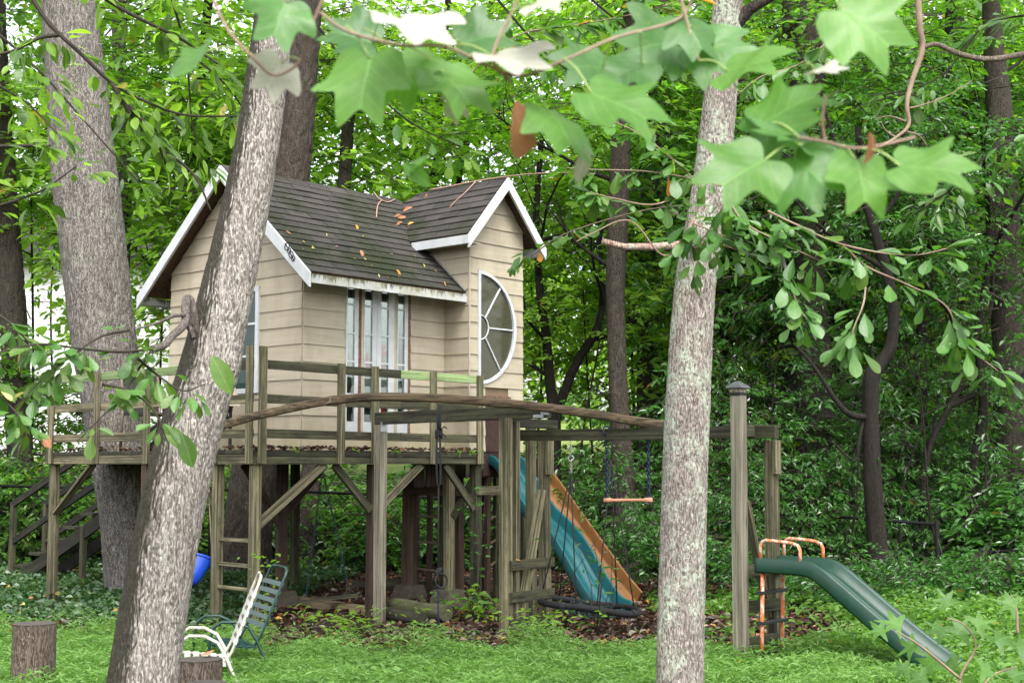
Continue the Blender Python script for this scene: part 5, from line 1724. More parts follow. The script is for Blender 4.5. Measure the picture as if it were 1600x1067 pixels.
WT = [
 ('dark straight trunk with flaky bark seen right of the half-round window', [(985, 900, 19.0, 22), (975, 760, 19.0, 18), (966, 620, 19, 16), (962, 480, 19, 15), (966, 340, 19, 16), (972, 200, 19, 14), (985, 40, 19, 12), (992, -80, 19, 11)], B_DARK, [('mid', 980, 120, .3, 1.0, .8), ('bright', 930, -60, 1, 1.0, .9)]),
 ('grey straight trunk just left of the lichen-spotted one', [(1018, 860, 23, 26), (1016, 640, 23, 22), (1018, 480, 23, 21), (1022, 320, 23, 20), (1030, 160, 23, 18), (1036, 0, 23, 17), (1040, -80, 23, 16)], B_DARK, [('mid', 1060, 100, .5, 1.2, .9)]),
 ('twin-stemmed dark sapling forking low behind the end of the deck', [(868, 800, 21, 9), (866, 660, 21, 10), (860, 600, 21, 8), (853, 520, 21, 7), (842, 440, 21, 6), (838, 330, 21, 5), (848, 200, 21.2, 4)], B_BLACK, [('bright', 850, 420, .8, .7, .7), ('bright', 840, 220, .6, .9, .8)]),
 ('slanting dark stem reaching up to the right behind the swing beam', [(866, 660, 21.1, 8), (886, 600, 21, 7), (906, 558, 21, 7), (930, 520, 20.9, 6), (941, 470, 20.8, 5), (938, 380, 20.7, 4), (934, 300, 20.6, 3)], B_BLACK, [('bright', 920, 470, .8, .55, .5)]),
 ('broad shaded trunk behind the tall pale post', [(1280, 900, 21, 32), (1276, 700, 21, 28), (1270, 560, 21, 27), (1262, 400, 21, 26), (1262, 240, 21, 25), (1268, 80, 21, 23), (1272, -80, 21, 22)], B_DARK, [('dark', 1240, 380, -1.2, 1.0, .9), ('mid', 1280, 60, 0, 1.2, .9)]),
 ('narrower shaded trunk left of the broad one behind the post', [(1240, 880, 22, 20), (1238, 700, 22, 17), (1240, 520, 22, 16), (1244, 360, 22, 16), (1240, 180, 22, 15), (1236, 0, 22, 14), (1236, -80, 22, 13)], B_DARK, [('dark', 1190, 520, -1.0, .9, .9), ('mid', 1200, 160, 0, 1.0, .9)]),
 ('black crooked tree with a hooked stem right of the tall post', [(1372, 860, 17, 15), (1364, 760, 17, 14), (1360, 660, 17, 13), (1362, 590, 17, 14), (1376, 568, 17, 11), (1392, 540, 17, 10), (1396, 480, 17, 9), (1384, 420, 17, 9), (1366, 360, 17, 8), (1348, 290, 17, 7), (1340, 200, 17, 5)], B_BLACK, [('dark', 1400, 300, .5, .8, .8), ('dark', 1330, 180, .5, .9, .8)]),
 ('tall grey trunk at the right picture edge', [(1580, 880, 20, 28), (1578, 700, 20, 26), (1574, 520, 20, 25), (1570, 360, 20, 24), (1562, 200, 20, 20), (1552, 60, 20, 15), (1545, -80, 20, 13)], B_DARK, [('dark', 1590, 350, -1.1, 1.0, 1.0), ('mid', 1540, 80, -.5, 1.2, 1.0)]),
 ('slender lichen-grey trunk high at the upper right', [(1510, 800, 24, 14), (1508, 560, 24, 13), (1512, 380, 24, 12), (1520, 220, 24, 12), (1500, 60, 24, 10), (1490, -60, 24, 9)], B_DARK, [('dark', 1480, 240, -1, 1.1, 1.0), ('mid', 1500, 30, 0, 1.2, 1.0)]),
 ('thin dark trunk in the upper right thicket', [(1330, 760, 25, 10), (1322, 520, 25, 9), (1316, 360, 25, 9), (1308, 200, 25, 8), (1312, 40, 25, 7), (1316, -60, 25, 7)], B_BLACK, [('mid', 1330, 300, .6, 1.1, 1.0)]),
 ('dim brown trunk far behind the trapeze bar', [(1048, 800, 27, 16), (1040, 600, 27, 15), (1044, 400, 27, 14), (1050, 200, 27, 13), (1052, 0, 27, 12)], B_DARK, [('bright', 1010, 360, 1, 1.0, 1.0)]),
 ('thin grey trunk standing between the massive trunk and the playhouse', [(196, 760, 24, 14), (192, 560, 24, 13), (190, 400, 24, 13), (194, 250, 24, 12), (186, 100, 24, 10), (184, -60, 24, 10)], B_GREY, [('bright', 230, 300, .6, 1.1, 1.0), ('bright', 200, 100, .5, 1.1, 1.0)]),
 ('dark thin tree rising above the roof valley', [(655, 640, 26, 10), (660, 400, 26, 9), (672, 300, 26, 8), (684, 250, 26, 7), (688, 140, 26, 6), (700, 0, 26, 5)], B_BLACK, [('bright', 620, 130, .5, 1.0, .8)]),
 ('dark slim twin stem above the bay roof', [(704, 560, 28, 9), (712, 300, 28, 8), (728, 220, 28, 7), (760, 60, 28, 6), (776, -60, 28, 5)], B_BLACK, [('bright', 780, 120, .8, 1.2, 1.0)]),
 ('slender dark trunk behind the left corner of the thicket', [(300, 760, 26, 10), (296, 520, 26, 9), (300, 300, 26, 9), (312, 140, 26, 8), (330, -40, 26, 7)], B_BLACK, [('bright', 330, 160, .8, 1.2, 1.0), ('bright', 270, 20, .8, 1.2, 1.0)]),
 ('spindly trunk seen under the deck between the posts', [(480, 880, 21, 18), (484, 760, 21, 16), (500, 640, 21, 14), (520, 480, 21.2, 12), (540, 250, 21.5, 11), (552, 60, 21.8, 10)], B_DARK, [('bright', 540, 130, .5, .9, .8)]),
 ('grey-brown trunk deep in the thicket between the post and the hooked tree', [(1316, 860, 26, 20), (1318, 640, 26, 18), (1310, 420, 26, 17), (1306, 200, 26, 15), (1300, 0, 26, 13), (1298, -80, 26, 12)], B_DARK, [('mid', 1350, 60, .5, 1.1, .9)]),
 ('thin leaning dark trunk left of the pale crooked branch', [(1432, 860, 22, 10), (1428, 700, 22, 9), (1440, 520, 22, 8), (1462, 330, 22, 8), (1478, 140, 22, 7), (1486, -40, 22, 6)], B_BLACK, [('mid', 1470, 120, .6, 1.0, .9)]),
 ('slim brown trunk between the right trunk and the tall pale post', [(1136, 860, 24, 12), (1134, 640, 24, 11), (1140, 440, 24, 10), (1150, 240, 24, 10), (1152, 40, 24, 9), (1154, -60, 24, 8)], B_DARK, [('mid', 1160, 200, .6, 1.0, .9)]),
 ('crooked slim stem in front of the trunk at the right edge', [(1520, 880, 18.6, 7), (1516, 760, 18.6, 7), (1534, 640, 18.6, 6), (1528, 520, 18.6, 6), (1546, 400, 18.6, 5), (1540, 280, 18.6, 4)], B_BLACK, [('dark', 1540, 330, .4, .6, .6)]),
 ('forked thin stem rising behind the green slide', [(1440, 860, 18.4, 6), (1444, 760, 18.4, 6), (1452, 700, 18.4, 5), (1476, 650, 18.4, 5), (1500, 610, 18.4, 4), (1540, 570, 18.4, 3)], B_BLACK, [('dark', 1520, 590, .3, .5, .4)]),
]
for i, (lab, seq, m, cr_) in enumerate(WT):
    wood_tree(lab, seq, m, cr_, 4, None, 100 + i)
# pale forking branch at the upper right, in front of the thicket
t = thing('bare_branch', 'pale crooked bare branch reaching in from the upper right', 'branch', at(1440, 75, 9.5))
MB().tube(catmull([at(1650, 78, 9.6), at(1600, 85, 9.55), at(1545, 93, 9.5), at(1500, 85, 9.5), at(1465, 70, 9.5), at(1443, 74, 9.5)], 24), [.024 - .0003 * i for i in range(25)], 8).build('limb', bark('pale_limb_bark', (.22, .18, .14), (.07, .055, .045), .3, sc=1.8), t)
MB().tube(catmull([at(1432, -40, 9.6), at(1437, 40, 9.5), at(1441, 78, 9.5), at(1424, 130, 9.45), at(1417, 165, 9.4), at(1420, 195, 9.4), at(1400, 215, 9.35), at(1370, 232, 9.3)], 36), [.026 - .0005 * i for i in range(37)], 8).build('limb', B_TWIG, t)
for a in ([(1417, 170), (1440, 165), (1480, 150), (1520, 125)], [(1416, 190), (1390, 182), (1368, 186)], [(1412, 205), (1436, 212), (1450, 230)], [(1400, 215), (1385, 205), (1376, 190)]):
    MB().tube(catmull([at(x, y, 9.4) for x, y in a], 10), [.007 - .0005 * i for i in range(11)], 6).build('twig', B_TWIG, t)

# saplings and shrubs of the thicket; alike ones share a group and a label
rsS = random.Random(21)
def where(px, zc):
    for lim, w in ((150, 'behind the steps at far left'), (420, 'behind the leaning trunk'), (760, 'seen beneath the deck' if zc < 1.6 else 'rising above the playhouse roof'),
                   (1000, 'behind the two slides' if zc < 2 else 'above the slides'), (1165, 'behind the lichen-spotted trunk'), (1310, 'behind the tall pale post'), (1460, 'around the hooked black tree')):
        if px < lim: return w
    return 'close to the right picture edge'
def sapling(px, Y, zc, kind, s, label, group, cat='sapling', stem=True):
    label = label + ' ' + where(px, zc)
    b = at(px, 700, Y); gzv = ground_z(b.x, Y); b.z = gzv
    t = thing('sapling' if cat == 'sapling' else 'shrub', label, cat, b, None, group)
    c = b + Vector((rsS.uniform(-.3, .3), rsS.uniform(-.3, .3), zc))
    if stem:
        mb = MB()
        p = [b - Zv * .1] + [b.lerp(c, f) + Vector((rsS.uniform(-.12, .12), rsS.uniform(-.12, .12), 0)) for f in (.3, .6, .9)] + [c + Zv * .8 * s[1]]
        mb.tube(catmull(p, 14), [.032 * max(.3, s[0]) * (1 - .05 * i) for i in range(15)], 7)
        for i in range(5):
            a = rsS.uniform(0, 6.28)
            limbs(mb, b.lerp(c, rsS.uniform(.45, 1)), (math.cos(a), math.sin(a), .5), 1.3 * s[0], .014, 0, rsS)
        mb.build('trunk', B_BLACK, t)
    put_crown(kind, c, s, t, rsS)
    return t
# right: dark glossy understory
for i in range(24):
    Y = rsS.uniform(19.2, 20.4) if i % 4 == 0 else rsS.uniform(21.8, 27)
    px = 1030 + 650 * ((i + rsS.random()) / 24)
    zc = rsS.uniform(.9, 2.0) if i % 4 == 0 else rsS.uniform(1, 6)
    sapling(px, Y, zc, 'dark', (rsS.uniform(.7, 1.0), rsS.uniform(.7, 1.1)), 'slender sapling with dark glossy leaves', 'saplings of the shaded thicket')
for i in range(36):
    Y = rsS.uniform(23, 33)
    px = 980 + 740 * ((i + rsS.random()) / 36)
    sapling(px, Y, rsS.uniform(1.5, 9), ['mid', 'bright', 'bright'][i % 3], (rsS.uniform(.9, 1.3), rsS.uniform(.8, 1.2)), 'leafy young tree deep in the woods', 'young trees beyond the fence')
for i in range(14):
    Y = rsS.uniform(22.5, 30)
    px = -80 + 940 * ((i + rsS.random()) / 14)
    zc = rsS.uniform(2.5, 8.5)
    if px < 330: zc = max(zc, 6.6)
    sapling(px, Y, zc, 'bright' if i % 4 else 'mid', (rsS.uniform(.9, 1.3), rsS.uniform(.8, 1.2)), 'bright yellow-green young tree', 'young trees behind the playhouse')
for i in range(34):
    px = -60 + 1720 * ((i + rsS.random()) / 34)
    Y = float(np.interp(px, [0, 900, 1210, 1464, 1700], [20.8, 20.6, 19.2, 18.2, 17.6])) + rsS.uniform(.3, 2.6)
    sapling(px, Y, rsS.uniform(.35, .8), 'shrub' if (i % 3 or px > 1000) else 'shrubm', (rsS.uniform(1.0, 1.5), rsS.uniform(.8, 1.3)), 'low leafy shrub along the black fence', 'shrubs along the black fence', 'shrub', False)
for px, Y, z in ((1235, 17.6, .9), (1345, 15.5, .3), (1450, 15.0, .3), (1530, 15.4, .35), (1600, 15.6, .4), (1180, 17.4, 1.6), (1120, 16.3, .5), (1010, 16.6, .7), (955, 17.5, 1.2), (1590, 19.2, 1.7), (1400, 19.0, 1.4)):
    sapling(px, Y, z, 'dark' if z > .8 else 'shrub', (.55, .55) if z > .8 else (.75, .55), 'glossy evergreen shrub at the wood edge', 'evergreen shrubs at the wood edge', 'shrub', z > .8)
for px, Y, z in ((-60, 22.0, .7), (40, 22.6, 1.2), (100, 21.6, 1.0), (80, 23, 2.2), (-40, 22, 3.0), (170, 22, .8), (250, 21, .7), (320, 22, .9)):
    sapling(px, Y, z, 'shrubm', (1.1, 1.0), 'mid-green bush on the left side', 'bushes behind the steps', 'shrub', False)

# the woods farther off, one mass
def far_woods():
    rs = np.random.default_rng(4)
    Vs, Fs, Sz = [], [], []
    n0 = 0
    for k in range(110):
        Y = rs.uniform(44, 62)
        x = rs.uniform(-.47, .55) * Y
        px = 800 + x / Y * FPX
        hmax = 15 if px > 900 else (4.5 if px < 420 else 6)
        zc = ground_z(x, Y) + rs.uniform(.8, hmax) * (Y / 50)
        if px < 900 and zc > 9 and rs.random() < .6: continue
        if 840 < px < 980 and zc < 5.0 and Y < 56: continue
        m = 800
        d = rs.normal(size=(m, 3)); d /= np.linalg.norm(d, axis=1)[:, None]
        r = rs.uniform(.35, 1, m) ** .7
        P = np.array([x, Y, zc]) + d * r[:, None] * np.array([2.6, 2.6, 2.2])
        N = rs.normal(size=(m, 3)) * .6; N[:, 2] += 1
        v, f, nf = diamond_cloud(P, d + rs.normal(size=(m, 3)) * .5, N, rs.uniform(.22, .42, m), .65)
        Vs.append(v); Fs.append(f + n0); n0 += len(v); Sz += [4] * nf
    me = np_mesh('far_woods', np.concatenate(Vs), np.concatenate(Fs), Sz)
    tag(put('far_woods', me, None, None, L_FAR), kind='stuff')
far_woods()

# white clapboard house far off on the left
hx = at(-70, 600, 34).x; hx1 = at(262, 600, 34).x
hb = Vector((hx, 34, 1.0))
t = thing('white_house', 'distant white clapboard house showing between the trees on the left', 'house', hb)
M_CLAP = plain('white_clapboard_paint', (.80, .80, .80), .5, .4, 0, .04)
mb = MB()
for i in range(40):
    z = 1.0 + i * .14
    mb.prism([Vector((hx, 34, z)), Vector((hx1, 34, z)), Vector((hx1, 34.0, z + .142)), Vector((hx, 34.0, z + .142))],
             [Vector((hx, 33.975, z)), Vector((hx1, 33.975, z)), Vector((hx1, 33.993, z + .142)), Vector((hx, 33.993, z + .142))])
sd = mb.build('clapboard_wall', M_CLAP, t); sd['kind'] = 'stuff'
MB().box((hx, 34.01, .5), (hx1 - hx, 0, 0), (0, 7, 0), (0, 0, 6.1)).build('house_body', M_CLAP, t)
MB().prism([Vector((hx - .3, 33.6, 6.55)), Vector((hx1 + .3, 33.6, 6.55)), Vector((hx1 + .3, 37.5, 8.6)), Vector((hx - .3, 37.5, 8.6))],
           [Vector((hx - .3, 33.6, 6.70)), Vector((hx1 + .3, 33.6, 6.70)), Vector((hx1 + .3, 37.5, 8.75)), Vector((hx - .3, 37.5, 8.75))]).build('roof', M_TAR, t)

# ---------------------------------------------------------------- black chain-link fence
M_FENCE = plain('black_vinyl_fence_coating', (.006, .006, .006), .8, .15)
def fence(label, pts, posts, mesh=True):
    t = thing('chain_link_fence', label, 'fence', Vector((pts[0].x, pts[0].y, 0)))
    MB().tube(pts, .021, 8).build('top_rail', M_FENCE, t)
    for p in posts:
        MB().tube([Vector((p.x, p.y, ground_z(p.x, p.y) - .1)), p + Zv * .05], .03, 8).build('post', M_FENCE, t)
    if mesh:
        mb = MB()
        vs, fs = [], []
        for a, b2 in zip(pts[:-1], pts[1:]):
            d = b2 - a; L = d.length
            n = int(L / .13)
            for s in (1, -1):
                for i in range(-8, n + 8):
                    s0 = i * .13; s1 = s0 + s * .95
                    t0, t1 = 0.0, 1.0
                    lo, hi = min(s0, s1), max(s0, s1)
                    if hi < 0 or lo > L: continue
                    if abs(s1 - s0) > 0:
                        ts_ = sorted(((0 - s0) / (s1 - s0), (L - s0) / (s1 - s0)))
                        t0, t1 = max(0, ts_[0]), min(1, ts_[1])
                    if t1 <= t0: continue
                    pp = []
                    for tt in (t0, t1):
                        q = a + d * ((s0 + (s1 - s0) * tt) / L); q = Vector((q.x, q.y, q.z - .02 - tt * .95)); pp.append(q)
                    w = .0035
                    b0 = len(vs)
                    vs += [pp[0] + Vector((-w, -w, 0)), pp[0] + Vector((w, -w, 0)), pp[0] + Vector((0, w, 0)), pp[1] + Vector((-w, -w, 0)), pp[1] + Vector((w, -w, 0)), pp[1] + Vector((0, w, 0))]
                    fs += [(b0, b0 + 1, b0 + 4, b0 + 3), (b0 + 1, b0 + 2, b0 + 5, b0 + 4), (b0 + 2, b0, b0 + 3, b0 + 5)]
        mb.add(vs, fs)
        w_ = mb.build('wire_mesh', M_FENCE, t); w_['kind'] = 'stuff'
fp = [at(-60, 757, 20.4), at(120, 762, 20.3), at(330, 765, 20.2), at(480, 768, 20.2), at(640, 775, 20.2), at(700, 780, 20.2), at(905, 791, 20.0), at(960, 793, 19.8), at(1210, 802, 18.5), at(1320, 808, 18.0), at(1464, 819, 17.4)]
fence('black chain-link fence running behind the whole play area', fp, [fp[0], fp[2], fp[4], fp[6], fp[8], fp[10]])
fq = [at(1532, 862, 17.0), at(1700, 858, 16.6)]
fence('short low black fence section at the far right', fq, [fq[0], fq[1]])

# limbs of the hooked tree, reaching to the left
hk = [o for o in bpy.data.objects if o.get('label', '').startswith('black crooked tree')][0]
MB().tube(catmull([at(1362, 652, 17), at(1330, 648, 16.9), at(1306, 625, 16.9), at(1270, 570, 16.9), at(1240, 536, 17)], 20), [.05 - .0018 * i for i in range(21)], 8).build('limb', B_BLACK, hk)
MB().tube(catmull([at(1350, 650, 17), at(1342, 690, 16.9), at(1335, 720, 16.9), at(1300, 690, 16.9)], 12), [.025 - .0012 * i for i in range(13)], 7).build('limb', B_BLACK, hk)
# thin bare understory stems
for k, (px, Y, top, lean) in enumerate(((1190, 18.6, 520, 30), (1215, 19.2, 480, -25), (1300, 17.6, 560, 60), (1410, 18.2, 500, 30), (1480, 17.8, 540, -50), (1560, 18.0, 500, -30), (1330, 19.5, 420, 40), (1140, 20.0, 430, 25), (905, 20.6, 330, 30), (940, 21.5, 240, -20))):
    b = at(px, 880, Y); b.z = ground_z(b.x, Y) - .1
    e = at(px + lean, top, Y + .3)
    rs_ = random.Random(300 + k)
    t = tree_thing('thin bare dark stem standing ' + where(px, 3), Vector((b.x, b.y, b.z + .1)), 'thin bare stems in the thicket', 'sapling', 'sapling')
    p = [b, b.lerp(e, .35) + Vector((rs_.uniform(-.12, .12), 0, 0)), b.lerp(e, .7) + Vector((rs_.uniform(-.15, .15), 0, 0)), e]
    mb = MB().tube(catmull(p, 16), [.022 - .001 * i for i in range(17)], 6)
    for j in range(5):
        c = catmull(p, 16)[rs_.randint(5, 15)]
        limbs(mb, c, (rs_.choice((-1, 1)), rs_.uniform(-.4, .4), rs_.uniform(.1, .8)), rs_.uniform(.7, 1.5), .010, 1, rs_)
    mb.build('trunk', B_BLACK, t)

# ---------------------------------------------------------------- fallen leaves on the roof
OV = [outline_leaf('fallen_leaf_blade_%d' % k, OVAL, .10, f, c) for k, (f, c) in enumerate(((.3, .8), (.1, -.5), (.6, .4)))]
rsL = random.Random(9)
DEAD = [L_ORANGE, L_BROWN, L_YEL, L_YEL, L_BROWN]
def on_main(px, py):
    return hit(px, py, mf(0, 0) + nf * .03, nf)
roof_leaves = [(455, 365, 1, .9), (474, 376, 2, .8), (487, 388, 2, 1.0), (556, 351, 0, 1.0), (563, 391, 1, 1.1), (567, 370, 2, .6), (619, 421, 0, 1.1), (697, 447, 0, .9), (609, 396, 2, .5), (555, 405, 2, .6), (573, 406, 2, .5), (591, 428, 2, .5), (661, 412, 2, .6), (678, 422, 2, .6), (529, 385, 4, .5), (521, 396, 3, .35), (510, 365, 3, .4), (592, 401, 4, .4), (646, 398, 3, .4), (605, 433, 4, .5), (640, 370, 3, .35), (583, 416, 4, .35), (473, 388, 4, .4), (625, 433, 3, .35)]
words = ['near the white rake board', 'above the middle of the eave', 'high on the mossy slope', 'low on the slope by the fascia']
for px, py, c, s in roof_leaves:
    p = on_main(px, py)
    a = rsL.uniform(0, 6.28)
    d = (U * math.cos(a) + (V * ca + Zv * sa) * math.sin(a))
    o = leaf_obj(rsL.choice(OV), p, d, nf + Vector((rsL.uniform(-.4, .4), rsL.uniform(-.4, .4), 0)), s * .85, DEAD[c], None, 'fallen_leaf')
    tag(o, 'small dry fallen leaf lying on the mossy brown shingle slope', 'leaf', 'fallen leaves on the main roof slope')
for px, py, c, s in ((627, 336, 1, 1.3), (632, 345, 1, 1.2), (626, 352, 1, .9), (634, 357, 0, .8), (623, 341, 1, 1.0)):
    p = on_main(px, py) + nf * .05
    o = leaf_obj(rsL.choice(OV), p, (rsL.uniform(-1, 1), rsL.uniform(-1, 1), rsL.uniform(-.2, .6)), (rsL.uniform(-1, 1), -1, .6), s, DEAD[c], None, 'fallen_leaf')
    tag(o, 'curled brown leaf caught in the roof valley beside the bay', 'leaf', 'leaves caught in the roof valley')
p = hit(667, 302, ml(0, 0) + nb_ * .04, nb_)
tag(leaf_obj(OV[2], p, (0, 0, -1), (-.5, -1, .3), 1.1, L_BROWN, None, 'fallen_leaf'), 'dry brown leaf hanging at the ridge of the bay roof', 'leaf')
# dead twig lying across the bay roof
t = thing('fallen_twig', 'thin pinkish dead twig lying across the bay roof', 'twig', hit(700, 300, ml(0, 0), nb_))
on_bay = lambda px, py: hit(px, py, ml(0, 0) + nb_ * .035, nb_)
MB().tube(catmull([on_bay(672, 297), on_bay(700, 292), on_bay(740, 284), on_bay(785, 277), at(830, 272, 15.6), at(880, 270, 15.2), at(930, 272, 14.9)], 30), [.011 - .0002 * i for i in range(31)], 6).build('twig_stem', plain('pinkish_dead_twig', (.34, .20, .16), .8), t)
MB().tube(catmull([on_bay(743, 284), on_bay(728, 300), on_bay(712, 314), on_bay(702, 325)], 12), [.008 - .0004 * i for i in range(13)], 6).build('twig_stem', plain('pinkish_dead_side_twig', (.34, .20, .16), .8), t)
t = thing('fallen_twig', 'forked dead twig lying high on the main roof slope', 'twig', on_main(595, 310))
for a in ([(584, 300), (592, 310), (606, 316), (618, 311)], [(596, 313), (590, 322), (588, 340)]):
    MB().tube(catmull([on_main(x, y) for x, y in a], 10), .007, 6).build('twig_stem', plain('pinkish_dead_twig_piece', (.34, .20, .16), .8), t)

# ---------------------------------------------------------------- grass, litter, ivy (nobody could count these)
def in_lawn(x, y):
    """boundary of the stilt grass: (x, y) on the ground"""
    k = np.interp(x, [-5.5, -3.6, -2.9, -2.3, -1.6, -1.1, -.3, .3, .9, 1.6, 2.2, 3.0, 4.2, 6.5], [13.4, 13.1, 13.0, 12.5, 11.9, 11.95, 12.2, 12.05, 11.8, 11.6, 11.7, 12.2, 14.2, 15.0])
    return y < k + .22 * np.sin(x * 7) + .16 * np.sin(x * 17 + 1)
GZ = np.vectorize(ground_z)
def grass():
    rs = np.random.default_rng(8)
    n = 500000
    y = 7.6 + (15 - 7.6) * rs.random(n) ** 1.25
    x = (rs.random(n) * 2 - 1) * (y * .57)
    cl = np.sin(x * 3.1 + np.sin(y * 2.3) * 2) * np.sin(y * 3.7 + np.sin(x * 1.7) * 2)
    keep = in_lawn(x + rs.normal(size=n) * .05, y + rs.normal(size=n) * .10) & (rs.random(n) < .75 + .25 * cl)
    # thin out at the edge
    x, y = x[keep], y[keep]; cl = cl[keep]
    n = len(x)
    hgt = (.03 + .15 * rs.random(n) ** 1.2) * (1 + .55 * cl)
    z = GZ(x, y) + hgt
    P = np.stack([x, y, z], 1)
    a = rs.random(n) * 2 * PI
    Dr = np.stack([np.cos(a), np.sin(a), rs.uniform(-.35, .75, n)], 1)
    Nr = rs.normal(size=(n, 3)) * .45; Nr[:, 2] += 1
    size = .036 + .05 * rs.random(n)
    v, f, nf = diamond_cloud(P, Dr, Nr, size, .2)
    sizes = [4] * nf
    # broad-leaved weeds mixed into the lawn, in patches
    m2 = 34000
    yb = 7.8 + 6.5 * rs.random(m2) ** 1.2; xb = (rs.random(m2) * 2 - 1) * yb * .57
    pt = np.sin(xb * 1.7 + np.sin(yb * 2.1)) * np.sin(yb * 2.4 + np.sin(xb * 1.3) * 1.5)
    kb2 = in_lawn(xb, yb) & (rs.random(m2) < np.clip(pt * 1.6, 0, 1))
    xb, yb = xb[kb2], yb[kb2]; m2 = len(xb)
    Pb = np.stack([xb, yb, GZ(xb, yb) + .04 + .12 * rs.random(m2)], 1)
    ab = rs.random(m2) * 2 * PI
    Nb = rs.normal(size=(m2, 3)) * .35; Nb[:, 2] += 1
    vb, fb, nfb = diamond_cloud(Pb, np.stack([np.cos(ab), np.sin(ab), rs.uniform(-.3, .3, m2)], 1), Nb, .035 + .045 * rs.random(m2), .6)
    f = np.concatenate([f, fb + len(v)]); v = np.concatenate([v, vb]); sizes = sizes + [4] * nfb
    # thin stems carrying the blades
    k = rs.random(n) < .22
    Q = P[k]; m = len(Q)
    b = Q.copy(); b[:, 2] = GZ(Q[:, 0], Q[:, 1]) - .01
    b[:, :2] += rs.normal(size=(m, 2)) * .03
    w = .0016
    sv = np.stack([b + [w, 0, 0], b + [-w, 0, 0], Q], 1).reshape(-1, 3)
    sf = (np.arange(m * 3)) + len(v)
    me = np_mesh('lawn_grass', np.concatenate([v, sv]), np.concatenate([f, sf]), sizes + [3] * m)
    g_ = leaf_mat('bright_stilt_grass', (.10, .21, .045), (.195, .335, .10), None, .9, .42, .5, .3)
    tag(put('grass', me, None, None, g_), kind='stuff')
grass()
def weeds():
    rs = np.random.default_rng(18)
    n = 50000
    y = 9.0 + 7.5 * rs.random(n)
    x = 1.3 + rs.random(n) * (y * .52 - .6)
    cl = np.sin(x * 2.3 + 1) * np.sin(y * 2.9)
    edge = np.interp(y, [9, 10.5, 12, 13.5, 15, 16.5], [1.6, 1.5, 1.7, 1.6, 1.5, 1.6])
    patch = np.sin(x * 1.9 + y * 1.1) + .6 * np.sin(x * 4.1 - y * 2.7)
    keep = (x > edge) & (rs.random(n) < .55 + .4 * cl) & ~((np.abs(x - 2.3) < .95 + .2 * np.sin(y * 5)) & (np.abs(y - 13.2) < 1.5) & (rs.random(n) < .88))
    x, y, cl = x[keep], y[keep], cl[keep]
    n = len(x)
    top = .10 + .16 * np.clip((x - 1.5) / 3, 0, 1) + .06 * cl
    z = GZ(x, y) + top * (.3 + .8 * rs.random(n))
    P = np.stack([x, y, z], 1)
    a = rs.random(n) * 2 * PI
    Dr = np.stack([np.cos(a), np.sin(a), rs.uniform(-.4, .35, n)], 1)
    Nr = rs.normal(size=(n, 3)) * .4; Nr[:, 2] += 1
    v, f, nf = leaf_cloud(P, Dr, Nr, .04 + .05 * rs.random(n), .55)
    me = np_mesh('weed_leaves', v, f, [4] * nf)
    tag(put('weeds', me, None, None, leaf_mat('broad_leaved_weeds', (.06, .15, .025), (.15, .29, .055), (.3, .2, .04), .985, .45, .42)), kind='stuff')
weeds()
def litter():
    rs = np.random.default_rng(28)
    n = 42000
    y = 11.6 + 11 * rs.random(n)
    x = -7.2 + 14.5 * rs.random(n)
    keep = ~in_lawn(x, y + .25) & (np.abs(x) < y * .42)
    bare = np.exp(-(((x + 1.6) / .75) ** 2 + ((y - 14.0) / .6) ** 2))
    keep &= rs.random(n) > bare * .9
    # a few dry leaves lie on the lawn too
    extra = in_lawn(x, y) & (np.abs(x) < y * .42) & (rs.random(n) < .035)
    keep |= extra
    x, y = x[keep], y[keep]; n = len(x)
    P = np.stack([x, y, GZ(x, y) + .006 + .035 * rs.random(n) ** 2 + np.where(in_lawn(x, y), .11, 0)], 1)
    a = rs.random(n) * 2 * PI
    Dr = np.stack([np.cos(a), np.sin(a), rs.uniform(-.25, .45, n)], 1)
    Nr = rs.normal(size=(n, 3)) * .4; Nr[:, 2] += 1
    v, f, nf = leaf_cloud(P, Dr, Nr, .05 + .06 * rs.random(n), .5, .5)
    me = np_mesh('litter', v, f, [4] * nf)
    b = NB('mixed_dry_leaf_litter')
    r = b.irand()
    col = b.ramp(r, [(0, (.025, .014, .010)), (.45, (.055, .028, .018)), (.72, (.095, .048, .028)), (.86, (.17, .12, .085)), (.93, (.26, .09, .025)), (.97, (.38, .21, .05)), (.99, (.30, .27, .22))])
    m_ = b.done(b.principled(col, .45, None, .5))
    tag(put('leaf_litter', me, None, None, m_), kind='stuff')
litter()
def ivy():
    rs = np.random.default_rng(38)
    n = 26000
    y = 12.8 + 9 * rs.random(n)
    x = -.42 * y + rs.random(n) * (.42 * y - 2.9 + .10 * (y - 13))
    c = np.sin(x * 2.1) * np.sin(y * 1.9 + 1)
    keep = (~in_lawn(x, y + .3)) & (rs.random(n) < .6 + .5 * c)
    x, y = x[keep], y[keep]; n = len(x)
    P = np.stack([x, y, GZ(x, y) + .03 + .13 * rs.random(n)], 1)
    a = rs.random(n) * 2 * PI
    Dr = np.stack([np.cos(a), np.sin(a), rs.uniform(-.3, .3, n)], 1)
    Nr = rs.normal(size=(n, 3)) * .4; Nr[:, 2] += 1; Nr[:, 1] -= .25
    v, f, nf = leaf_cloud(P, Dr, Nr, .045 + .05 * rs.random(n), .8)
    me = np_mesh('ivy_leaves', v, f, [4] * nf)
    tag(put('ivy_ground_cover', me, None, None, leaf_mat('ground_ivy_leaf', (.018, .055, .018), (.06, .13, .04), (.45, .25, .04), .985, .3, .3, .5)), kind='stuff')
ivy()
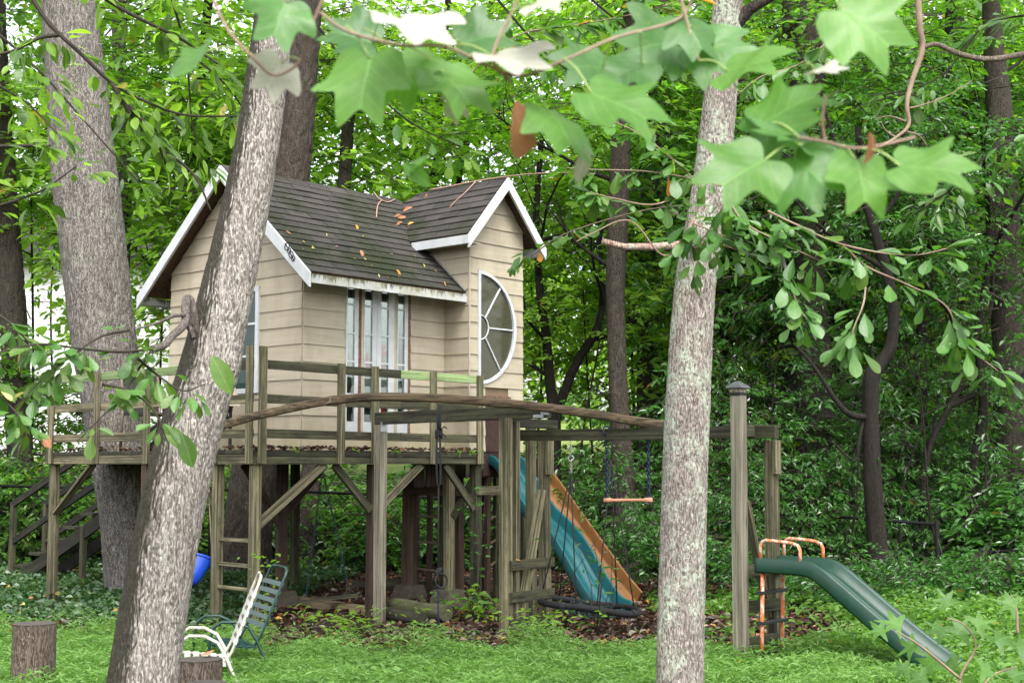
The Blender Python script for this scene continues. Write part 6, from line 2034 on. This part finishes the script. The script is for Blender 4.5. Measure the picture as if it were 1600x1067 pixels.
# tufts of young weeds rooted against posts
def tuft(label, c, n, h, s, mat, w=.5, spread=.18, group=None):
    rs = np.random.default_rng(int(abs(c.x) * 1000) + 3)
    t = thing('weed_tuft', label, 'plant', c, None, group)
    zz = rs.random(n)
    P = np.stack([c.x + rs.normal(size=n) * spread * (.4 + zz), c.y + rs.normal(size=n) * spread * (.4 + zz), c.z + .03 + zz * h], 1)
    a = rs.random(n) * 2 * PI
    Dr = np.stack([np.cos(a), np.sin(a), rs.uniform(-.4, .4, n)], 1)
    Nr = rs.normal(size=(n, 3)) * .4; Nr[:, 2] += 1
    v, f, nf = leaf_cloud(P, Dr, Nr, s * (.6 + .7 * rs.random(n)), w)
    me = np_mesh('leaves', v - np.array(c), f, [4] * nf)
    put('leaves', me, t, None, mat)
    mb = MB()
    for k in range(6): mb.tube([c - Zv * .02, c + Vector((rs.normal() * spread * .5, rs.normal() * spread * .5, h * .5)), c + Vector((rs.normal() * spread, rs.normal() * spread, h * .95))], [.005, .004, .002], 4)
    mb.build('stems', B_TWIGD, t)
tuft('leafy vine climbing the corner post of the deck', g(418, 13.1), 46, .75, .055, L_BRIGHT, .7, .06)
tuft('small leafy plant on the litter between the deck posts', g(745, 14.6), 150, .22, .07, L_MID, .55, .22)
tuft('bright seedling standing on the litter under the deck edge', g(743, 14.3), 26, .34, .08, L_BRIGHT, .6, .06)
tuft('leafy shoot growing in front of the teal slide foot', g(930, 12.9), 45, 1.0, .10, L_DARK, .3, .22)
tuft('vine leaves hanging on the mossy deck post left of the slide', g(745, 15.1), 50, 1.35, .075, L_DARK, .6, .10)
tuft('low leafy clump around the foot of the laddered post', g(835, 12.75), 140, .26, .075, L_BRIGHT, .35, .25)
tuft('grassy clump between bare soil and lawn beside the swing post', g(545, 13.3), 160, .20, .09, L_BRIGHT, .2, .3)
# plants sprouting from the deck edge
for i, px in enumerate((461, 558, 619, 716, 738, 746)):
    c = hit(px, 700, D(0, -.02, 0), V); c.z = 1.742
    rs_ = random.Random(i)
    t = thing('deck_seedling', 'tiny green seedling sprouting from the litter on the deck edge', 'plant', c, None, 'seedlings along the deck edge')
    mb = MB()
    for k in range(6):
        e = c + Vector((rs_.uniform(-.05, .05), rs_.uniform(-.07, .0), rs_.uniform(-.07, .02)))
        mb.tube([c + Vector((rs_.uniform(-.04, .04), -.005, 0)), e], .003, 4)
        mb.prism([e, e + Vector((.012, 0, .006)), e + Vector((.0, -.004, .02))], [e + Vector((0, -.003, .001)), e + Vector((.012, -.003, .007)), e + Vector((0, -.007, .021))])
    mb.build('shoots', L_BRIGHT, t)
def deck_litter():
    rs = np.random.default_rng(48)
    n = 480
    e = rs.random(n) < .65
    uu = np.where(e, rs.random(n) * 3.2, np.abs(rs.normal(size=n)) * .05)
    vv = np.where(e, np.abs(rs.normal(size=n)) * .06 - .01, rs.random(n) * 3.6)
    P = np.array([tuple(D(a, b2, 1.745 + .02 * rs.random())) for a, b2 in zip(uu, vv)])
    a = rs.random(n) * 2 * PI
    Dr = np.stack([np.cos(a), np.sin(a), rs.uniform(-.4, .7, n)], 1)
    Nr = rs.normal(size=(n, 3)) * .5; Nr[:, 2] += 1
    v, f, nf = leaf_cloud(P, Dr, Nr, .03 + .045 * rs.random(n), .5, .5)
    me = np_mesh('deck_litter', v, f, [4] * nf)
    tag(put('deck_leaf_litter', me, None, None, bpy.data.materials['mixed_dry_leaf_litter']), kind='stuff')
deck_litter()
# single leaves that stand out on the ground
for px, py, m_, lab in ((1138, 968, None, None),):
    pass
tag(leaf_obj(OV[1], at(312, 1024, 8.75) + Vector((0, .02, 0)), (.9, .3, .1), (0, -.3, 1), .9, L_BROWN, None, 'fallen_leaf'), 'dry brown leaf lying on the low dark stump', 'leaf')
tag(leaf_obj(OV[0], PL1 - V * .07 + U * .05 + Zv * (hit(792, 876, PL1, V).z + .01), (.9, .3, .1), (0, -.5, 1), .55, L_ORANGE, None, 'fallen_leaf'), 'orange leaf lying on the top rung of the left ladder end', 'leaf')
for px, py, c_, s_ in ((39, 944, L_YEL, 1.0), (16, 916, L_ORANGE, .9), (52, 934, L_BROWN, .9), (430, 965, L_ORANGE, .7)):
    q = atz(px, py, .14)
    tag(leaf_obj(rsL.choice(OV), q, (rsL.uniform(-1, 1), .2, 0), (0, -.7, 1), s_, c_, None, 'fallen_leaf'), 'yellowing fallen leaf resting on the ivy near the steps', 'leaf', 'yellow leaves on the ivy')

# ---------------------------------------------------------------- branches hanging into the view
def leafy_branch(name, label, paths, leaves, parent=None, twig_m=B_TWIG, r0=.006):
    """paths: list of pixel polylines [(px, py, Y)...]; returns the thing"""
    a = paths[0][0]
    t = thing(name, label, 'branch', at(*a))
    for pth in paths:
        c = catmull([at(*q) for q in pth], 6 * len(pth))
        n = len(c)
        MB().tube(c, [r0 * (1 - .65 * i / n) for i in range(n)], 6).build('twig', twig_m, t)
    return t
def along(path, f):
    c = catmull([at(*q) for q in path], 40)
    i = min(39, int(f * 40))
    return c[i], (c[i + 1] - c[i]).normalized()
def scatter(t, path, n, meshes, mats, size, rs, f0=.15, spread=.8, droop=.5, petiole=.02, wts=None, cluster=1):
    k = 0
    while k < n:
        f = rs.uniform(f0, 1)
        p, d = along(path, f)
        for j in range(rs.randint(1, cluster) if cluster > 1 else 1):
            if k >= n: break
            rd = Vector((rs.uniform(-1, 1), rs.uniform(-.8, .8), rs.uniform(-.7, .55)))
            dr = (d * rs.uniform(.1, .9) + rd * spread - Zv * droop * rs.random()).normalized()
            nr = Vector((rs.uniform(-.5, .5), rs.uniform(-.9, .1), 1)).normalized()
            b = p + dr * petiole * rs.uniform(.6, 1.6)
            m_ = rs.choices(mats, wts)[0] if wts else rs.choice(mats)
            leaf_obj(rs.choice(meshes), b, dr, nr, size * rs.uniform(.5, 1.2), m_, t)
            k += 1
OB = [outline_leaf('oak_leaf_blade_%d' % k, OBOV, 1.0, f, c) for k, (f, c) in enumerate(((.25, .3), (.1, .5), (.45, .15), (.2, -.2)))]
OVB = [outline_leaf('broad_leaf_blade_%d' % k, OVAL, 1.0, f, c) for k, (f, c) in enumerate(((.25, .35), (.1, .6), (.4, .1)))]
LN = [outline_leaf('narrow_leaf_blade_%d' % k, LANC, 1.0, f, c) for k, (f, c) in enumerate(((.25, .4), (.1, .7)))]
# leaf veins are laid out in leaf lengths, so give unit blades their own vein spacing
for m_ in (L_OAK, L_MAG, L_ORANGE, L_YEL, L_BROWN): pass
rsB = random.Random(33)
# oak branch at the right, in front of the lichen trunk
Rp = [
 [(1135, 300, 6.9), (1160, 345, 6.8), (1212, 375, 6.7), (1280, 407, 6.6)],
 [(1200, 330, 6.8), (1242, 350, 6.7), (1316, 382, 6.6), (1418, 399, 6.5), (1495, 385, 6.45)],
 [(1316, 382, 6.6), (1353, 416, 6.6), (1414, 443, 6.55), (1478, 478, 6.5), (1502, 532, 6.5), (1560, 580, 6.45)],
 [(1212, 375, 6.7), (1230, 430, 6.65), (1248, 480, 6.6), (1262, 500, 6.6)],
 [(1353, 416, 6.6), (1350, 470, 6.55), (1335, 510, 6.5), (1330, 530, 6.5)],
 [(1100, 300, 7.2), (1085, 340, 7.1), (1070, 370, 7.0), (1050, 400, 7.0)],
 [(1090, 345, 7.1), (1040, 400, 7.0), (985, 345, 6.9), (925, 365, 6.9), (900, 378, 6.9)],
 [(1120, 380, 7.2), (1150, 390, 7.0), (1180, 400, 6.9)],
 [(1040, 325, 7.2), (1075, 345, 7.1), (1110, 360, 7.0), (1140, 372, 6.9)],
 [(1140, 300, 6.9), (1120, 340, 7.0), (1092, 385, 7.1), (1085, 410, 7.1)],
]
t = leafy_branch('oak_branch', 'oak branch with deep green rounded leaves in front of the lichen-spotted trunk', Rp, None)
for pth, n, f0 in ((Rp[0], 44, .1), (Rp[1], 54, .05), (Rp[2], 46, .1), (Rp[3], 34, .1), (Rp[4], 24, .3), (Rp[5], 22, .2), (Rp[7], 16, .1), (Rp[8], 30, .0), (Rp[9], 26, .0)):
    scatter(t, pth, n, OB, [L_OAK, L_OAK, L_OAK, L_MAG, L_ORANGE], .118, rsB, f0, 1.1, .7, .06, [10, 10, 10, 6, .3], 2)
scatter(t, [(1340, 515, 6.5), (1330, 525, 6.5), (1326, 530, 6.5)], 7, OB, [L_OAK], .13, rsB, 0, .7, 1.0, .01)
scatter(t, [(1540, 585, 6.45), (1560, 580, 6.45), (1570, 590, 6.45)], 8, OB, [L_OAK], .12, rsB, 0, .7, 1.0, .01)
# thinner twigs at the upper middle with sparse leaves
Mp = [
 [(1125, 290, 7.2), (1085, 280, 7.1), (1010, 268, 7.0), (925, 265, 7.0), (880, 262, 7.0)],
 [(1090, 285, 7.1), (1040, 240, 7.0), (1000, 210, 7.0), (960, 190, 7.0)],
 [(1075, 300, 7.1), (1020, 320, 7.0), (960, 310, 7.0), (920, 300, 7.0)],
 [(830, 400, 9.0), (870, 372, 8.8), (920, 352, 8.6), (1000, 330, 8.4), (1080, 318, 8.2)],
 [(700, 150, 7.5), (800, 60, 7.4), (900, 40, 7.3), (1000, 20, 7.2), (1100, -10, 7.2)],
 [(1300, 60, 7.2), (1250, 100, 7.2), (1190, 120, 7.2), (1150, 150, 7.2)],
]
t = leafy_branch('oak_branch', 'thin twigs with sparse green and orange leaves left of the lichen-spotted trunk', Mp, None, None, B_TWIG, .005)
for pth, n in ((Mp[0], 34), (Mp[1], 30), (Mp[2], 34), (Mp[3], 30), (Mp[4], 60), (Mp[5], 24)):
    scatter(t, pth, n, OB, [L_OAK, L_MAG, L_ORANGE], .115, rsB, .05, .8, .8, .012, [9, 5, .4], 2)
scatter(t, [(830, 400, 9.0), (815, 398, 9.0), (808, 410, 9.0), (800, 420, 9.0)], 12, OVB, [L_MAG, L_OAK], .10, rsB, 0, .9, .6, .01)
# left: branch from the leaning trunk spreading over the rail
Lp = [
 [(238, 545, 6.5), (190, 550, 6.3), (130, 545, 6.1), (60, 538, 5.9), (0, 550, 5.8), (-60, 560, 5.7)],
 [(200, 516, 6.4), (160, 525, 6.2), (120, 550, 6.1), (70, 590, 6.0), (20, 640, 5.9)],
 [(238, 545, 6.5), (215, 580, 6.4), (190, 620, 6.3), (160, 650, 6.2), (120, 690, 6.1)],
 [(215, 560, 6.4), (245, 585, 6.4), (285, 610, 6.3), (320, 600, 6.3)],
 [(160, 600, 6.2), (200, 610, 6.2), (240, 640, 6.2), (262, 690, 6.2)],
 [(-40, 470, 5.9), (10, 500, 5.9), (50, 540, 5.9)],
 [(0, 550, 5.8), (-10, 600, 5.8), (30, 650, 5.8), (70, 700, 5.8)],
]
t = leafy_branch('leafy_branch', 'drooping branch with broad green leaves spread over the left deck rail', Lp, None, None, B_TWIGD, .007)
for pth, n in ((Lp[0], 58), (Lp[1], 44), (Lp[2], 34), (Lp[3], 16), (Lp[4], 22), (Lp[5], 18), (Lp[6], 26)):
    scatter(t, pth, n, OVB + OB, [L_MAG, L_OAK, L_YEL, L_ORANGE], .098, rsB, .05, 1.0, .6, .04, [12, 9, .3, .15], 4)
for px, py, a, s in ((330, 580, -60, .20), (255, 695, -35, .16), (283, 700, -70, .17), (345, 700, -30, .001)):
    if s > .01: leaf_obj(OVB[0], at(px, py - 25, 6.3), (math.cos(math.radians(a)), 0, math.sin(math.radians(a))), (.2, -1, .5), s, L_MAG, t)
leaf_obj(OVB[1], at(80, 700, 5.8), (-.6, .2, .7), (-.3, -1, .4), .09, L_BROWN, t)
# upper left branch crossing the massive trunk
Up = [
 [(40, -20, 8.8), (75, 35, 8.8), (130, 88, 8.8), (175, 130, 8.9), (230, 160, 9.0), (290, 180, 9.1), (370, 182, 9.2)],
 [(175, 130, 8.9), (205, 180, 8.9), (235, 220, 9.0), (300, 270, 9.0), (330, 330, 9.0)],
 [(90, 55, 8.8), (60, 60, 8.7), (20, 80, 8.6), (-30, 90, 8.6)],
 [(200, 165, 8.9), (240, 210, 8.9), (260, 260, 9.0)],
 [(-30, 230, 8.9), (30, 228, 8.9), (80, 228, 8.9)],
 [(120, -30, 8.9), (200, 20, 8.9), (280, 60, 9), (340, 100, 9)],
]
t = leafy_branch('leafy_branch', 'dark branch with small fresh leaves crossing the massive trunk at upper left', Up, None, None, B_TWIGD, .016)
for pth, n in ((Up[0], 60), (Up[1], 44), (Up[2], 30), (Up[3], 22), (Up[4], 14), (Up[5], 44)):
    scatter(t, pth, n, OVB + LN, [L_BRIGHT, L_MAG, L_YEL], .15, rsB, .0, 1.0, .5, .05, [9, 9, .12], 3)

Up2 = [
 [(-40, 20, 10.5), (60, 110, 10.5), (150, 210, 10.5), (230, 300, 10.5)],
 [(-30, 330, 10), (60, 300, 10.2), (120, 260, 10.3)],
 [(260, -30, 10), (290, 80, 10.2), (300, 190, 10.4), (320, 260, 10.5)],
 [(290, 80, 10.2), (350, 130, 10.3), (400, 200, 10.5)],
 [(-30, 120, 10), (40, 160, 10.2), (90, 210, 10.2)],
]
t = leafy_branch('leafy_branch', 'fine dark twigs with many small leaves high between the two left trunks', Up2, None, None, B_TWIGD, .011)
for pth, n in ((Up2[0], 80), (Up2[1], 40), (Up2[2], 70), (Up2[3], 50), (Up2[4], 50)):
    scatter(t, pth, n, OVB + LN, [L_BRIGHT, L_MAG, L_YEL], .15, rsB, .0, 1.0, .5, .12, [10, 6, .1], 3)
Up3 = [
 [(480, 20, 9.5), (560, 120, 9.6), (640, 190, 9.7), (720, 230, 9.8)],
 [(760, -20, 9.5), (860, 90, 9.6), (960, 150, 9.6), (1040, 220, 9.7)],
 [(900, -20, 9.5), (1000, 60, 9.6), (1090, 110, 9.7)],
]
t = leafy_branch('leafy_branch', 'sparse twigs with small green leaves above the playhouse roof', Up3, None, None, B_TWIGD, .010)
for pth, n in ((Up3[0], 34), (Up3[1], 60), (Up3[2], 60)):
    scatter(t, pth, n, OVB + OB, [L_BRIGHT, L_MAG, L_OAK, L_ORANGE], .13, rsB, .0, 1.0, .5, .12, [7, 6, 5, .15], 3)
Up4 = [
 [(1650, 200, 9.5), (1560, 230, 9.6), (1480, 300, 9.7), (1420, 340, 9.8)],
 [(1640, 20, 9.5), (1540, 40, 9.6), (1470, 120, 9.6), (1380, 150, 9.7)],
]
t = leafy_branch('leafy_branch', 'thin twigs with dark green leaves behind the pale crooked branch', Up4, None, None, B_TWIGD, .009)
for pth, n in ((Up4[0], 70), (Up4[1], 70)):
    scatter(t, pth, n, OVB + LN, [L_MAG, L_OAK], .13, rsB, .0, 1.0, .5, .12, None, 3)

# ---------------------------------------------------------------- tulip tree leaves close to the lens
TU = [star_leaf('tulip_leaf_blade_%d' % k, TULIP, 1.0, cu, cl, k) for k, (cu, cl) in enumerate(((.10, .55), (.28, .8), (-.12, .7)))]
tulip = thing('tulip_branch', 'twig of large lobed tulip tree leaves hanging close in front along the top', 'branch', at(700, -30, 1.95))
tulip2 = thing('tulip_branch', 'cluster of large lobed tulip tree leaves hanging close in front at upper right', 'branch', at(1280, 215, 1.9))
def big_leaf(px, py, Y, span, tip, yaw, pit, m_, k=0, par=None, pet=None):
    """span: pixels across; tip: direction of the tip in the picture in degrees (0 right, 90 up); yaw, pit: turn of the face away from the lens"""
    c = at(px, py, Y)
    s = span * mpp(Y) / 1.15
    a = math.radians(tip)
    d = Vector((math.cos(a), 0, math.sin(a)))
    d.y = -math.sin(math.radians(pit)) * (1.5 if d.z < .2 else .3); d.normalize()
    nz = .5 + .9 * ((px * 7 + py * 13) % 10) / 10
    nrm = Vector((math.sin(math.radians(yaw)) * 1.25, -math.cos(math.radians(yaw)), nz))
    o = leaf_obj(TU[k % 3], c, d, nrm, s, m_, par)
    if pet:
        b = c - d * s * .22
        MB().tube(catmull([b, b.lerp(at(*pet), .5) + Vector((0, 0, .008)), at(*pet)], 8), .0013, 5).build('petiole', B_PET, par)
    return o
B_PET = plain('green_leaf_stalk', (.26, .36, .10), .5)
T, P_, Bn, TD = L_TULIP, L_PALE, L_BROWN, L_TULIP_SHADED
for a in [
 (300, 92, 1.95, 130, 205, -30, -10, T, 0, tulip, (395, 85, 1.95)),
 (432, 112, 2.0, 95, -110, 35, 20, P_, 1, tulip, (470, 95, 1.98)),
 (440, 22, 1.95, 120, -100, 30, 20, TD, 1, tulip, (480, -10, 1.95)),
 (572, 118, 1.95, 165, -100, -10, 15, T, 0, tulip, (540, 40, 1.95)),
 (632, 110, 1.98, 130, -60, -30, 20, T, 2, tulip, (570, 45, 1.95)),
 (640, 38, 1.9, 165, -38, 20, 45, P_, 1, tulip, (560, -5, 1.92)),
 (706, 128, 1.98, 150, -50, 15, 25, T, 0, tulip, (630, 70, 1.95)),
 (790, 92, 1.93, 150, -28, 10, 52, P_, 1, tulip, (700, 70, 1.93)),
 (850, 4, 1.9, 105, -12, 0, 60, P_, 0, tulip, (800, 20, 1.92)),
 (872, 190, 1.95, 155, -58, 38, 30, T, 2, tulip, (805, 120, 1.93)),
 (925, 105, 2.0, 140, -170, 10, 40, TD, 0, tulip, (960, 60, 1.98)),
 (955, 158, 1.9, 180, -25, -8, 12, T, 0, tulip, (880, 90, 1.93)),
 (1030, 70, 2.15, 150, -160, 30, 35, TD, 1, tulip, (1090, 20, 2.1)),
 (1078, 45, 2.1, 120, -60, 20, 20, TD, 2, tulip, (1060, -20, 2.1)),
 (1160, 104, 2.05, 150, 5, 0, 58, T, 0, tulip2, (1090, 95, 2.08)),
 (1340, 34, 1.85, 175, -40, -18, 10, T, 0, tulip2, (1290, -30, 1.9)),
 (1285, 112, 2.0, 75, 0, 20, 50, P_, 1, tulip2, (1260, 100, 2.0)),
 (1222, 175, 1.95, 165, 30, 10, 25, T, 0, tulip2, (1250, 215, 1.9)),
 (1172, 262, 1.85, 170, -150, -5, 20, T, 0, tulip2, (1255, 225, 1.9)),
 (1258, 262, 1.9, 150, -55, -20, 30, TD, 2, tulip2, (1250, 215, 1.9)),
 (1345, 272, 1.88, 140, -85, 15, 20, T, 0, tulip2, (1300, 225, 1.9)),
 (1440, 262, 1.84, 165, -8, -10, 18, T, 0, tulip2, (1345, 232, 1.88)),
 (1235, 218, 1.92, 130, 150, 20, 30, TD, 1, tulip2, (1280, 215, 1.9)),
 (560, 60, 2.05, 120, 160, 20, 30, TD, 1, tulip, (600, 20, 2.0)),
 (985, 108, 2.05, 130, -150, 20, 20, TD, 0, tulip, (1000, 50, 2.0)),
 (1108, 72, 2.12, 140, -25, -20, 25, TD, 2, tulip2, (1080, 40, 2.1)),
 (745, 62, 2.08, 120, 15, 15, 30, TD, 1, tulip, (700, 75, 1.95)),
 (1200, 205, 2.0, 110, -100, 25, 20, TD, 1, tulip2, (1240, 215, 1.92)),
 (705, 160, 2.0, 70, -80, 60, 20, P_, 1, tulip, (690, 110, 2.0)),
]:
    big_leaf(*a)
# small rounded leaves and dead curled ones on the same twigs
leaf_obj(OVB[0], at(628, 255, 2.1), (.7, .1, -.5), (.1, -1, .25), 58 * mpp(2.1), L_TULIP, tulip)
leaf_obj(OVB[1], at(672, 243, 2.1), (-.75, .1, -.35), (-.2, -.6, .8), 60 * mpp(2.1), L_TULIP, tulip)
leaf_obj(OVB[1], at(916, 226, 2.0), (-.1, .2, -1), (.6, -1, 0), 62 * mpp(2.0), L_PALE, tulip)
OBL = outline_leaf('dead_leaf_blade', [(0, .02), (.1, .10), (.25, .2), (.4, .22), (.55, .27), (.7, .25), (.82, .28), (.9, .18), (1, .08)], 1.0, .8, .5)
leaf_obj(OBL, at(806, 158, 1.93), (.14, .1, -1), (.5, -1, .1), 88 * mpp(1.93), L_BROWN, tulip)
leaf_obj(OBL, at(1357, 206, 1.86), (.12, .3, -1), (.9, -.5, .1), 50 * mpp(1.86), L_BROWN, tulip2)
for pth in ([(520, -40, 1.95), (500, 10, 1.95), (480, 60, 1.96), (470, 95, 1.98), (430, 118, 1.98), (395, 90, 1.95), (355, 45, 1.95), (325, -20, 1.95)],
            [(500, 20, 1.95), (540, 48, 1.95), (620, 70, 1.95), (700, 75, 1.93), (805, 118, 1.93), (880, 95, 1.93), (960, 60, 1.98), (1060, 30, 2.1), (1090, -20, 2.1)],
            [(800, 130, 1.93), (770, 90, 1.93), (800, 20, 1.93), (820, -30, 1.93)]):
    MB().tube(catmull([at(*q) for q in pth], 8 * len(pth)), [.0023] * (8 * len(pth) + 1), 7).build('twig', B_TWIG, tulip)
for pth in ([(1430, 215, 1.9), (1345, 232, 1.88), (1290, 222, 1.9), (1250, 215, 1.9)], [(1290, 222, 1.9), (1285, 190, 1.9), (1290, 150, 1.9)], [(1320, -60, 1.9), (1290, -30, 1.9)], [(1092, 95, 2.08), (1075, 40, 2.1), (1060, -20, 2.1)]):
    MB().tube(catmull([at(*q) for q in pth], 8 * len(pth)), [.0021] * (8 * len(pth) + 1), 7).build('twig', B_TWIG, tulip2)
# sweet gum seedling at lower right, close to the lens
GU = [star_leaf('gum_leaf_blade_%d' % k, GUM, 1.0, cu, cl, 20 + k) for k, (cu, cl) in enumerate(((.1, .2), (-.15, .4)))]
gb = at(1540, 1090, 6.0); gb.z = 0
gum = thing('gum_seedling', 'sweet gum seedling with star-shaped leaves over the foot of the green slide', 'seedling', gb)
stems = [[(1505, 1130, 5.9), (1500, 1060, 5.9), (1525, 1010, 5.9), (1505, 975, 5.9), (1480, 965, 5.9)], [(1510, 1120, 5.9), (1545, 1060, 5.9), (1590, 1040, 5.95)], [(1500, 1060, 5.9), (1440, 1010, 5.85), (1400, 985, 5.8)], [(1590, 990, 6.0), (1588, 950, 6.0), (1580, 930, 6.0)]]
for pth in stems: MB().tube(catmull([at(*q) for q in pth], 16), [.007 - .0003 * i for i in range(17)], 6).build('stem', B_TWIG, gum)
for px, py, s, tip in ((1400, 975, 72, 160), (1425, 1010, 66, -140), (1375, 985, 60, 190), (1500, 985, 74, 60), (1530, 975, 70, 20), (1470, 985, 66, 130), (1455, 1035, 70, -120), (1580, 945, 68, 150), (1560, 1000, 64, 30), (1595, 1010, 70, 10), (1490, 1030, 70, -60), (1540, 1045, 76, -30), (1585, 1055, 70, 20), (1480, 940, 56, 110), (1440, 1060, 66, 200), (1515, 1062, 70, -90), (1412, 1045, 58, 180)):
    Y = 5.9 + rsB.uniform(-.25, .35)
    a = math.radians(tip)
    leaf_obj(GU[rsB.randint(0, 1)], at(px, py, Y), (math.cos(a), .25, math.sin(a) * .7), (rsB.uniform(-.3, .3), -.8, .9), s * mpp(Y) / 1.35, L_GUM, gum)
print('objects', len(bpy.data.objects))
